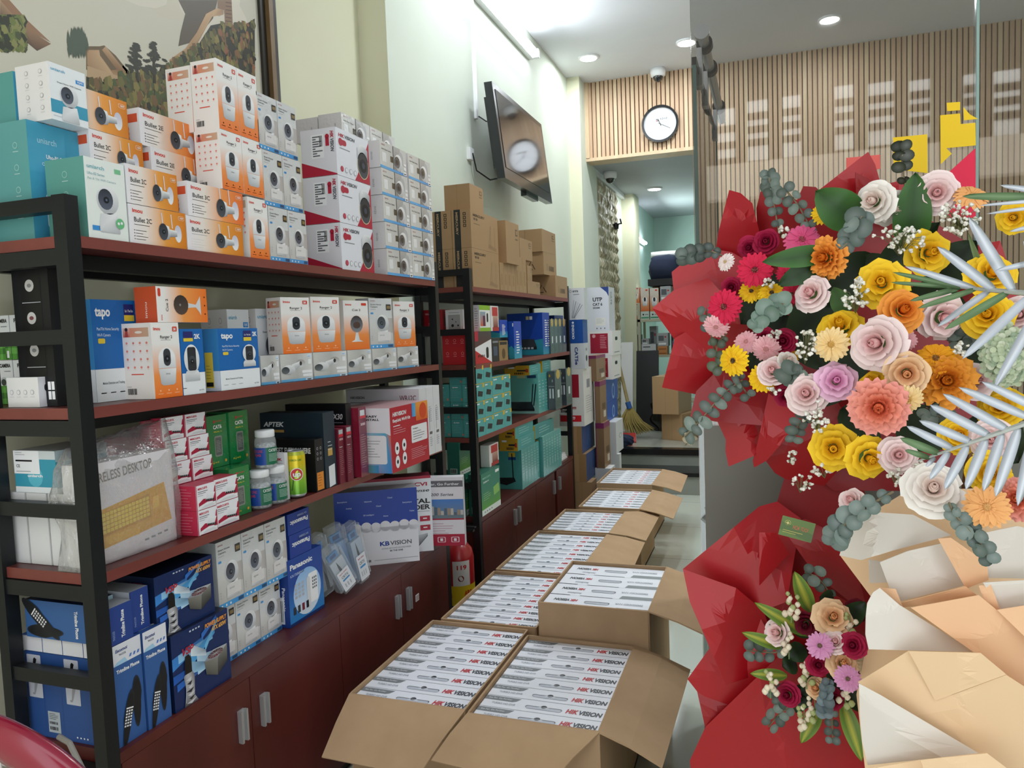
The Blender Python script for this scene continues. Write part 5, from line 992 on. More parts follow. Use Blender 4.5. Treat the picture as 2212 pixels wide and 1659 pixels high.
# ------------------------------------------------------------------ first unit, cabinet top
Z = ZU1[3]
gt = 'blue telephone boxes'
P_('phone_master', 1.243, .16, .205, -1.477, Z, .21, 'large blue carton with four small photos on its end, beside the steel end frame')
P_('trim_tall', 1.249, .079, .2386, -1.417, Z, .056, 'tall blue telephone box at the cabinet edge, nearest the post', group=gt)
P_('trim_tall', 1.331, .072, .2386, -1.413, Z, .056, 'tall blue telephone box at the cabinet edge, second from the post', group=gt)
for i, (a, c_) in enumerate(((46, 92), (92, 135), (135, 180), (180, 194))):
    xa, xb = x_at(a, 1.245, .8), x_at(c_, 1.245, .8); P_('trim_flat', 1.245, .14, .037, xb-.001, Z+.2065, xb-xa-.002, 'white end of a flat blue box, %s of four on the large blue carton' % ordw(i, 4), group='flat blue boxes with white ends')
P_('trim_lying', 1.237, .075, .09, -1.474, Z+.245, .19, 'blue telephone box lying down, handset picture on its end', group=gt)
P_('trim_end', 1.318, .055, .1, -1.43, Z+.24, .11, 'blue telephone box lying on the tall ones, right of two', group=gt)
P_('trim_end', 1.242, .068, .088, -1.417, Z+.24, .05, 'blue telephone box lying on the tall ones, close behind the post', group=gt)
P_('psu', 1.412, .205, .1955, -1.41, Z, .15, 'dark blue power supply box at the cabinet edge, lower one', group='dark blue power supply boxes')
P_('psu', 1.385, .2, .157, -1.422, Z+.1965, .16, 'dark blue power supply box, stacked upper one', group='dark blue power supply boxes')
for i, (y_, w_) in enumerate(((1.632, .1), (1.735, .103), (1.841, .101))): P_('ez_tall', y_, w_, .172, -1.483, Z, .1, 'silver smart camera box on the cabinet, lower row, %s from left' % ordw(i, 3), group='silver camera boxes on the cabinet')
for i in range(3): P_('ez_tall', 1.642+.1055*i, .103, .19, -1.458, Z+.1735, .11, 'silver smart camera box on the cabinet, upper row, %s from left' % ordw(i, 3), group='silver camera boxes on the cabinet')
zt = P_('pana_big', 1.951, .192, .218, -1.456, Z, .1, 'large blue desk telephone box on the cabinet, white phone picture')
P_('pana_small', 1.972, .118, .075, -1.458, zt, .1, 'small blue telephone box upside down, directly on the large one', group='small upside down blue boxes')
P_('pana_small', 1.968, .118, .068, -1.458, zt+.0765, .1, 'small blue telephone box upside down, uppermost', group='small upside down blue boxes')
P_('kbv', 2.694, .09, .305, -1.363, Z, .33, 'big blue and white recorder box with cloud edge, standing on the cabinet', rz=rad(32))
P_('cvi', 2.838, .085, .3255, -1.367, Z, .33, 'white recorder box with red handle edge, behind the blue and white one', rz=rad(31))
P_('s7200', 2.935, .05, .302, -1.262, Z, .2, 'red and white recorder box with city picture, past the cabinet end', rz=rad(15))
# clear blister packs leaning against each other
mb, nt, bb = nodemat('blister_clear'); bb.inputs['Base Color'].default_value = (.75, .8, .84, 1); bb.inputs['Roughness'].default_value = .1; bb.inputs['Alpha'].default_value = .2
def blister(x, y, z, w, h, rot, ins, label, lab2=True, tool=True, k=0):
    t = empty('blister_pack', (x, y, z), label, 'blister pack', 'clear blister packs on the cabinet'); t.rotation_euler = rot
    bm = bmesh.new(); bmesh.ops.create_cube(bm, size=1); bmesh.ops.scale(bm, vec=(.034, w, h), verts=bm.verts); bmesh.ops.translate(bm, vec=(-.017, w/2, h/2), verts=bm.verts)
    bmesh.ops.bevel(bm, geom=[e for e in bm.edges if abs(e.verts[0].co.x-e.verts[1].co.x) > .01], offset=.016, segments=4, affect='EDGES'); bmesh.ops.bevel(bm, geom=[e for e in bm.edges if abs(e.verts[0].co.x-e.verts[1].co.x) < .001 and e.verts[0].co.x > -.001], offset=.005, segments=2, affect='EDGES')
    me = bpy.data.meshes.new('clear_shell'); bm.to_mesh(me); bm.free(); me.materials.append(mb); o = bpy.data.objects.new('clear_shell', me); C.objects.link(o); o.parent = t
    b = M(); b.box(-.028, .012, .02, -.006, w-.012, h*.72, 'print', ins); f = Fr(b, (-.0055, .012, .02), (0, 1, 0), (0, 0, 1), w-.024, h*.72-.02); f.vgrad(0, 0, 1, 1, ins, mixc(ins, W_, .25)); b.build('insert_card', t)
    b = M(); b.box(-.02, .02, h*.74, -.012, w-.02, h*.86, 'print', hx('#3f84c0')); f = Fr(b, (-.0118, .02, h*.74), (0, 1, 0), (0, 0, 1), w-.04, h*.12); f.rect(.2, .2, .8, .8, hx('#1f4a80')); b.build('header_card', t)
    if tool:
        b = M(); b.tube([(-.01, w*.5, .02), (-.01, w*.5, h*.45), (-.01, w*.45, h*.68)], [.01, .008, .005], 'dark', n=8); b.build('crimping_tool', t)
    if lab2:
        b = M(); f = Fr(b, (.0005, .015, .012), (0, 1, 0), (0, 0, 1), w-.03, h*.42); f.rrect(0, 0, 1, 1, .06, hx('#dfe1e6')); f.text('CRTX', .2, .62, .12, GR[4], w=.6); f.rect(.2, .48, .8, .56, hx('#4a90c8'), 2); f.text('RJ45 8P8C', .15, .84, .05, HIK, w=.7)
        for i in range(3): f.rect(.2+.22*i, .15, .3+.22*i, .35, GR[2], 2)
        b.build('label', t)
blister(-1.5, 2.205, Z, .08, .23, (rad(12), 0, rad(-8)), hx('#9aa4a8'), 'clear blister pack with grey card, at the back left', lab2=False)
blister(-1.432, 2.23, Z+.004, .085, .19, (rad(27), 0, rad(-18)), hx('#a8b4c0'), 'clear blister pack with white label, leaning far left in front')
blister(-1.485, 2.29, Z+.002, .09, .24, (rad(13), 0, rad(-20)), hx('#5a9ad8'), 'clear blister pack with bright blue card', lab2=False)
blister(-1.44, 2.35, Z+.002, .08, .24, (rad(15), 0, rad(-10)), hx('#8fa4bc'), 'clear blister pack with white label, beside the cloud-edged box')
# ------------------------------------------------------------------ second unit, top board: brown cartons
Z = ZU2[0]; gk = 'brown cartons on the second unit'
def q(kind, S, pl, pr, pt, X, z, label, h=None, D=.1, **kw): return put(kind, pl, pr, pt, X, z, D, label, h=h, S=S, **kw)
KM = 'brown printed carton with black band, %s'
zt = q('merc_kraft', 981.6, 1022.3, 1080, 534.6, -1.4, Z, KM % 'lower right of four at the near end', group=gk)
y_m = y_at(1022.3, -1.4, Z); Dm = -1.4-x_at(981.6, y_m, Z); hm = zt-Z-.0008; wm = y_at(1080, -1.4, Z)-y_m-.0015
P_('merc_kraft', y_m, wm, hm, -1.4-Dm-.002, Z, min(Dm, .15), KM % 'lower left of four at the near end', group=gk)
zt2 = P_('merc_kraft', y_m, wm, z_at(450.5, -1.4, y_m)-zt, -1.4, zt, Dm, KM % 'upper right, a plain tall carton standing on it', group=gk)
P_('merc_kraft', y_m, wm, z_at(450.5, -1.4, y_m)-zt, -1.4-Dm-.002, zt, min(Dm, .15), KM % 'upper left of four at the near end', group=gk)
put('kraft', 1016, 1045, 395.5, -1.415, zt2, .14, 'plain tall brown carton, highest of all, on the printed cartons', group=gk)
sl = 'slim brown cartons standing in a row'; zs = Z
for i in range(4): zs = q('kraft_slim', 1079+8.6*i, 1080.5+8.4*i, 1088.9+8.4*i, 566, -1.4, Z, 'slim brown carton, %s of four, below the box with a label' % ordw(i, 4), h=.225, group=sl, D=.15)if 0 else P_('kraft_slim', y_at(1081+8.3*i, -1.4, Z), y_at(1089.3+8.3*i, -1.4, Z)-y_at(1081+8.3*i, -1.4, Z)-.002, .153, -1.4, Z, .17, 'slim brown carton, %s of four, beside the printed cartons' % ordw(i, 4), group=sl)
for i in range(3): P_('kraft_slim', y_at(1114.5+8*i, -1.4, Z), y_at(1122.5+8*i, -1.4, Z)-y_at(1114.5+8*i, -1.4, Z)-.002, .21, -1.4, Z, .17, 'slim brown carton, %s of three taller ones' % ordw(i, 3), group=sl)
put('kraft', 1093, 1123, 476, -1.38, Z+.154, .15, 'upright brown carton with grey label on the four slim cartons', group=gk, dims=(y_at(1095, -1.38, Z+.15), .23, z_at(476, -1.38, 3.98)-Z-.154))
z_ = q('kraft', 1139, 1140, 1167, 606, -1.4, Z, 'small brown carton with dark print at shelf level', group=gk, D=.15)
z_ = put('kraft', 1139.5, 1150, 573, -1.42, z_, .12, 'smallest brown carton, on the small one', group=gk)
put('kraft', 1124, 1153, 511, -1.425, Z+.211, .14, 'brown carton with pale tower drawing, on the taller slim cartons', group=gk, dims=(y_at(1124, -1.425, Z+.2), .25, z_at(511, -1.425, 4.3)-Z-.211))
yh = y_at(1202.5, -1.4, Z)-.02
z3 = P_('kraft_recycle', yh, .32, .15, -1.4, Z, .22, 'brown carton with recycling triangle, lowest of three at the end', group=gk)
z2 = P_('kraft_recycle', yh-.14, .32, .152, -1.44, z3, .2, 'brown carton with recycling triangle, middle of three at the end', group=gk)
P_('kraft', yh-.16, .34, .152, -1.44, z2, .24, 'wide brown carton, topmost of three at the end', group=gk)
# second board
Z = ZU2[1]
zt = q('red_pic', 957.5, 1027.5, 1063, 716.7, -1.4, Z, 'red box with rows of white icons on its end, beside the second black post')
q('green_pic', 1024, 1037, 1060, 663.5, -1.402, zt, 'white and lime green picture box on the red icon box', h=.135, D=.05)
put('white_red', 1061, 1078, 665, -1.402, zt, .1, 'small white and red picture box beside the lime green one', h=.135)
P_('white_plug', 3.51, .1, .115, -1.47, zt, .095, 'white box with grey socket picture on the red icon box')
P_('red_box', 3.52, .1, .12, -1.585, zt, .11, 'dark red box behind the white socket box')
zt = put('dark_ssd', 1064, 1079, 731, -1.4, Z, .1, 'small black box with slate label on the second unit')
zt2 = put('tan_box', 1079, 1098, 737, -1.4, Z, .1, 'small tan and black box beside the black one')
put('blue_small', 1080, 1097, 690, -1.43, max(zt, zt2), .1, 'small blue and teal box on the black and tan boxes', h=.1)
q('blue_small', 1100, 1112, 1128, 694, -1.4, Z, 'blue network box with white text down its side')
q('blue_switch', 1098, 1174, 1189, 675, -1.41, Z, 'large blue box with a five port network switch picture')
P_('plain_blue', y_at(1200, -1.5, Z), .25, .27, -1.5, Z, .12, 'blue box behind the pens of clear packs')
@kind('tool_pack', 'tool_pack')
def _(m, w, D, h): f, s, t = shell(m, w, D, h, hx('#3c4148'), hx('#44494f'), hx('#62676c'), 'film'); f.rect(.35, .3, .65, .5, hx('#d8dade'), 2); f.ell(.5, .9, .3, hx('#c8a028'), 2); s.rect(.2, .3, .4, .55, hx('#d8dade'), 2); s.rect(.6, .3, .8, .55, hx('#d8dade'), 2); s.ell(.3, .88, .1, hx('#c8a028'), 3); s.rect(.1, .6, .9, .62, GR[3], 2); s.ell(.65, .75, .1, GR[3], 2); f.rect(.1, .05, .9, .25, hx('#22262a'))
for i in range(4): P_('tool_pack', y_at(1190+8.6*i, -1.4, Z), y_at(1198.6+8.6*i, -1.4, Z)-y_at(1190+8.6*i, -1.4, Z)-.004, .235, -1.4, Z, .09, 'dark clear-fronted tool pack, %s of four at the board end' % ordw(i, 4), cat='tool pack', group='dark tool packs on the second unit')
# third board
Z = ZU2[2]; gt = 'small teal network boxes in a block'
cols = [1031.5, 1050, 1067.5, 1091.6, 1106]
for c_ in range(4):
    y0 = y_at(cols[c_], -1.4, Z); wd = y_at(cols[c_+1], -1.4, Z)-y0-.002
    for r_ in range(4 if c_ < 2 else 3):
        P_('teal_cube', y0, wd, .09 if c_ < 2 else .096, -1.4, Z+(.0908 if c_ < 2 else .0968)*r_, .072, 'small teal network box, %s row from the board, %s column' % (ordw(r_, 4), ordw(c_, 4)), group=gt)
for c_ in range(2):
    for r_ in range(3 + c_): P_('teal_cube', 3.49, .12, .09, -1.475-.078*(1-c_) if c_ == 0 else -1.475, Z+.0908*r_, .074, 'small teal network box seen through the end frame, %s row, %s' % (ordw(r_, 4), ('far', 'near')[c_]), group=gt)
for i in range(4):
    zt = P_('teal_router', y_at(1164.5+7*i, -1.4, Z), y_at(1171.5+7*i, -1.4, Z)-y_at(1164.5+7*i, -1.4, Z)-.002, .255, -1.4, Z, .24, 'upright teal router box, %s of four%s' % (ordw(i, 4), ', dark router picture facing the camera' if i == 0 else ''), group='upright teal router boxes')
q('yellow_flat', 1090, 1144, 1168, 800, -1.41, zt, 'flat yellow and teal box lying on the upright router boxes', h=.062)
q('yellow_end', 1166, 1172, 1190, 795, -1.41, zt, 'flat teal box with yellow end, beside the yellow one', h=.075)
for i in range(2): P_('tool_pack', y_at(1196+24*i, -1.36, Z)-.0, .16, .26, -1.345, Z, .05, 'large dark tool pack hanging over the board end, %s' % ('left', 'right')[i], cat='tool pack', group='large dark tool packs')
# cabinet top
Z = ZU2[3]; gg = 'green router boxes'
z1 = P_('green_router', 3.5, .09, .22, -1.59, Z, .075, 'dark green box standing at the open end, left one', group=gg)
P_('green_router', 3.5, .09, .22, -1.49, Z, .06, 'dark green box standing at the open end, right one', group=gg)
q('green_router', 968, 994, 1031, 957, -1.49, z1, 'green and white router box on the two standing boxes', group=gg)
zt = put('green_router', 1042, 1082, 1026.5, -1.4, Z, .07, 'green and white router box at the cabinet edge beside the post', group=gg)
put('white_red', 1058, 1078, 963, -1.43, zt, .05, 'small cream box with red corner above the green router box')
ga = 'slim teal router boxes in a row'
ya, yb = y_at(1129, -1.4, Z), y_at(1166.5, -1.4, Z)
for i in range(6): zt = P_('teal_slim', ya+(yb-ya)/6*i, (yb-ya)/6-.002, .24, -1.4, Z, .2, 'slim teal router box, %s of six in the near row%s' % (ordw(i, 6), ', antenna picture facing the camera' if i == 0 else ''), group=ga)
z2 = q('yellow_flat', 1079, 1119, 1156, 968, -1.4, zt, 'flat yellow box lying on the near slim teal boxes, lower', h=.075, group='flat yellow boxes')
q('yellow_flat', 1078, 1113, 1152, 947, -1.405, z2, 'flat yellow box lying on the near slim teal boxes, upper', h=.07, group='flat yellow boxes')
ya, yb = y_at(1168.5, -1.4, Z), y_at(1208, -1.4, Z)
for i in range(7): zt = P_('teal_slim', ya+(yb-ya)/7*i, (yb-ya)/7-.002, .262, -1.38, Z, .15, 'slim teal router box, %s of seven in the far row' % ordw(i, 7), group=ga)
q('yellow_end', 1150, 1156, 1196, 926, -1.395, zt, 'flat teal box with yellow end lying on the far slim teal boxes', h=.085)
for i in range(3): P_('plain_white', y_at(1210, -1.42, Z)+.01*i, .2, .012, -1.42-.01*i, Z+.0128*i, .18, 'flat white pack at the far cabinet end, %s from the top' % ordw(2-i, 3), group='flat white packs')
# fire extinguisher in the gap between the two units
t = empty('fire_extinguisher', (-1.475, 3.335, 0), 'red fire extinguisher with yellow label standing between the two cabinets', 'fire extinguisher')
mat('ext_red', '#a81c22', rough=.35, coat=.3)
b = M(); R = .078; b.lathe([(.002, .0), (R*.9, .0), (R, .02), (R, .4), (R*.9, .44), (R*.6, .47), (R*.3, .485), (R*.28, .5)], 'ext_red', n=32); b.build('cylinder', t, True)
b = M(); f = Cyl(b, (0, 0, .02), R, -PI/2+.35, R*3.2, .41); f.rect(0, .0, 1, .62, hx('#d8b820')); f.rect(0, .33, 1, .38, hx('#28306c'), 2); f.text('ABC', .62, .5, .06, hx('#c03020'), 3, w=.16, bold=True); f.ell(.3, .5, .08, hx('#c89018'), 3); f.rect(.4, .62, .75, .92, hx('#d8d4d0'), 2); f.text('119', .46, .82, .05, hx('#c02028'), 3, w=.22, bold=True); f.ell(.56, .71, .06, hx('#7a2018'), 3); f.rect(.1, .68, .3, .78, hx('#c8b0a8'), 2); f.text('ABC POWDER', .2, .15, .05, K, 3, w=.5); b.build('label', t)
b = M(); b.tube([(0, 0, .49), (0, 0, .53)], .018, 'chrome', n=12); b.tube([(0, 0, .525), (.05, -.02, .52)], .01, 'dark'); b.build('valve', t)
b = M(); b.box(-.02, -.012, .53, .09, .012, .54, 'dark'); b.box(-.02, -.01, .55, .1, .01, .556, 'dark'); b.build('squeeze_handle', t)
b = M(); b.lathe([(.002, -.01), (.017, -.01), (.017, .0), (.002, .001)], 'white_plastic', n=16, o=(.03, -.03, .515), ax='y'); b.build('pressure_gauge', t)
# ------------------------------------------------------------------ stacks of cable cartons beyond the second unit
def stack(items, y0, S, Cn, R_, Xd=None):
    """items bottom up: (kind, picture row of its top, label); S, Cn, R_: picture columns of side edge, corner and front edge at mid height"""
    z = 0
    for kd, top, lab, s_, c_, r_, grp in items:
        zt = z_at(top, X_ := x_at(c_, y0, 1.0 if z < .5 else z+.1), y0); zt = zt if zt > z+.03 else z+.1
        y1 = y_at(r_, X_, (z+zt)/2); D = X_-x_at(s_, y0, (z+zt)/2)
        o = P_(kd, y0, max(.08, y1-y0), zt-z-.001, X_, z, D, lab, group=grp); z = o
yA = 5.46
stack([('kraft', 1042, 'brown carton with white label, lowest of the stack by the cabinet end', 1238, 1272, 1290, None), ('blue_kraft', 981, 'brown and blue carton, second from the floor by the cabinet end', 1236, 1262, 1289, None),
       ('blue_kraft', 921, 'brown and blue carton, just below the white cable carton', 1236, 1257, 1284, None), ('premium', 796, 'white and red cable carton reading premium line', 1207, 1262, 1283, None),
       ('cat5', 741, 'white and blue cable carton on the red and white one', 1231, 1263, 1271, None), ('enso', 690, 'blue cable carton with white lettering down its side', 1229, 1259, 1269, None),
       ('sts', 621, 'white cable carton with picture of wires, top of its stack', 1228, 1262, 1267, None)], yA, 0, 0, 0)
yB = 6.02
stack([('white_box', 1012, 'white carton on the floor, bottom of the purple taped stack', 1287, 1315, 1330, None), ('tape_kraft', 914, 'brown carton with purple tape, lowest of three', 1287, 1302, 1318, 'brown cartons with purple tape'), ('tape_kraft', 824, 'brown carton with purple tape, middle of three', 1285, 1297, 1310, 'brown cartons with purple tape'),
       ('tape_kraft', 768, 'brown carton with purple tape, topmost, below the red and white ones', 1272, 1288, 1308, 'brown cartons with purple tape')], yB-.28, 0, 0, 0)
stack([('white_box', 981, 'grey-white carton standing at the foot of the step', 1300, 1334, 1341, None), ('white_box', 912, 'white carton with round mark beside the brown taped stack', 1300, 1328, 1346, None), ('blue_carton', 871, 'plain blue carton, lower of two', 1300, 1311, 1334, 'plain blue cartons'), ('blue_carton', 820, 'plain blue carton, upper of two', 1300, 1309, 1334, 'plain blue cartons'),
       ('red_white', 768, 'white carton with dark red panel, lower of two', 1270, 1323, 1341, 'white and dark red cartons'), ('red_white', 714, 'white carton with dark red panel, upper of two', 1270, 1323, 1341, 'white and dark red cartons'), ('utp', 619, 'white cable carton reading UTP CAT 6 with blue corner', 1269, 1316, 1328, None)], yB+.1, 0, 0, 0)
# ------------------------------------------------------------------ open cartons on the floor full of white recorder boxes
def dvr(m, w, D, h, flip=False):
    """box standing on edge: width D along x, thickness w along y; the printed top is what shows"""
    f, s, t_ = shell(m, w, D, h, hx('#8c1c2c'), hx('#e4e6ec'), hx('#e6e8ef'))
    t = Fr(m, (-D, 0, h), (1, 0, 0), (0, 1, 0), D, w)
    G = hx('#7c8084')
    if not flip:
        t.poly([(.0, .62), (.24, .6), (.27, .68), (.3, .94), (.0, .96)], G); t.text('See Far, Go Further', .03, .72, .12, hx('#d8dade'), 3, w=.2); t.text('TURBO HD DVR', .08, .3, .15, hx('#a4a8b0'), 3, w=.2)
        t.rrect(.36, .32, .66, .52, .018, hx('#5c6068'), 2); t.rrect(.368, .26, .655, .46, .016, hx('#bcc0ca'), 3); t.ell(.51, .5, .025, hx('#33363c'), 4); t.ell(.51, .42, .05, hx('#d4d8e0'), 4, .014)
        t.text('HIK', .69, .3, .32, hx('#c0242c'), 3, w=.095, bold=True, it=.2); t.text('VISION', .79, .3, .32, hx('#3c4048'), 3, w=.18, bold=True, it=.2); t.rect(0, 0, 1, .02, hx('#8a8e96'))
    else:
        t.poly([(.68, .04), (1, .06), (1, .3), (.7, .28)], G, 2); t.text('EMBEDDED NVR', .93, .66, .13, hx('#a4a8b0'), 3, w=.26, rot=180); t.rrect(.38, .45, .62, .62, .02, hx('#50545c'), 2); t.rrect(.388, .41, .612, .57, .018, hx('#b4b8c2'), 3)
        t.text('HIK', .31, .68, .17, hx('#c0242c'), 3, w=.07, rot=180, bold=True, it=.2); t.text('VISION', .235, .68, .17, hx('#3c4048'), 3, w=.15, rot=180, bold=True, it=.2); t.text('AcuSense', .3, .28, .12, GR[3], 3, w=.14, rot=180); t.rect(0, 0, .2, .04, hx('#40444a'), 2); t.rect(.3, 0, .62, .03, hx('#40444a'), 2)
KINDS['dvr'] = lambda m, w, D, h: dvr(m, w, D, h); KINDS['nvr'] = lambda m, w, D, h: dvr(m, w, D, h, True); NAMES['dvr'] = NAMES['nvr'] = 'recorder_box'
NW = ('first', 'second', 'third', 'fourth', 'fifth', 'sixth', 'seventh', 'eighth', 'ninth')
def carton(x0, y0, x1, y1, zt, label, where, n, kd='dvr', front=None, right=None, hb=.26):
    t = empty('open_carton', (x0, y0, 0), label, 'carton', 'open cartons on the floor'); w, L, k = x1-x0, y1-y0, .006
    b = M(); b.box(0, 0, 0, w, L, .01, 'cardboard')
    for a in ((0, 0, 0, w, k, zt), (0, L-k, 0, w, L, zt), (0, k, 0, k, L-k, zt), (w-k, k, 0, w, L-k, zt)): b.box(*a, 'cardboard')
    b.build('carton_body', t)
    def flap(p, q_, r_, s_):   # four corners, hinge first; thickened downwards
        pts = [Vector(v)-Vector((x0, y0, 0)) for v in (p, q_, r_, s_)]; nn = (pts[1]-pts[0]).cross(pts[3]-pts[0]).normalized()*.005
        if nn.z > 0: nn = -nn
        m = M(); mid1, mid2 = pts[0].lerp(pts[3], .5)+Vector((0, 0, .006)), pts[1].lerp(pts[2], .5)+Vector((0, 0, .006))
        up = [pts[0], pts[1], mid2, pts[2], pts[3], mid1]; lo = [v+nn for v in up]
        m.faces(up+lo, [(0, 1, 2, 5), (5, 2, 3, 4), (11, 8, 7, 6), (10, 9, 8, 11), (1, 0, 6, 7), (3, 2, 8, 9), (2, 1, 7, 8), (4, 3, 9, 10), (0, 5, 11, 6), (5, 4, 10, 11)], 'cardboard_in'); m.build('flap', t)
    if front: flap((x0, y0, zt), (x1, y0, zt), front[1], front[0])
    else: flap((x0+.004, y0-.002, zt), (x1-.004, y0-.002, zt), (x1-.004, y0-.006, zt-.2), (x0+.004, y0-.006, zt-.2))
    if right: flap((x1, y1, zt), (x1, y0, zt), right[1], right[0])
    flap((x0-.001, y0+.01, zt), (x0-.001, y1-.01, zt), (x0-.006, y1-.01, zt-.2), (x0-.006, y0+.01, zt-.2))
    flap((x1-.01, y1+.001, zt), (x0+.01, y1+.001, zt), (x0+.01, y1+.005, zt-.2), (x1-.01, y1+.005, zt-.2))
    th = (L-2*k-.004)/n; h = .27
    sbox('packing_board', .006, .006, .01, w-.006, L-.006, zt-.014-h-.001, 'cardboard_in', t)
    for i in range(n):
        P_(kd, y0+k+.002+th*i, th-.0015, h, x1-k-.002, zt-.014-h, w-2*k-.004, 'white recorder box in the %s, %s from the near end' % (where, NW[i]), group='white recorder boxes packed upright in cartons', cat='box')
carton(-1.247, 1.94, -.857, 2.55, .40, 'open brown carton of white boxes, front row left, large flap folded towards the camera', 'front left carton', 8, front=((-1.245, 1.775, .29), (-.93, 1.765, .29)))
carton(-.845, 1.925, -.452, 2.503, .40, 'open brown carton of white boxes, front row right, two flaps folded out', 'front right carton', 8, front=((-.905, 1.80, .32), (-.56, 1.765, .32)), right=((-.262, 2.47, .352), (-.277, 1.885, .352)))
carton(-1.222, 2.572, -.832, 3.165, .40, 'open brown carton of white boxes against the cabinet, behind the front left one', 'second carton along the cabinet', 9)
carton(-.806, 2.52, -.403, 3.02, .52, 'taller open brown carton with four wide white boxes, behind the front right one', 'tall carton', 4, 'nvr', right=((-.215, 2.95, .475), (-.205, 2.47, .475)))
carton(-1.222, 3.19, -.832, 3.875, .40, 'open brown carton of white boxes in the middle of the row', 'third carton along the cabinet', 9, right=((-.645, 3.95, .345), (-.63, 3.28, .335)))
carton(-1.205, 3.9, -.828, 4.39, .40, 'open brown carton of white boxes, fourth along the cabinets', 'fourth carton along the cabinets', 8, right=((-.645, 4.6, .35), (-.645, 3.985, .345)))
carton(-1.14, 4.465, -.755, 5.02, .40, 'open brown carton of white boxes, second from the steps', 'carton second from the steps', 8, right=((-.56, 5.02, .35), (-.56, 4.5, .34)))
carton(-1.185, 5.185, -.787, 5.775, .40, 'open brown carton of white boxes nearest the steps', 'carton nearest the steps', 8, right=((-.6, 5.75, .36), (-.59, 5.2, .35)))
# ------------------------------------------------------------------ back room: rack, boxes, cleaning things
RY = 9.0; rx0, rx1 = -1.49, -.75
t = empty('storage_rack', (rx0, RY, .35), 'cream metal storage rack full of boxes in the back room', 'shelving unit')
mat('rack_cream', '#b9b6a0', rough=.5)
for dx in (0, .42, rx1-rx0-.03):
    for dy in (0, .4): sbox('post', dx, dy, 0, dx+.03, dy+.03, 1.45, 'rack_cream', t)
zr = (1.6, 1.17, .62)
for z in zr: sbox('shelf_board', 0, .0, z-.35-.03, rx1-rx0, .43, z-.35, 'rack_cream', t)
def at_rack(kd, pl, pr, ptop, z, lab, D=.2, y=RY+.01, **kw):
    xa, xb = x_at(pl, y, z), x_at(pr, y, z); h = z_at(ptop, xa, y)-z
    return P_(kd, y, D, h, xb-.003, z, xb-xa-.006, lab, **kw)
# boxes facing the camera show their near end
@kind('ranger_end')
def _(m, w, D, h):
    f, s, t = shell(m, w, D, h, hx('#e8a070'), hx('#dcd2c8'), hx('#d8d4cc')); s.vgrad(0, 0, 1, .3, hx('#d86a2c'), hx('#e09868')); s.vgrad(0, .3, 1, .7, hx('#e09868'), hx('#dcd2c8')); s.rect(.6, .88, .85, .94, RED, 2); ranger_pic(s, .5, .5, .3)
@kind('grey_end')
def _(m, w, D, h): f, s, t = shell(m, w, D, h, hx('#9a9ca0'), hx('#a8aaae'), hx('#b0b2b6')); s.rrect(.1, .4, .6, .8, .05, hx('#5a5e64')); s.rect(.1, .1, .8, .25, GR[0]); s.ell(.75, .7, .1, hx('#b03030'))
@kind('dark_end')
def _(m, w, D, h): f, s, t = shell(m, w, D, h, hx('#202228'), hx('#1c1e26'), hx('#2a2c32')); s.rect(.15, .3, .85, .45, hx('#5a6488')); s.rect(.15, .6, .7, .7, hx('#6a5a78')); s.rect(.1, .12, .6, .18, GR[3])
@kind('white_end')
def _(m, w, D, h): f, s, t = shell(m, w, D, h, hx('#c4c6ca'), hx('#ccced2'), hx('#c8cace')); s.poly([(.1, .15), (.9, .15), (.9, .45)], hx('#3a5aa0')); s.rect(.1, .7, .6, .8, GR[4])
@kind('teal_white_end')
def _(m, w, D, h): f, s, t = shell(m, w, D, h, hx('#b8c8c0'), hx('#c8d4cc'), hx('#d0d8d2')); s.rect(.05, .1, .95, .3, hx('#4a9a78')); s.ell(.3, .6, .1, K); s.rect(.5, .55, .9, .65, GR[3])
@kind('orange_end')
def _(m, w, D, h): f, s, t = shell(m, w, D, h, hx('#c8884c'), hx('#cc8850'), hx('#d09860')); s.rect(.1, .2, .9, .4, hx('#8a4a20'))
g = 'white and orange camera boxes on the back room rack'; z1 = 0
for i, (a, b_) in enumerate(((1350, 1366), (1366, 1382), (1384, 1403), (1404, 1424))):
    zt = at_rack('ranger_end', a, b_, 655, zr[0], 'small white and orange camera box on the back rack, lower row, %s' % ordw(i, 4), group=g) if i < 2 else at_rack('teal_white_end', a, b_, 673, zr[0], 'small pale green box on the back rack, %s' % ('left', 'right')[i-2], group='pale green boxes on the back rack')
    at_rack('ranger_end', a, b_, 621 if i < 2 else 623, (zt if i < 2 else zt), 'small white and orange camera box on the back rack, upper row, %s' % ordw(i, 4), group=g)
zt = at_rack('grey_end', 1426, 1450, 650, zr[0], 'small grey boxed item on the back rack, right of the orange ones', group='grey boxes on the back rack'); at_rack('grey_end', 1426, 1450, 619, zt, 'small grey boxed item on the back rack, upper right', group='grey boxes on the back rack')
zt = at_rack('dark_end', 1352, 1384, 724, zr[1], 'dark printed box on the middle board of the back rack'); at_rack('white_end', 1352, 1380, 706, zt, 'pale box with black slot, on the dark box of the back rack')
zt = at_rack('white_end', 1386, 1418, 744, zr[1], 'white box with blue wedge on the back rack'); at_rack('grey_end', 1386, 1402, 732, zt, 'little white carton on the back rack, above the blue wedge')
zt = at_rack('orange_end', 1420, 1442, 757, zr[1], 'orange box on the back rack, lower', group='orange boxes'); zt = at_rack('orange_end', 1420, 1442, 748, zt, 'orange box on the back rack, upper', group='orange boxes')
zt = at_rack('grey_end', 1420, 1444, 720, zt, 'grey pictured box above the orange boxes', group='grey boxes on the back rack')
zt = at_rack('grey_end', 1404, 1420, 705, zr[1], 'grey pictured box behind the white one', y=RY+.25, D=.15, group='grey boxes on the back rack')
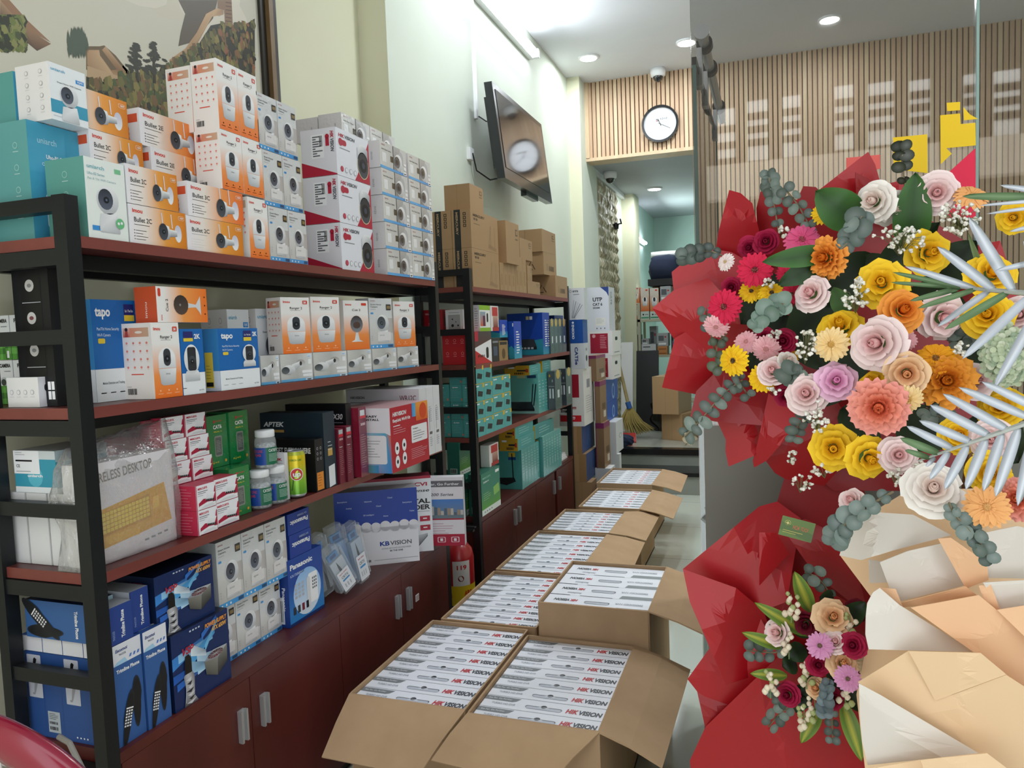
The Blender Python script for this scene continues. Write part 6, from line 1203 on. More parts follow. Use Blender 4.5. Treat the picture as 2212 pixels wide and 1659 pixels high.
at_rack('dark_end', 1450, 1466, 700, zr[1], 'dark slim box at the rack end')
at_rack('dark_end', 1382, 1418, 800, zr[2], 'dark grey bin box low on the back rack', D=.3)
sb = at_rack('dark_end', 1392, 1452, 608, z_at(619, -1.1, RY)+.0, 'dark equipment case on top of the back rack') if 0 else None
ztop = zr[0]+.36
bm = bmesh.new(); bmesh.ops.create_cube(bm, size=1); bmesh.ops.subdivide_edges(bm, edges=bm.edges, cuts=4, use_grid_fill=True); r = random.Random(1)
for v in bm.verts:
    n_ = v.co.normalized(); v.co = v.co.lerp(n_*.6, .55); v.co = Vector((v.co.x*.36+r.uniform(-.01, .01), v.co.y*.3+r.uniform(-.01, .01), (v.co.z+.42)*.3+r.uniform(-.008, .008)))
me = bpy.data.meshes.new('cloth_bundle'); bm.to_mesh(me); bm.free(); mat('navy_cloth', '#1d2740', rough=.9); me.materials.append(MATS['navy_cloth']); me.polygons.foreach_set('use_smooth', [True]*len(me.polygons))
o = bpy.data.objects.new('cloth_bundle', me); C.objects.link(o); o.location = (-1.17, RY+.2, 2.08); tag(o, 'dark navy cloth bundle on top of the back room rack', 'bundle')
o = sbox('equipment_case', -1.36, RY+.02, 1.995, -.98, RY+.4, 2.075, 'dark'); tag(o, 'black flat case under the navy bundle on the back rack', 'case')
for i in range(2):
    o = sbox('support_box', -1.34+.2*i, RY+.25, 1.602, -1.18+.2*i, RY+.41, 1.99, 'cardboard'); tag(o, 'brown carton behind the small camera boxes on the rack, %s' % ('left', 'right')[i], 'carton')
b = M(); b.tube([(-.24, 0, 0), (-.1, 0, .004), (.1, 0, .0), (.24, 0, .004)], [.035, .04, .04, .035], 'white_plastic', n=12); o = b.build('foam_roll', None, True, (-1.1, RY+.22, 2.375)); tag(o, 'white rolled sheet lying on the navy bundle', 'roll')
# leaning panels, broom, bag, dustpan, cartons
def lean(name, x, y, w, h, tk, ang, rz, m, label, cat):
    b = M(); b.box(0, -tk, 0, w, 0, h, m); o = b.build(name); o.location = (x, y, .352); o.rotation_euler = (rad(ang), 0, rad(rz)); tag(o, label, cat); return o
lean('white_panel', -1.57, 8.2, .13, 1.0, .03, -9, 0, 'white_plastic', 'tall white panel leaning against the back rack', 'panel')
o = lean('picture_board', -1.42, 8.3, .25, .9, .02, -10, 0, 'black_steel', 'dark framed board leaning beside the white panel', 'board')
t = empty('broom', (-1.38, 7.72, .352), 'straw broom with blue tied bamboo handle leaning in the back room corner', 'broom')
mat('straw', noise=('#8a7a44', '#b09c5c'), rough=.9, nscale=60, stretch=(4, 4, .3)); mat('bamboo', noise=('#8c7c50', '#a8966a'), rough=.6, nscale=14); mat('blue_tie', '#2a5a9c', rough=.5)
b = M(); b.tube([(-.02, 0, .36), (-.13, .05, .85)], .018, 'bamboo', n=10); b.build('handle', t)
b = M(); b.tube([(-.005, 0, .31), (-.025, 0, .38)], .028, 'blue_tie', n=12); b.build('tie', t)
b = M(); r = random.Random(6)
for i in range(150): a = r.uniform(-1, 1); e = Vector((.05+.2*a, r.uniform(-.05, .05), .02+.06*abs(a)+r.uniform(0, .03))); b.tube([(-.005+.012*a, 0, .34), ((.0+.13*a), e.y*.6, .17), e], [.006, .005, .002], 'straw', n=4, cap=False)
b.build('bristles', t)
b = M(); b.faces([(-.12, -.05, .0), (.14, -.1, .0), (.1, .1, .0), (-.1, .1, .0), (-.12, -.05, .02), (.14, -.1, .008), (.1, .1, .07), (-.1, .1, .07)], [(3, 2, 1, 0), (4, 5, 6, 7), (0, 1, 5, 4), (1, 2, 6, 5), (2, 3, 7, 6), (3, 0, 4, 7)], 'ext_red'); o = b.build('dustpan', None, False, (-1.41, 7.5, .353)); tag(o, 'red plastic dustpan lying under the broom', 'dustpan')
def lump(name, x, y, z, sx, sy, sz, m, label, cat, seed, amp=.02):
    bm = bmesh.new(); bmesh.ops.create_icosphere(bm, subdivisions=4, radius=1); r = random.Random(seed); ph = [(r.uniform(3, 9), r.uniform(3, 9), r.uniform(3, 9), r.uniform(0, 6)) for _ in range(8)]
    for v in bm.verts:
        d = sum(math.sin(v.co.x*a+v.co.y*b2+v.co.z*c+p) for a, b2, c, p in ph)*amp; v.co = Vector((v.co.x*sx*(1+d), v.co.y*sy*(1+d), max(-.75, v.co.z)*sz*(1+d)))
    me = bpy.data.meshes.new(name); bm.to_mesh(me); bm.free(); me.materials.append(MATS[m]); me.polygons.foreach_set('use_smooth', [True]*len(me.polygons)); o = bpy.data.objects.new(name, me); C.objects.link(o); o.location = (x, y, z+.75*sz); tag(o, label, cat); return o
mat('bin_bag', '#0d0e10', rough=.22, coat=.4)
lump('rubbish_bag', -1.14, 8.35, .352, .12, .12, .22, 'bin_bag', 'black plastic rubbish bag behind the brown cartons in the back room', 'bag', 3, .04)
lump('bag', -1.36, 7.2, .356, .1, .07, .06, 'navy_cloth', 'small dark bag lying at the edge of the raised floor', 'bag', 4, .04)
xa = -1.085
z1 = put('kraft', 0, 0, 0, -.83, .351, .25, 'battered brown carton on the back room floor, lower of two', dims=(7.55, .4, .27), rz=rad(-28), group='battered cartons in the back room')
put('kraft', 0, 0, 0, -.86, z1, .27, 'battered brown carton in the back room, upper of two, open flap', dims=(7.52, .42, .38), rz=rad(-12), group='battered cartons in the back room')
t = empty('wall_lamp', (-1.6, 8.25, 2.62), 'small black curved wall lamp on the stone clad wall', 'lamp'); b = M(); b.tube([(0, 0, 0), (.06, -.02, .03), (.1, -.1, .02), (.1, -.16, .06)], .008, 'black_steel'); b.build('lamp_arm', t); b = M(); b.lathe([(.002, -.03), (.03, -.02), (.035, .03), (.01, .05)], 'black_steel', n=12, o=(.02, 0, 0)); b.build('lamp_base', t)
# ------------------------------------------------------------------ glass front and sliding glass door
GY = 1.75; GX = -.156
def glassmat(name, tint, ior, hz=0):
    m = bpy.data.materials.new(name); m.use_nodes = True; nt = m.node_tree; nt.nodes.remove(nt.nodes['Principled BSDF']); out = nt.nodes['Material Output']
    tr = nt.nodes.new('ShaderNodeBsdfTransparent'); tr.inputs[0].default_value = tint; gl = nt.nodes.new('ShaderNodeBsdfGlossy'); gl.inputs['Roughness'].default_value = .02; fr = nt.nodes.new('ShaderNodeFresnel'); fr.inputs[0].default_value = ior; mx = nt.nodes.new('ShaderNodeMixShader')
    nt.links.new(fr.outputs[0], mx.inputs[0]); nt.links.new(tr.outputs[0], mx.inputs[1]); nt.links.new(gl.outputs[0], mx.inputs[2]); nt.links.new(mx.outputs[0], out.inputs[0]); MATS[name] = m
glassmat('pane_glass', (.8, .81, .8, 1), 2.1); mat('glass_edge', noise=('#3f6a62', '#5c867c'), rough=.15, coat=.5, nscale=6, stretch=(1, 1, .1)); mat('glass_edge_pale', '#8fa8a0', rough=.15)
mat('frost_film', noise=('#77756c', '#7c7a72'), rough=.55, nscale=3)
def pane(name, x0, y0, z0, x1, y1, z1, edges, parent=None):
    b = M(); P = [(x0, y0, z0), (x1, y0, z0), (x1, y1, z0), (x0, y1, z0), (x0, y0, z1), (x1, y0, z1), (x1, y1, z1), (x0, y1, z1)]
    F = [(3, 2, 1, 0), (4, 5, 6, 7), (0, 1, 5, 4), (1, 2, 6, 5), (2, 3, 7, 6), (3, 0, 4, 7)]
    thin_x = (x1-x0) < (y1-y0)
    for i, f in enumerate(F):
        big = i in ((3, 5) if thin_x else (2, 4)); b.faces(P, [f], 'pane_glass' if big else 'glass_edge')
    return b.build(name, parent)
o = pane('window_1', GX, GY, 0, .398, GY+.012, 3.7, 0); struct(o); struct(sbox('window_1_film', GX+.012, GY-.0016, .0, .398, GY-.0006, 1.27, 'frost_film'))
struct(sbox('window_1_joint', .3985, GY, 0, .404, GY+.012, 3.7, 'glass_edge_pale'))
o = pane('window_2', .4045, GY, 0, 1.6, GY+.012, 3.7, 0); struct(o); struct(sbox('window_2_film', .4045, GY-.0016, 0, 1.6, GY-.0006, 1.27, 'frost_film'))
t = empty('sliding_glass_door', (-.175, 2.05, 0), 'glass door leaf hanging from a steel tube rail behind the glass edge', 'glass door')
pane('glass_leaf', -.005, 0, .02, .005, .8, 2.18, 0, t); sbox('edge_strip', -.008, .8, .02, .008, .81, 2.2, 'glass_edge_pale', t); sbox('top_edge', -.006, 0, 2.18, .006, .8, 2.2, 'dark', t)
b = M(); b.tube([(.02, .02, 2.262), (.02, .9, 2.262)], .014, 'chrome', n=16); b.lathe([(.002, .0), (.02, .0), (.02, .02), (.014, .022)], 'chrome', n=20, o=(.02, -.0, 2.262), ax='y'); b.build('rail', t)
for yy in (.1, .3, .72):
    b = M(); b.lathe([(.002, -.015), (.022, -.015), (.022, .015), (.002, .015)], 'dark', n=18, o=(.02, yy, 2.262-.0), ax='y'); b.box(.0, yy-.02, 2.15, .014, yy+.02, 2.25, 'chrome'); b.build('roller_bracket', t)
mat('sticker_yellow', '#f2c80c', rough=.4); mat('sticker_red', '#e81c48', rough=.4); mat('sticker_coral', '#e8645c', rough=.4)
def sticker(pts, m, label):
    b = M(); p = [on_y(x, y, GY-.0008) for x, y in pts]; q_ = [v+Vector((0, .0006, 0)) for v in p]; n = len(p)
    b.faces(p+q_, [tuple(range(n))[::-1], tuple(range(n, 2*n))]+[(i, (i+1) % n, n+(i+1) % n, n+i) for i in range(n)], m); tag(b.build('window_sticker'), label, 'sticker')
sticker([(1929, 297), (2003, 290), (2004, 374), (1930, 365)], 'sticker_yellow', 'square yellow sticker on the glass behind the eucalyptus sprig')
sticker([(2031, 249), (2074, 245), (2075, 268), (2107, 265), (2108, 314), (2044, 320), (2056, 332), (2032, 355)], 'sticker_yellow', 'large irregular yellow sticker on the glass beside the vertical joint')
sticker([(2045, 222), (2074, 220), (2074, 238), (2046, 240)], 'sticker_yellow', 'small yellow rectangle sticker above the large yellow one')
sticker([(2081, 231), (2095, 247), (2113, 257), (2082, 260)], 'sticker_yellow', 'small curved yellow triangle sticker beside the glass joint')
sticker([(2107, 320), (2108, 470), (2050, 470), (2034, 386)], 'sticker_red', 'large bright red triangle sticker on the glass under the yellow one')
sticker([(1828, 341), (1901, 334), (1902, 364), (1828, 385)], 'sticker_coral', 'pale coral sticker on the glass behind the red wrapping paper tip')
# the street house opposite, seen only as a reflection in the glass
HY = -8.5; VY = 2*GY-HY
mat('facade', '#5c564c', rough=.9); mat('facade_white', '#fbfbf8', rough=.6); mat('facade_band', '#cfc4b4', rough=.8); mat('facade_dark', '#2a2a2c', rough=.6)
b = M(); a0, a1 = on_y(1480, 0, VY), on_y(2290, 700, VY)
b.box(a0.x, HY-.4, 0, a1.x+.6, HY, a0.z+3, 'facade'); struct(b.build('wall_street_house'))
def on_f(px, py): p = on_y(px, py, VY); return p.x, p.z
t = empty('street_house_front', (a0.x+3, HY, 4), 'pale shuttered house front across the street, mirrored in the shop glass', 'house front')
for (pa, pb, ya, yb) in ((1550, 1590, 240, 395), (1614, 1660, 222, 345), (1690, 1730, 212, 338), (1802, 1843, 190, 322), (1875, 1930, 184, 312), (1963, 2007, 178, 298), (2080, 2112, 165, 285), (2145, 2200, 158, 290)):
    x0, z1 = on_f(pa, ya); x1, z0 = on_f(pb, yb); b = M(); b.box(x0-a0.x-3, .001, z0-4, x1-a0.x-3, .06, z1-4, 'facade_white')
    for k in (.24, .46, .68): zz = z0+(z1-z0)*k-4; b.box(x0-a0.x-3, .06, zz, x1-a0.x-3, .09, zz+.1, 'facade_dark')
    b.build('shuttered_window', t)
x0, z1 = on_f(1530, 368); x1, z0 = on_f(2250, 420); b = M(); b.box(x0-a0.x-3, .001, z1-4-.5, x1-a0.x-3, .3, z1-4-.0, 'facade_band'); b.build('balcony_band', t)
# ------------------------------------------------------------------ congratulation flower stands
CAMD = lambda p: (CO-Vector(p)).normalized()
def orient(o, p, tilt=(0, 0), spin=0):
    d = CAMD(p); q_ = (d+Vector((tilt[0], 0, tilt[1]))).normalized(); o.rotation_euler = (q_.to_track_quat('Z', 'Y').to_matrix() @ Matrix.Rotation(spin, 3, 'Z')).to_euler(); o.location = p
def size_px(p, d): return d/FPX*((Vector(p)-CO).dot(CF))
def rose_mesh(name, c_in, c_mid, c_out, layers=5, ruffle=.04, openness=1.0, seed=1, dense=1):
    """unit rose, radius about 1, opening along +Z"""
    r = random.Random(seed); b = M(); ci, cm, co = hx(c_in), hx(c_mid), hx(c_out); ga = 0
    for L in range(layers):
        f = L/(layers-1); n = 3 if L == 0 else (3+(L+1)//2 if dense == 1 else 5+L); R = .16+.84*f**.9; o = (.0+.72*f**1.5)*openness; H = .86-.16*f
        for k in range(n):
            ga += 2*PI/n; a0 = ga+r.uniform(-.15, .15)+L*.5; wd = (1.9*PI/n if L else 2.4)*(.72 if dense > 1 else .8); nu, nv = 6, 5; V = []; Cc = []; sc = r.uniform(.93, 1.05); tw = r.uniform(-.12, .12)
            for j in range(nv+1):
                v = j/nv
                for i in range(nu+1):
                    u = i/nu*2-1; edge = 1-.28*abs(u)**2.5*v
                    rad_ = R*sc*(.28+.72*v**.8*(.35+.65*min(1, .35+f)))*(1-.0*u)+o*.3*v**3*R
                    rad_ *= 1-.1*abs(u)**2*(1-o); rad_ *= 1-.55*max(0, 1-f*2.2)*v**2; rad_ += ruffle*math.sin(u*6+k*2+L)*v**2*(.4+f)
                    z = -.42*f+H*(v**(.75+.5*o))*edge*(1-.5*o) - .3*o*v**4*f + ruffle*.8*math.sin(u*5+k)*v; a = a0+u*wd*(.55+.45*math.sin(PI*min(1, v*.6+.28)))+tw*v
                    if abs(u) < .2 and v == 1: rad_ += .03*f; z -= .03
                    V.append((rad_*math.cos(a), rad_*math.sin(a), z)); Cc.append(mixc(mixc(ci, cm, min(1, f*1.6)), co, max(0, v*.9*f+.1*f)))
            w = nu+1; b.faces(V, [(j*w+i, j*w+i+1, (j+1)*w+i+1, (j+1)*w+i) for j in range(nv) for i in range(nu)], 'petal', Cc)
    b.lathe([(.17, -.1), (.2, .25), (.19, .5), (.12, .58), (.1, .5)], 'petal', mixc(ci, cm, .4), n=9); b.lathe([(.03, .4), (.07, .62), (.03, .64), (.02, .5)], 'petal', cm, n=7, o=(.02, .01, 0), cap=False)
    b.lathe([(.5, -.12), (.35, -.3), (.12, -.42), (.08, -.8)], 'petal', hx('#4f7038'), n=10)
    return b
ROSES = {}
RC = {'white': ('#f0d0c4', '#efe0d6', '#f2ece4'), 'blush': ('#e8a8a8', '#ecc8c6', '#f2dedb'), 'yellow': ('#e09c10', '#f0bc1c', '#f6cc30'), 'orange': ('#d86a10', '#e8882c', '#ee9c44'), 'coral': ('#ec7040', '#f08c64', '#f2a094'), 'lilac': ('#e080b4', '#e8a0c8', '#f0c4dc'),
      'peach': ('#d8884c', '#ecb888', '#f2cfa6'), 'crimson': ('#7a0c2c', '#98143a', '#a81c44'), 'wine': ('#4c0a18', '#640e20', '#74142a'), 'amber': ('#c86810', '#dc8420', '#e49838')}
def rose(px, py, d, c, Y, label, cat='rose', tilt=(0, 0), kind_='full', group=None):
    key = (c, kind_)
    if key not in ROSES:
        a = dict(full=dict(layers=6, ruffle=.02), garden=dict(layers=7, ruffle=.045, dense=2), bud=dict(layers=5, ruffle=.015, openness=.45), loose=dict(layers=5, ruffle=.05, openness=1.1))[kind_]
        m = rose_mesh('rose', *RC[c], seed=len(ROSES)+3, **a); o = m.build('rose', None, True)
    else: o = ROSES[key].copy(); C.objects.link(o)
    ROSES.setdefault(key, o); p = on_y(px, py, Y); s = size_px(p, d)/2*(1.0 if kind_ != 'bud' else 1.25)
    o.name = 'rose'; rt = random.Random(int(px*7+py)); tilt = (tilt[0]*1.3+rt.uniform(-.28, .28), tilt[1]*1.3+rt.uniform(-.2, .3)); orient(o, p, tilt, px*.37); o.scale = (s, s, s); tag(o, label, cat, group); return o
GERB = {}
def gerb_mesh(cp, cp2, cc, n=20, seed=1, rag=0):
    r = random.Random(seed); b = M(); a, a2, c = hx(cp), hx(cp2), hx(cc)
    t = []
    for ring, (R, w, z, nn) in enumerate(((1, .13, .02, n), (.9, .125, .09, n), (.5, .07, .14, n) if rag else (.42, .05, .12, n))):
        for k in range(nn):
            an = 2*PI*(k+.5*ring)/nn+r.uniform(-.05, .05); L = R*r.uniform(.93, 1.03); dz = r.uniform(-.05, .05)
            V = []; Cc = []
            for v in (0, .3, .65, .9, 1):
                hw = w*(.35+1.1*v if v < .65 else (1.07-(v-.65)*1.6))*(1 if v < 1 else .6); rr = .14+(L-.14)*v; zz = z+.09*math.sin(v*PI)*1.0-.1*v*v+dz*v
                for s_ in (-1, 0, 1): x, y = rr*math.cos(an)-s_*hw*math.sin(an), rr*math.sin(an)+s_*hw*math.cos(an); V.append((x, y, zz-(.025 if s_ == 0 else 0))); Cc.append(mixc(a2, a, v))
            b.faces(V, [(3*j+i, 3*j+i+1, 3*j+i+4, 3*j+i+3) for j in range(4) for i in range(2)], 'petal', Cc)
    return b, c
def gerb(px, py, d, c, Y, label, cat='gerbera', tilt=(0, 0), rag=0, squash=1):
    GC = {'magenta': ('#e0608c', '#d84878', '#a03050'), 'hot': ('#d8284c', '#c41c40', '#6a1428'), 'pale': ('#f0b8bc', '#e8a0a8', '#c8888c'), 'yellow': ('#f4c820', '#e8a818', '#3a2410'), 'cream': ('#f2d49c', '#ecc078', '#c89c4c'), 'peach': ('#f0b070', '#eca868', '#d8a464'),
          'lilac': ('#dc9cc4', '#d084b4', '#6a5048'), 'beige': ('#ead8b8', '#dcc49c', '#1c1814'), 'gold': ('#f0a820', '#dc8c14', '#7a4a10'), 'white': ('#f0e4e0', '#e8d0cc', '#c8b080')}[c]
    if (c, rag) not in GERB:
        t = empty('gerbera', (0, 0, 0), '', cat); b, cc = gerb_mesh(GC[0], GC[1], GC[2], seed=len(GERB), rag=rag); b.build('petals', t, True)
        b = M(); r = random.Random(2); b.lathe([(.17, .06), (.16, .14), (.1, .18), (.02, .16)], 'petal', cc, n=14)
        for i in range(40): a, q_ = r.uniform(0, 6.3), .17*math.sqrt(r.random()); b.tube([(q_*math.cos(a), q_*math.sin(a), .14), (q_*1.05*math.cos(a), q_*1.05*math.sin(a), .2)], .016, 'petal', mixc(cc, hx('#e8c890'), r.random()*.5), n=4)
        b.build('flower_centre', t); b = M(); b.lathe([(.18, .03), (.08, -.15), (.05, -.7)], 'petal', hx('#5a7a3c'), n=8); b.build('stem', t); GERB[c, rag] = t
    else: t = copy_tree(GERB[c, rag])
    p = on_y(px, py, Y); s = size_px(p, d)/2; orient(t, p, tilt, px*.11); t.scale = (s, s*squash, s); t.name = 'gerbera' if cat == 'gerbera' else cat.replace(' ', '_'); tag(t, label, cat); return t
def leafdisc(b, c, n_, u, R, col, cup=.12, el=1.0):
    """a round leaf with a light midrib, centred at c, normal n_, pointing along u"""
    v = n_.cross(u).normalized(); u = v.cross(n_).normalized(); V = [c]; Cc = [mixc(col, W_, .12)]; k = 12
    for i in range(k): a = 2*PI*i/k; rr = R*(1-.08*math.cos(a*1.0)); V.append(c+u*rr*el*math.cos(a)+v*rr*math.sin(a)+n_*cup*R*math.sin(a)**2*1.0); Cc.append(col)
    b.faces(V, [(0, 1+i, 1+(i+1) % k) for i in range(k)], 'leaf', Cc)
def sprig(pts, Y, n, size, label, col=('#56655c', '#6b7b70', '#48564d'), seed=1, dY=0, el=1.0, name='eucalyptus_sprig', spread=.8):
    P = [on_y(x, y, Y+dY*i/(len(pts)-1)) for i, (x, y) in enumerate(pts)]; base = P[-1]; r = random.Random(seed)
    def at(t_): f = t_*(len(P)-1); i = min(int(f), len(P)-2); return P[i].lerp(P[i+1], f-i)
    o = empty(name, base, label, 'eucalyptus' if 'eucal' in name else 'foliage'); b = M(); b.tube([at(i/10)-base for i in range(11)], .0016, 'leaf', hx('#7a6e54'), n=5); b.build('stem', o)
    b = M()
    for i in range(n):
        t_ = (i+.3)/n; p = at(t_)-base; d = (at(min(1, t_+.05))-at(max(0, t_-.05))).normalized(); cam_ = CAMD(at(t_)); side = d.cross(cam_).normalized()
        for s_ in (-1, 1):
            R = size_px(p+base, size)/2*.84*(.55+.5*math.sin(PI*min(1, t_*.8+.25)))*r.uniform(.85, 1.12); nn = (cam_+side*s_*r.uniform(-.5, .6)+Vector((r.uniform(-.5, .5), 0, r.uniform(-.5, .5)))).normalized()
            u = (side*s_+d*r.uniform(-.4, .4)).normalized(); leafdisc(b, p+side*s_*R*spread*1.25+cam_*r.uniform(-.004, .006), nn, u, R, hx(r.choice(col)), el=el)
    b.build('leaves', o, True); return o
def blade(px0, py0, px1, py1, wpx, Y, label, c0='#2c4a24', c1='#3f6a30', bend=0, dY=.02, cat='leaf', name='leaf', tip=.5, mid=None, par=None, tw=0, side_=0, mt='leaf', org=None, sq=.7):
    """long leaf from base (0) to tip (1)"""
    a, z = on_y(px0, py0, Y), on_y(px1, py1, Y-dY); d = z-a; cam_ = CAMD(a); s_ = d.cross(cam_).normalized(); W = size_px(a, wpx)/2; base = a if org is None else org; n = 10; V = []; Cc = []
    for i in range(n+1):
        t_ = i/n; w = W*(math.sin(PI*min(1, t_**.8*.96+.04))**sq if tip else (1-.5*t_)); p = a+d*t_+cam_*bend*math.sin(PI*t_)+s_*side_*math.sin(PI*t_)
        wv = (s_*math.cos(tw*t_)+cam_*math.sin(tw*t_))
        for k, u in enumerate((-1, -.5, 0, .5, 1)): V.append(p+wv*w*u+cam_*W*.18*abs(u)**1.5-base); Cc.append(hx(mid) if (mid and k == 2) else mixc(hx(c0), hx(c1), abs(u)))
    b = M(); b.faces(V, [(5*j+i, 5*j+i+1, 5*j+i+6, 5*j+i+5) for j in range(n) for i in range(4)], mt, Cc)
    if par: return b.build(name, par, True)
    o = b.build(name, None, True, base); tag(o, label, cat); return o
def baby(px, py, w, h, n, Y, label, seed):
    p0 = on_y(px, py, Y); o = empty('gypsophila_sprig', p0, label, "baby's breath"); r = random.Random(seed); b = M(); s = M(); root = on_y(px+r.uniform(-10, 10), py+h*.9, Y+.05)-p0
    for i in range(n):
        a = r.uniform(0, 6.3); q_ = math.sqrt(r.random()); p = on_y(px+w/2*q_*math.cos(a), py+h/2*q_*math.sin(a), Y-r.uniform(0, .03))-p0; R = size_px(p0, r.uniform(3.2, 6.2)); s.tube([root*.6, p*.6, p], .0006, 'leaf', hx('#7c8058'), n=3, cap=False)
        for k in range(4):
            c = p+Vector((r.uniform(-1, 1), r.uniform(-1, 1), r.uniform(-1, 1)))*R*.5; b.lathe([(.001*R, -R*.6), (R*.55, -R*.3), (R*.7, .1*R), (R*.4, .5*R), (.001, .6*R)], 'petal', hx(r.choice(('#f2efe8', '#e6e2d6', '#d8d4c4'))), n=6, o=tuple(c), cap=False)
    s.build('stems', o); b.build('blossoms', o, True); return o
# -------- papers
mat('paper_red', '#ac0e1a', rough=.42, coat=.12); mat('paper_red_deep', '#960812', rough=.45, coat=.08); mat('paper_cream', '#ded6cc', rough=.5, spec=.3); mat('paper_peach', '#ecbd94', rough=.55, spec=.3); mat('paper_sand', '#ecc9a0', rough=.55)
def sheet(par, pts, Y, m, tilt=(0, 0), bulge=.012, org=(0, 0, 0), seed=0, name='wrapping_sheet'):
    """a folded sheet: picture outline laid on a tilted plane at depth Y, bulging and creased towards the camera"""
    cx = sum(p[0] for p in pts)/len(pts); cy = sum(p[1] for p in pts)/len(pts); r = random.Random(seed+int(cx)); n = len(pts); org = Vector(org); rings = []
    def W(x, y, extra=0): return on_y(x, y, Y+tilt[0]*(x-cx)/100+tilt[1]*(y-cy)/100-extra)-org
    outer = []
    for i in range(n):
        a, b_ = pts[i], pts[(i+1) % n]
        for k in range(3): outer.append((a[0]+(b_[0]-a[0])*k/3, a[1]+(b_[1]-a[1])*k/3))
    N = len(outer); ox, oy = r.uniform(-.15, .15), r.uniform(-.15, .15); ax = r.uniform(0, PI)
    for q_ in (1, .75, .45, .15):
        ring = []
        for (x, y) in outer:
            xx, yy = cx+(x-cx)*q_, cy+(y-cy)*q_; fold = abs(((xx-cx)*math.cos(ax)+(yy-cy)*math.sin(ax))/60+.3); ring.append(W(xx, yy, -bulge*.9*fold))
        rings.append(ring)
    V = [v for ring in rings for v in ring]; F = [(k*N+i, k*N+(i+1) % N, (k+1)*N+(i+1) % N, (k+1)*N+i) for k in range(3) for i in range(N)]+[tuple(3*N+i for i in range(N))]
    b = M(); b.faces(V, F, m); o = b.build(name, par, False)
    md = o.modifiers.new('thickness', 'SOLIDIFY'); md.thickness = .0008; return o
o1 = on_y(1780, 900, 1.6); SW = empty('flower_wrapping', (o1.x, 1.6, 1.3), 'glossy red wrapping paper of the tall two tier flower stand before the glass', 'wrapping paper')
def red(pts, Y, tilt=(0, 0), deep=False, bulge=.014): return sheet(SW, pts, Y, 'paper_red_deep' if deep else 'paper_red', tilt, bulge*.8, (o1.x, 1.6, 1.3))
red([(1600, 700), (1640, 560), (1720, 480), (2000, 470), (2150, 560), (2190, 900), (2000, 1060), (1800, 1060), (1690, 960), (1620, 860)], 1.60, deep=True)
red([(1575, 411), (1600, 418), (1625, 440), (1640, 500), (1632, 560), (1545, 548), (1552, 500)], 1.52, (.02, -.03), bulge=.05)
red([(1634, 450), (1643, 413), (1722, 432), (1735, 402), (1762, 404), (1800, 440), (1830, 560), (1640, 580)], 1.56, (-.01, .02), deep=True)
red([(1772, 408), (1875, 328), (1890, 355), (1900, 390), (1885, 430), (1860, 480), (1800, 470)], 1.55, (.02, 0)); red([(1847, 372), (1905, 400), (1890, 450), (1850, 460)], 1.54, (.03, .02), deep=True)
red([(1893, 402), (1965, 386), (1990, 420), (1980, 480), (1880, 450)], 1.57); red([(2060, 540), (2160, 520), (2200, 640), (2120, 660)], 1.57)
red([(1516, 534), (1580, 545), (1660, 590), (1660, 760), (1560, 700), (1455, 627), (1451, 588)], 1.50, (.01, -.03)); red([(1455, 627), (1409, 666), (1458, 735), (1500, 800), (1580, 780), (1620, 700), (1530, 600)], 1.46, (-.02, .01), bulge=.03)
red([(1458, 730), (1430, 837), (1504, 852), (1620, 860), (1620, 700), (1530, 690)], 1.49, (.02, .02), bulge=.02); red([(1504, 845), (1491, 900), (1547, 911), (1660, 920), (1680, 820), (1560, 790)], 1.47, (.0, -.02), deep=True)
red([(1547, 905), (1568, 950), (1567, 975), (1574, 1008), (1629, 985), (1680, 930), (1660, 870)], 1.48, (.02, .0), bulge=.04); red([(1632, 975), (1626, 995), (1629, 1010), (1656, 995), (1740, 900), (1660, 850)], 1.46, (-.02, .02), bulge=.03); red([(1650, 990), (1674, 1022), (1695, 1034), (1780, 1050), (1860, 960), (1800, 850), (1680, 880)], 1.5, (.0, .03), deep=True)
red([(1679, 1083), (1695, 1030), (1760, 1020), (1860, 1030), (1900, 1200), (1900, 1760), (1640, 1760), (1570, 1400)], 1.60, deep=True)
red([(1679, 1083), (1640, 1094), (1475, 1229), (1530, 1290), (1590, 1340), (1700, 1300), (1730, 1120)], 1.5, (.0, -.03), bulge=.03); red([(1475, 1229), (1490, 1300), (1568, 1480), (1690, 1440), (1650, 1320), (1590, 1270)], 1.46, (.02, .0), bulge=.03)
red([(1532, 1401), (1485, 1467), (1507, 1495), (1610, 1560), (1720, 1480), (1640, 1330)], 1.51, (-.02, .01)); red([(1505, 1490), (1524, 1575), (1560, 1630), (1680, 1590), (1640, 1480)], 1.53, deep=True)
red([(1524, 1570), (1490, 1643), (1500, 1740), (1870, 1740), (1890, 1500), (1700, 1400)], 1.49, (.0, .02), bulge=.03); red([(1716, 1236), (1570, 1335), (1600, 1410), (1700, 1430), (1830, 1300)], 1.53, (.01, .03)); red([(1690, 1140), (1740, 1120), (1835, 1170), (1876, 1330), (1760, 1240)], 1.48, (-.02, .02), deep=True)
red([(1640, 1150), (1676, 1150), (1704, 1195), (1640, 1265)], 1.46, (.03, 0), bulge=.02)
mat('stand_wood', noise=('#6c4c30', '#80603c'), rough=.6)
for nm, (xx, yy), lab in (('flower_stand', (.14, 1.66), 'wooden tripod stand carrying the red wrapped flowers'), ('flower_stand', (.33, 1.44), 'wooden tripod stand carrying the cream and peach wrapped flowers')):
    t = empty(nm, (xx, yy, 0), lab, 'flower stand', 'flower stands behind their wrapping')
    for dx in (-.12, 0, .12): b = M(); b.tube([(dx, .02 if dx else .05, 0), (0, 0, 1.3)], .012, 'stand_wood', n=8); b.build('leg', t)
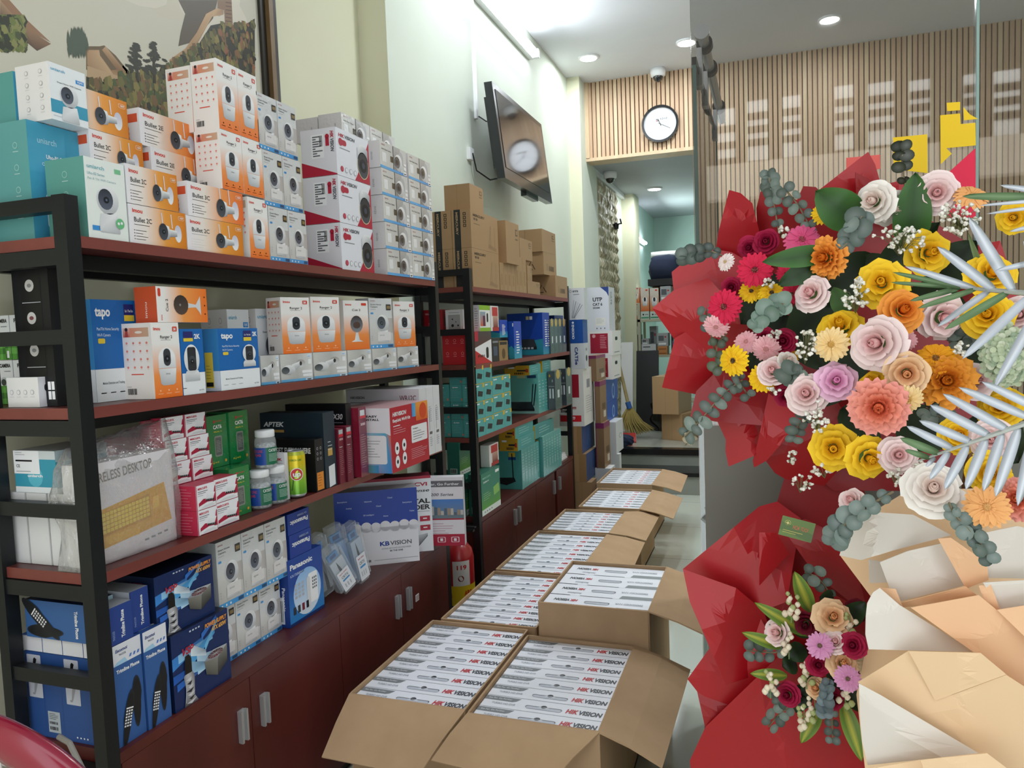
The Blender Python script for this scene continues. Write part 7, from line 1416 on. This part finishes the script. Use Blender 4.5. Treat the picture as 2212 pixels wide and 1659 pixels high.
o2 = on_y(2050, 1400, 1.35); SP = empty('flower_wrapping', (o2.x, 1.35, 1.0), 'layered cream and peach wrapping paper of the flower stand at lower right', 'wrapping paper')
def pap(pts, Y, m, tilt=(0, 0), bulge=.008): return sheet(SP, pts, Y, 'paper_'+m, tilt, bulge, (o2.x, 1.35, 1.0))
pap([(1815, 1200), (1830, 1138), (1885, 1106), (1960, 1060), (2250, 1050), (2300, 1760), (1880, 1760), (1850, 1500), (1890, 1300)], 1.34, 'sand')
pap([(1814, 1200), (1830, 1138), (1885, 1106), (1972, 1112), (2054, 1156), (1926, 1190), (1860, 1210)], 1.22, 'cream', (.0, -.03), .03)
pap([(1876, 1208), (1903, 1212), (1916, 1258), (1878, 1259)], 1.28, 'cream'); pap([(1900, 1214), (1960, 1190), (2040, 1172), (2082, 1264), (1933, 1301)], 1.23, 'cream', (.02, .02)); pap([(2100, 1156), (2196, 1136), (2260, 1150), (2260, 1250), (2132, 1248)], 1.25, 'cream', (.02, 0))
pap([(2026, 1163), (2054, 1161), (2132, 1216), (2135, 1252), (2086, 1271)], 1.215, 'peach', (.0, .02)); pap([(1940, 1303), (2086, 1266), (2114, 1289), (1947, 1312)], 1.225, 'peach', (0, .05)); pap([(1894, 1268), (1935, 1272), (1950, 1310), (1930, 1296)], 1.215, 'peach')
pap([(2123, 1258), (2260, 1250), (2260, 1304), (2155, 1316)], 1.225, 'cream', (.02, .01)); pap([(2114, 1265), (2140, 1262), (2168, 1340), (2130, 1310)], 1.21, 'peach'); pap([(1967, 1312), (2114, 1285), (2196, 1353), (2260, 1410), (2260, 1520), (2105, 1410)], 1.21, 'peach', (.01, .02)); pap([(2153, 1317), (2260, 1300), (2260, 1420)], 1.2, 'peach', (.02, 0))
pap([(1870, 1330), (1873, 1303), (1885, 1280), (1900, 1270), (1942, 1306), (2105, 1408), (1876, 1402), (1869, 1370)], 1.19, 'cream', (.02, -.01), .012)
pap([(1963, 1406), (2118, 1410), (2173, 1456), (2020, 1513)], 1.17, 'sand', (0, .02)); pap([(1853, 1473), (1963, 1405), (1985, 1440), (2020, 1514), (2173, 1457), (2270, 1520), (2270, 1700), (2180, 1700)], 1.19, 'sand', (.0, .02))
pap([(1855, 1476), (1900, 1500), (2114, 1627), (1874, 1652), (1862, 1600), (1857, 1540)], 1.165, 'cream', (.01, .01), .012); pap([(1866, 1662), (1990, 1641), (2132, 1625), (2200, 1760), (1870, 1760)], 1.16, 'sand'); pap([(1988, 1642), (2030, 1760), (2220, 1760), (2176, 1660), (2132, 1627)], 1.15, 'sand', (.02, 0))
b = M(); cp = [on_y(x, y, 1.43) for x, y in ((1681, 1154), (1752, 1173), (1763, 1134), (1691, 1113))]; u = (cp[1]-cp[0]); v = (cp[3]-cp[0]); f = Fr(b, cp[0], u.normalized(), v.normalized(), u.length, v.length); mat('card', attr=True, rough=.25)
f.mt = 'card'; f.rect(0, 0, 1, 1, hx('#5c7a28'), 0); f.poly([(0, .3), (1, .0), (1, .4), (0, .7)], hx('#4a6a24'), 1); f.ell(.2, .7, .09, hx('#d8c86c'), 1); f.ell(.2, .7, .078, hx('#5c7a28'), 2); f.ell(.2, .74, .02, hx('#f0e090'), 3, n=6); f.ell(.2, .66, .02, hx('#f0e090'), 3, n=6); f.ell(.17, .7, .02, hx('#f0e090'), 3, n=6); f.ell(.23, .7, .02, hx('#f0e090'), 3, n=6)
f.text('HOA TUOI', .36, .46, .2, hx('#c86a3c'), 2, w=.46, it=.2); f.rect(.1, .3, .7, .33, hx('#c0b850'), 2); f.rect(.1, .2, .5, .23, hx('#c0b850'), 2); tag(b.build('gift_card'), 'small shiny green card with gold print on the red wrapping paper', 'card')
# -------- upper bouquet of the red stand
U = 1.38
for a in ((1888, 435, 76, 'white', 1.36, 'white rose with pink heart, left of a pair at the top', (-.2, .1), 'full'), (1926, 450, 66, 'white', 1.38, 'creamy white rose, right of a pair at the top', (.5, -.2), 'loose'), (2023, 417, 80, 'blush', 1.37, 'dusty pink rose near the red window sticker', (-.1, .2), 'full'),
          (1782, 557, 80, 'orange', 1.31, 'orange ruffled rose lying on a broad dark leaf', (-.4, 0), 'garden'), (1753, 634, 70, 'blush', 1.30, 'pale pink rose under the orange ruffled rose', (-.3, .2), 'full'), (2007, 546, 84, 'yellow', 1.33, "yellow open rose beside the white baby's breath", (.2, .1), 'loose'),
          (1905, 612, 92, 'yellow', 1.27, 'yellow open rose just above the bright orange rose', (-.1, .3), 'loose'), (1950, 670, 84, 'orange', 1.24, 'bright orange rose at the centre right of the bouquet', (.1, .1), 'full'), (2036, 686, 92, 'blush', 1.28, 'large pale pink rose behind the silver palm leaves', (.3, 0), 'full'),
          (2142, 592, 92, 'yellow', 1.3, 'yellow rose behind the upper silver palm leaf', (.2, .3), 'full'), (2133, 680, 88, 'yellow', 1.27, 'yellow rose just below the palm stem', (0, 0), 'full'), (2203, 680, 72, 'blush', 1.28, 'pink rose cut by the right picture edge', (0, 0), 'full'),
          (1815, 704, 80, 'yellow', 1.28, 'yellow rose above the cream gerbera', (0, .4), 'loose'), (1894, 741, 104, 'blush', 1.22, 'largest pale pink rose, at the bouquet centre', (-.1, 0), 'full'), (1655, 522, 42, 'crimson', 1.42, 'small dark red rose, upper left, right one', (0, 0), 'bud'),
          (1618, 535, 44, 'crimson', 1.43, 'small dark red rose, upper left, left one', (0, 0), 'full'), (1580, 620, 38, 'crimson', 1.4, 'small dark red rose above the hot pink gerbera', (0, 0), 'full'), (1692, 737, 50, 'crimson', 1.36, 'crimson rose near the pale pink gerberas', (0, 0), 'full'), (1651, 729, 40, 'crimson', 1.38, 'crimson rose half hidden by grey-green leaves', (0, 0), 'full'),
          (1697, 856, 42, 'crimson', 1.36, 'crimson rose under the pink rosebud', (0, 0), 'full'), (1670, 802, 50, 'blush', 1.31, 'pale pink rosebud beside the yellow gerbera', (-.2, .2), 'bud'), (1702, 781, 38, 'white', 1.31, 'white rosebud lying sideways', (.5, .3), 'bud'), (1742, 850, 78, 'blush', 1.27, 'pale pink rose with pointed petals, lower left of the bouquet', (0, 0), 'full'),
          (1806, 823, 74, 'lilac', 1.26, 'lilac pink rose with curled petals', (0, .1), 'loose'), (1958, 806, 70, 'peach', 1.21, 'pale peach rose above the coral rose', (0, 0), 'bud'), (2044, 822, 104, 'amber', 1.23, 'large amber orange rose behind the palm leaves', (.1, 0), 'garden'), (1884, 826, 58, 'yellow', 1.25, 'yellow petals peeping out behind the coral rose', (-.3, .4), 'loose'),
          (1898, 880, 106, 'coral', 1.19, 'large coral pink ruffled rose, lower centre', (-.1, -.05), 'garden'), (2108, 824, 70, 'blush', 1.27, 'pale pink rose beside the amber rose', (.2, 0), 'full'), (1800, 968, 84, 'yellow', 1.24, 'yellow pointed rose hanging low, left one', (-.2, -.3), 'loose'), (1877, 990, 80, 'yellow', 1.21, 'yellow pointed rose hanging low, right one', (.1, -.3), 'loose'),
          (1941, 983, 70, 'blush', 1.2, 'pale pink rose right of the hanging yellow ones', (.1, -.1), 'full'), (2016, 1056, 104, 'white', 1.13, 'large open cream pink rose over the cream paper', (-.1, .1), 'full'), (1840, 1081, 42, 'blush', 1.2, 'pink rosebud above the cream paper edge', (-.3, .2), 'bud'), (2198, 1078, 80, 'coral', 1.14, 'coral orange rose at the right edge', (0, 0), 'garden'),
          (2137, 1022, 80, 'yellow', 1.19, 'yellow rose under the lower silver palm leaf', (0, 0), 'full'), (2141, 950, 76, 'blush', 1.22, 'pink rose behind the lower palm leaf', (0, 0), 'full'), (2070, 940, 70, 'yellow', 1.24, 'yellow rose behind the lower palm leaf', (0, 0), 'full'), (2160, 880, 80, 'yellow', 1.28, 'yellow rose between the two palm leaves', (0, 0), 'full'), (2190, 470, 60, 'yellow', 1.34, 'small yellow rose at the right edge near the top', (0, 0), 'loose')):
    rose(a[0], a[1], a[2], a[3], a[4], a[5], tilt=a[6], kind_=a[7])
for a in ((1733, 519, 78, 'magenta', 1.39, 'pink gerbera half hidden by a broad dark leaf', (0, .5)), (1631, 583, 78, 'hot', 1.36, 'hot pink gerbera, upper of two on the left', (-.1, .1)), (1565, 663, 78, 'hot', 1.36, 'hot pink gerbera, lower of two on the left', (-.3, .1)), (1547, 705, 58, 'pale', 1.37, 'pale pink gerbera under the lower hot pink one', (-.2, -.6)),
          (1623, 630, 54, 'yellow', 1.38, 'yellow gerbera under the upper hot pink one, left', (0, .5)), (1667, 634, 58, 'yellow', 1.36, 'yellow gerbera left of the pale pink rose', (0, .6)), (1585, 779, 70, 'yellow', 1.34, 'yellow gerbera with dark centre, left side', (-.5, 0)), (1647, 817, 64, 'yellow', 1.32, 'yellow gerbera beside the pink rosebud', (-.3, 0)), (1655, 753, 62, 'pale', 1.35, 'pale pink gerbera above the white rosebud', (-.1, -.4)), (1612, 739, 54, 'pale', 1.37, 'pale pink gerbera left of its twin', (-.2, .4)),
          (1796, 744, 78, 'cream', 1.25, 'cream gerbera left of the largest pink rose', (-.2, 0)), (1780, 462, 54, 'yellow', 1.42, 'yellow gerbera peeping out near the top', (0, .5)), (2098, 425, 74, 'peach', 1.36, "peach gerbera above the baby's breath, side on", (.4, .9)), (1962, 862, 66, 'cream', 1.2, 'cream gerbera right of the coral rose', (.3, -.3)), (1957, 733, 50, 'pale', 1.27, 'pale pink gerbera beside the largest rose', (.4, .2)),
          (1698, 592, 44, 'hot', 1.38, 'hot pink gerbera behind the dark leaf', (.2, .3)), (1710, 634, 46, 'hot', 1.36, 'hot pink gerbera behind the pale pink rose', (.2, -.2)), (2022, 776, 86, 'gold', 1.24, 'golden yellow daisy above the amber rose', (0, .6)), (1568, 566, 42, 'white', 1.4, 'small white daisy at the upper left', (-.6, .4)), (2132, 1095, 96, 'peach', 1.1, 'peach gerbera over the cream paper, right side', (.05, 0)), (1700, 772, 50, 'gold', 1.38, 'golden daisy behind the white rosebud', (0, .6))):
    gerb(a[0], a[1], a[2], a[3], a[4], a[5], tilt=a[6])
for i, a in enumerate(((1941, 519, 112, 62, 46, 1.31, "white baby's breath right of the grey-green leaves"), (2074, 470, 92, 72, 50, 1.3, "white baby's breath under the peach gerbera"), (1850, 636, 58, 74, 34, 1.26, "baby's breath left of the yellow rose"), (1742, 745, 44, 74, 30, 1.28, "baby's breath left of the cream gerbera"), (1764, 900, 58, 66, 26, 1.24, "baby's breath under the pale pink rose"), (2078, 756, 42, 30, 16, 1.24, "baby's breath over the golden daisy"), (1672, 842, 26, 16, 8, 1.32, "little baby's breath under the yellow gerbera"), (1674, 722, 26, 18, 10, 1.35, "little baby's breath beside the crimson rose"), (1710, 988, 22, 26, 9, 1.3, "baby's breath over the red paper, upper"), (1733, 1042, 44, 40, 12, 1.28, "baby's breath over the red paper, lower"), (1776, 1016, 40, 30, 10, 1.26, "baby's breath left of the hanging yellow roses"), (1990, 1012, 40, 30, 14, 1.18, "baby's breath above the open cream rose"), (1935, 1030, 30, 36, 14, 1.2, "baby's breath under the pale pink rose, right"), (1690, 500, 30, 24, 8, 1.42, "white baby's breath near the small dark roses"), (1660, 612, 26, 22, 10, 1.37, "baby's breath beside the upper hot pink gerbera"))): baby(*a, seed=i+5)
b = M(); r = random.Random(9); p0 = on_y(2176, 768, 1.24); t = empty('hydrangea', p0, 'pale green hydrangea head behind the palm leaves', 'hydrangea')
for i in range(90):
    a, q_ = r.uniform(0, 6.3), math.sqrt(r.random()); p = on_y(2172+50*q_*math.cos(a), 768+62*q_*math.sin(a), 1.24-.03*(1-q_*q_))-p0; R = .0055
    for k in range(4): an = PI/2*k+i; c = p+CR*R*math.cos(an)+CU*R*math.sin(an); leafdisc(b, c, (CAMD(p0)+CR*.3*math.cos(an)).normalized(), CU, R*.8, hx(r.choice(('#a8b894', '#bcc8a4', '#8fa484', '#c8d0b4'))))
b.build('florets', t)
# leaves
blade(1858, 485, 1762, 412, 84, 1.40, 'broad dark green leaf curling at the upper left', bend=.03); blade(1965, 540, 1978, 372, 74, 1.40, 'broad upright dark leaf between the white and pink roses', bend=.02, tip=.5)
blade(1800, 545, 1646, 566, 46, 1.335, 'long dark leaf under the pink gerbera', bend=.02); blade(1790, 560, 1680, 616, 50, 1.345, 'dark green leaf pointing down left', '#22381e', '#2c4a26', bend=.02); blade(1900, 580, 2030, 480, 60, 1.42, 'dark leaf in the middle of the bouquet', '#1c2f1a', '#27401f'); blade(1830, 680, 1800, 620, 44, 1.31, 'fresh green leaf right of the pale pink rose', '#3a5a34', '#4c6e40')
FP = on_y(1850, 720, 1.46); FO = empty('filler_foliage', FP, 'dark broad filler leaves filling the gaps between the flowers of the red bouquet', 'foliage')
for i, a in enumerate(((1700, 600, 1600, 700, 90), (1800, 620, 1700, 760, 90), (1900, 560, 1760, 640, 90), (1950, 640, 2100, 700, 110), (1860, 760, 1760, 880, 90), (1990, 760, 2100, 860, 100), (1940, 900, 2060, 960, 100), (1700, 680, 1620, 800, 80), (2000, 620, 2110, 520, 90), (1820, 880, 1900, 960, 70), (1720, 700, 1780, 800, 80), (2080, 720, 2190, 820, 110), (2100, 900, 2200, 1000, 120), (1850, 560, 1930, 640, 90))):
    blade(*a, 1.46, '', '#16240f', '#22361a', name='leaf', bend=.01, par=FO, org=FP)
sprig([(1659, 371), (1665, 400), (1672, 440), (1682, 500)], 1.45, 7, 30, 'tall eucalyptus sprig rising at the upper left', seed=1, spread=.6); sprig([(1692, 405), (1722, 440), (1745, 480), (1753, 510)], 1.43, 6, 26, 'eucalyptus sprig beside the tall one', seed=2)
sprig([(1862, 466), (1850, 490), (1836, 520), (1815, 540)], 1.30, 4, 50, 'round grey-green eucalyptus leaves at the centre top', ('#5f7069', '#708079', '#4c5c54'), seed=3, spread=.5); sprig([(1700, 655), (1672, 660), (1640, 690), (1624, 712)], 1.29, 5, 44, 'round silver-green eucalyptus leaves at the left', ('#6a8172', '#789080', '#587060'), seed=4, spread=.5)
sprig([(1695, 800), (1710, 812), (1740, 800)], 1.29, 3, 46, 'round eucalyptus leaves under the white bud', seed=5, spread=.5); sprig([(1467, 557), (1500, 548), (1530, 540), (1560, 552)], 1.42, 5, 32, 'dark eucalyptus sprig sticking out over the doorway', ('#3c4a44', '#4a5a52', '#35423c'), seed=6, spread=.5)
sprig([(1478, 943), (1510, 912), (1545, 870), (1575, 840), (1604, 821)], 1.4, 8, 26, 'trailing eucalyptus sprig at the lower left of the red bouquet', seed=7, el=1.5); sprig([(1494, 940), (1488, 950), (1480, 962)], 1.41, 2, 14, 'pale dry sprig tip at the lower left', ('#b0a488', '#c0b498'), seed=8, el=2)
sprig([(1715, 955), (1722, 925), (1735, 900), (1745, 880)], 1.3, 5, 24, 'dark eucalyptus sprig over the red paper', seed=9, el=1.3); sprig([(1560, 800), (1545, 780), (1550, 740), (1570, 720)], 1.4, 5, 26, 'eucalyptus leaves at the left bouquet edge', ('#44523c', '#505e44'), seed=10)
sprig([(1949, 308), (1950, 330), (1948, 350), (1952, 380), (1955, 410)], 1.5, 4, 30, 'dark eucalyptus sprig before the square yellow sticker', ('#242c18', '#2c341c'), seed=11, spread=.55, el=1.2); sprig([(1530, 690), (1525, 670), (1535, 720), (1545, 760)], 1.41, 4, 24, 'small grey-green leaves beside the hot pink gerbera', seed=12)
sprig([(1800, 1172), (1808, 1150), (1840, 1118), (1880, 1090), (1930, 1062)], 1.14, 7, 44, 'eucalyptus branch curving over the cream paper, left', ('#5c6c64', '#6c7c74', '#4c5c54'), seed=13, spread=.55); sprig([(2142, 1215), (2120, 1175), (2090, 1140), (2060, 1110), (2050, 1085)], 1.1, 7, 40, 'eucalyptus branch hanging over the cream paper, right', ('#5c6c64', '#6c7c74', '#4c5c54'), seed=14, spread=.55)
sprig([(2000, 880), (2030, 900), (2060, 880)], 1.27, 4, 40, 'grey-green leaves between the cream gerbera and the palm', seed=15); sprig([(2090, 720), (2070, 735), (2050, 740)], 1.3, 3, 40, 'grey-green leaves right of the large pale pink rose', seed=16); sprig([(1440+180, 860), (1600, 830), (1590, 800)], 1.42, 3, 24, 'small leaves under the left yellow gerbera', seed=17)
# silver palm fronds
mat('silver_leaf', attr=True, rough=.38, metal=.55)
def frond(base, tipp, lv, Y0, Y1, label):
    pb, pt = on_y(*base, Y0), on_y(*tipp, Y1); t = empty('palm_leaf', pb, label, 'palm leaf'); b = M(); b.tube([Vector((0, 0, 0)), (pt-pb)*.5, pt-pb], [.004, .003, .0012], 'silver_leaf', hx('#c8ccc8'), n=6); b.build('stem', t)
    for (x0, y0, x1, y1, w, g_) in lv:
        k = (x0-base[0])/((tipp[0]-base[0]) or 1); Y = Y0+(Y1-Y0)*max(0, min(1, k)); blade(x0, y0, x1, y1, w*.8, Y, '', '#c6cbd0' if not g_ else '#6c8460', '#8e949c' if not g_ else '#4c6a40', par=t, name='leaflet', dY=.01, mt='silver_leaf', bend=.004, tip=.5, org=pb, sq=.38)
frond((2290, 640), (2043, 618), [(2190, 630, 2092, 468, 30, 0), (2150, 628, 2024, 532, 26, 0), (2110, 624, 1955, 575, 18, 0), (2080, 622, 1928, 588, 14, 1), (2060, 620, 1924, 610, 12, 1), (2075, 622, 1965, 650, 16, 1), (2110, 624, 1982, 666, 16, 1), (2140, 626, 2024, 706, 18, 0), (2180, 630, 2040, 712, 22, 1), (2230, 635, 2078, 776, 26, 0), (2260, 640, 2146, 842, 26, 0), (2290, 640, 2210, 520, 22, 0), (2260, 560, 2150, 585, 16, 0)], 1.02, 1.12, 'silver sprayed palm leaf at the right, upper one')
frond((2300, 885), (1983, 996), [(2180, 930, 2036, 850, 26, 0), (2140, 942, 2008, 874, 26, 0), (2100, 956, 1985, 908, 24, 0), (2060, 970, 1958, 920, 22, 0), (2030, 980, 1944, 946, 22, 1), (2010, 990, 1955, 972, 16, 1), (2020, 988, 2000, 1008, 12, 0), (2050, 976, 2008, 1036, 20, 0), (2090, 962, 2040, 1058, 24, 0), (2130, 948, 2086, 1058, 26, 0), (2165, 936, 2124, 1062, 26, 0), (2200, 925, 2150, 1074, 28, 0), (2240, 912, 2198, 1094, 28, 0), (2230, 905, 2070, 836, 24, 0), (2270, 895, 2120, 824, 24, 0)], 1.0, 1.08, 'silver sprayed palm leaf at the right, lower one')
frond((2300, 425), (2140, 424), [(2250, 425, 2078, 424, 22, 1), (2290, 420, 2160, 400, 16, 0), (2280, 430, 2115, 444, 10, 0), (2290, 440, 2130, 462, 10, 0), (2300, 475, 2180, 500, 14, 0)], 1.1, 1.14, 'thin green and silver palm leaf near the top right')
blade(2140, 640, 2090, 500, 14, 1.33, 'thin green stalk leaf under the peach gerbera', '#5c7040', '#6c8050', name='leaf'); blade(2150, 640, 2120, 500, 16, 1.34, 'thin green stalk leaf beside its twin', '#5c7040', '#6c8050', name='leaf')
# -------- lower bouquet
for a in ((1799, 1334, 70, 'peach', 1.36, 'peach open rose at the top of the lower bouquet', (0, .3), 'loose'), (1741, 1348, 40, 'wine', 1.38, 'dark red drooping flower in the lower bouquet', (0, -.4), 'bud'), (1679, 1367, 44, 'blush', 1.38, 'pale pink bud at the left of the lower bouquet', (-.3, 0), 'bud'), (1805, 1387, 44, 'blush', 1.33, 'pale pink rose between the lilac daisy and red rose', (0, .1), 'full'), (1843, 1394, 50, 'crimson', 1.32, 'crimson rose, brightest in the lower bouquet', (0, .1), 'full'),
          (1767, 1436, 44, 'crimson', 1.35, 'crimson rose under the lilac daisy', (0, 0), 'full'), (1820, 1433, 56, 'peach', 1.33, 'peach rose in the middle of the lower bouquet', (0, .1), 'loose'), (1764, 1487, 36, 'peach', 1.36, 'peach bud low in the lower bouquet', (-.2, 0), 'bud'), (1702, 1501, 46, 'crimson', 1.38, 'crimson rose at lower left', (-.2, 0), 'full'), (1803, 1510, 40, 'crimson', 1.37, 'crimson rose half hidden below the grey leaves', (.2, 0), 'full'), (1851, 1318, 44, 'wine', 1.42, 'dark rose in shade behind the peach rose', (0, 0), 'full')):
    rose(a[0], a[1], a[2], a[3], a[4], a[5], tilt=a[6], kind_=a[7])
gerb(1771, 1395, 60, 'lilac', 1.32, 'lilac pink daisy in the lower bouquet, upper one', tilt=(-.1, 0)); gerb(1831, 1466, 60, 'lilac', 1.31, 'lilac pink daisy in the lower bouquet, lower one', tilt=(.1, -.1), rag=1); gerb(1880, 1433, 66, 'beige', 1.37, 'cream daisy with black centre in the lower bouquet', tilt=(.4, -.2))
def snap(px, py, n, Y, label, seed, col=('#ece0c8', '#e0d0b8', '#a8b078')):
    p0 = on_y(px, py, Y); r = random.Random(seed); t = empty('snapdragon', p0, label, 'snapdragon'); b = M(); b.tube([(0, 0, -.03), (0, 0, .02)], .0012, 'leaf', hx('#6c8048'), n=4); b.build('stem', t); b = M()
    for i in range(n):
        c = Vector((r.uniform(-.011, .011), r.uniform(-.008, .002), -.02+.045*i/n)); R = .0065*(1-.4*i/n)
        b.lathe([(.0005, -R), (R*.7, -R*.5), (R, .2*R), (R*.5, R)], 'petal', hx(r.choice(col)), n=7, o=tuple(c))
    b.build('blossoms', t, True)
for i, (x, y, n, lab) in enumerate(((1709, 1309, 12, 'at the top left'), (1704, 1388, 7, 'beside the pale pink bud'), (1664, 1474, 12, 'at the far left'), (1742, 1453, 12, 'left of the peach rose'), (1737, 1547, 12, 'hanging lowest'), (1826, 1501, 9, 'under the lower lilac daisy'), (1836, 1352, 8, 'right of the peach rose'), (1760, 1530, 6, 'between the low leaves'))): snap(x, y, n, 1.36, 'cream snapdragon spike in the lower bouquet, '+lab, i)
VY = ('#3c5a20', '#a8a83c'); 
for a in ((1752, 1322, 1716, 1234, 36, 'variegated pointed leaf standing up at the top of the lower bouquet'), (1747, 1372, 1629, 1301, 30, 'variegated pointed leaf reaching left, upper'), (1690, 1398, 1602, 1366, 26, 'variegated pointed leaf reaching left, middle'), (1700, 1460, 1620, 1455, 26, 'variegated pointed leaf reaching left, lower'), (1770, 1530, 1730, 1606, 34, 'variegated pointed leaf hanging down at the left'), (1822, 1520, 1862, 1646, 36, 'long green leaf hanging down beside the cream paper')):
    blade(*a[:5], 1.40, a[5], VY[0], '#6f8c34', mid='#a8a83c', bend=.01)
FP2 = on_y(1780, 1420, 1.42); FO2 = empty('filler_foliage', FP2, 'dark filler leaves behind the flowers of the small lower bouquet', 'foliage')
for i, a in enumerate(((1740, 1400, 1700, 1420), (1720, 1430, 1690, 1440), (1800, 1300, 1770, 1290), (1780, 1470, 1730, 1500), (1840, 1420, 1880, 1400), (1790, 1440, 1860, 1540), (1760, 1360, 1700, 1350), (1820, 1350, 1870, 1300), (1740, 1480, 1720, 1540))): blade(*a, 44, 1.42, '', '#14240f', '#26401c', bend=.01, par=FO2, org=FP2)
sprig([(1738, 1236), (1765, 1245), (1785, 1270), (1800, 1300)], 1.42, 4, 30, 'eucalyptus sprig at the top of the lower bouquet', seed=21); sprig([(1612, 1405), (1640, 1408), (1670, 1410), (1700, 1405)], 1.4, 4, 28, 'eucalyptus sprig at the left of the lower bouquet', seed=22); sprig([(1665, 1345), (1690, 1350), (1710, 1375)], 1.4, 3, 24, 'eucalyptus leaves around the pale pink bud', seed=23)
sprig([(1660, 1570), (1680, 1545), (1700, 1530), (1712, 1505)], 1.41, 5, 26, 'eucalyptus sprig at lower left of the lower bouquet', seed=24); sprig([(1798, 1605), (1798, 1575), (1797, 1540), (1800, 1520)], 1.4, 5, 20, 'eucalyptus sprig hanging straight down', seed=25); sprig([(1783, 1545), (1782, 1520), (1785, 1490), (1790, 1465)], 1.34, 6, 30, 'blue-grey eucalyptus leaves in the lower bouquet centre', ('#5c6e74', '#6c7e84', '#4c5c62'), seed=26, spread=.5); sprig([(1668, 1508), (1680, 1500), (1700, 1480)], 1.41, 3, 24, 'small grey-green leaves beside the low crimson rose', seed=27)
# ------------------------------------------------------------------ crimson plastic chair, lower left corner
mat('chair_plastic', '#8c1432', rough=.22, coat=.5)
CYc = .86; pc = on_y(-40, 1730, CYc); top = on_y(-40, 1505, CYc); H_ = top.z
t = empty('plastic_chair', (pc.x, CYc, 0), 'crimson glossy plastic chair back with lattice, cut by the lower left corner', 'chair')
rx, rz = (on_y(262, 1730, CYc).x-pc.x), H_-pc.z
b = M(); n, mm = 32, 10; V = []
ci = on_y(-20, 1750, CYc)
for i in range(n+1):
    a = PI*i/n; co_, si = math.cos(a), math.sin(a); O = Vector((rx*co_, 0, pc.z+rz*si)); I = Vector((ci.x-pc.x+rx*.5*co_, 0, ci.z+rz*.72*si))
    for j in range(mm):
        th = 2*PI*j/mm; c = (O+I)/2; d = (O-I)/2; V.append(c+d*math.cos(th)+Vector((0, .022*math.sin(th)-.03*si, 0)))
F = [(i*mm+j, i*mm+(j+1) % mm, (i+1)*mm+(j+1) % mm, (i+1)*mm+j) for i in range(n) for j in range(mm)]+[tuple(range(mm)), tuple(range(n*mm, (n+1)*mm))]
b.faces(V, F, 'chair_plastic'); b.build('backrest', t, True)
mat('tube_grey', '#8a8680', rough=.4); mat('lattice_white', '#d0ccc8', rough=.4); mat('seat_dark', '#1c0e14', rough=.8)
b = M(); w_ = rx*.5
for i in range(9): x = ci.x-pc.x-w_+2*w_*i/8; k = math.sqrt(max(0, 1-((x-(ci.x-pc.x))/w_)**2)); b.tube([(x-.01, .0, ci.z-.1), (x+.01, -.01, ci.z+rz*.72*k)], .0016, 'lattice_white', n=5)
for i in range(6): z = ci.z-.06+.03*i*1.3; b.tube([(ci.x-pc.x-w_, 0, z), (ci.x-pc.x+w_, -.004, z-.01)], .0016, 'lattice_white', n=5)
b.build('back_lattice', t)
b = M(); b.box(-.2, -.42, .42, .2, -.02, .445, 'chair_plastic'); b.build('seat', t)
for dx, dy in ((-.18, .0), (.18, .0), (-.18, -.4), (.18, -.4)): b = M(); b.tube([(dx*1.1, dy, 0), (dx, dy, .43 if dy else pc.z+.02)], [.022, .02], 'chair_plastic', n=10); b.build('leg', t)
tb = on_y(150, 1605, 1.12); te = on_y(215, 1760, 1.1)
b = M(); b.tube([tb-Vector((.03, 0, -.01)), tb, tb.lerp(te, .5)+Vector((.004, 0, .006)), te, Vector((te.x+.02, te.y, .0))], .006, 'tube_grey', n=8); tag(b.build('folded_tripod'), 'pale grey curved tube standing between the chair and the cabinet', 'tube')
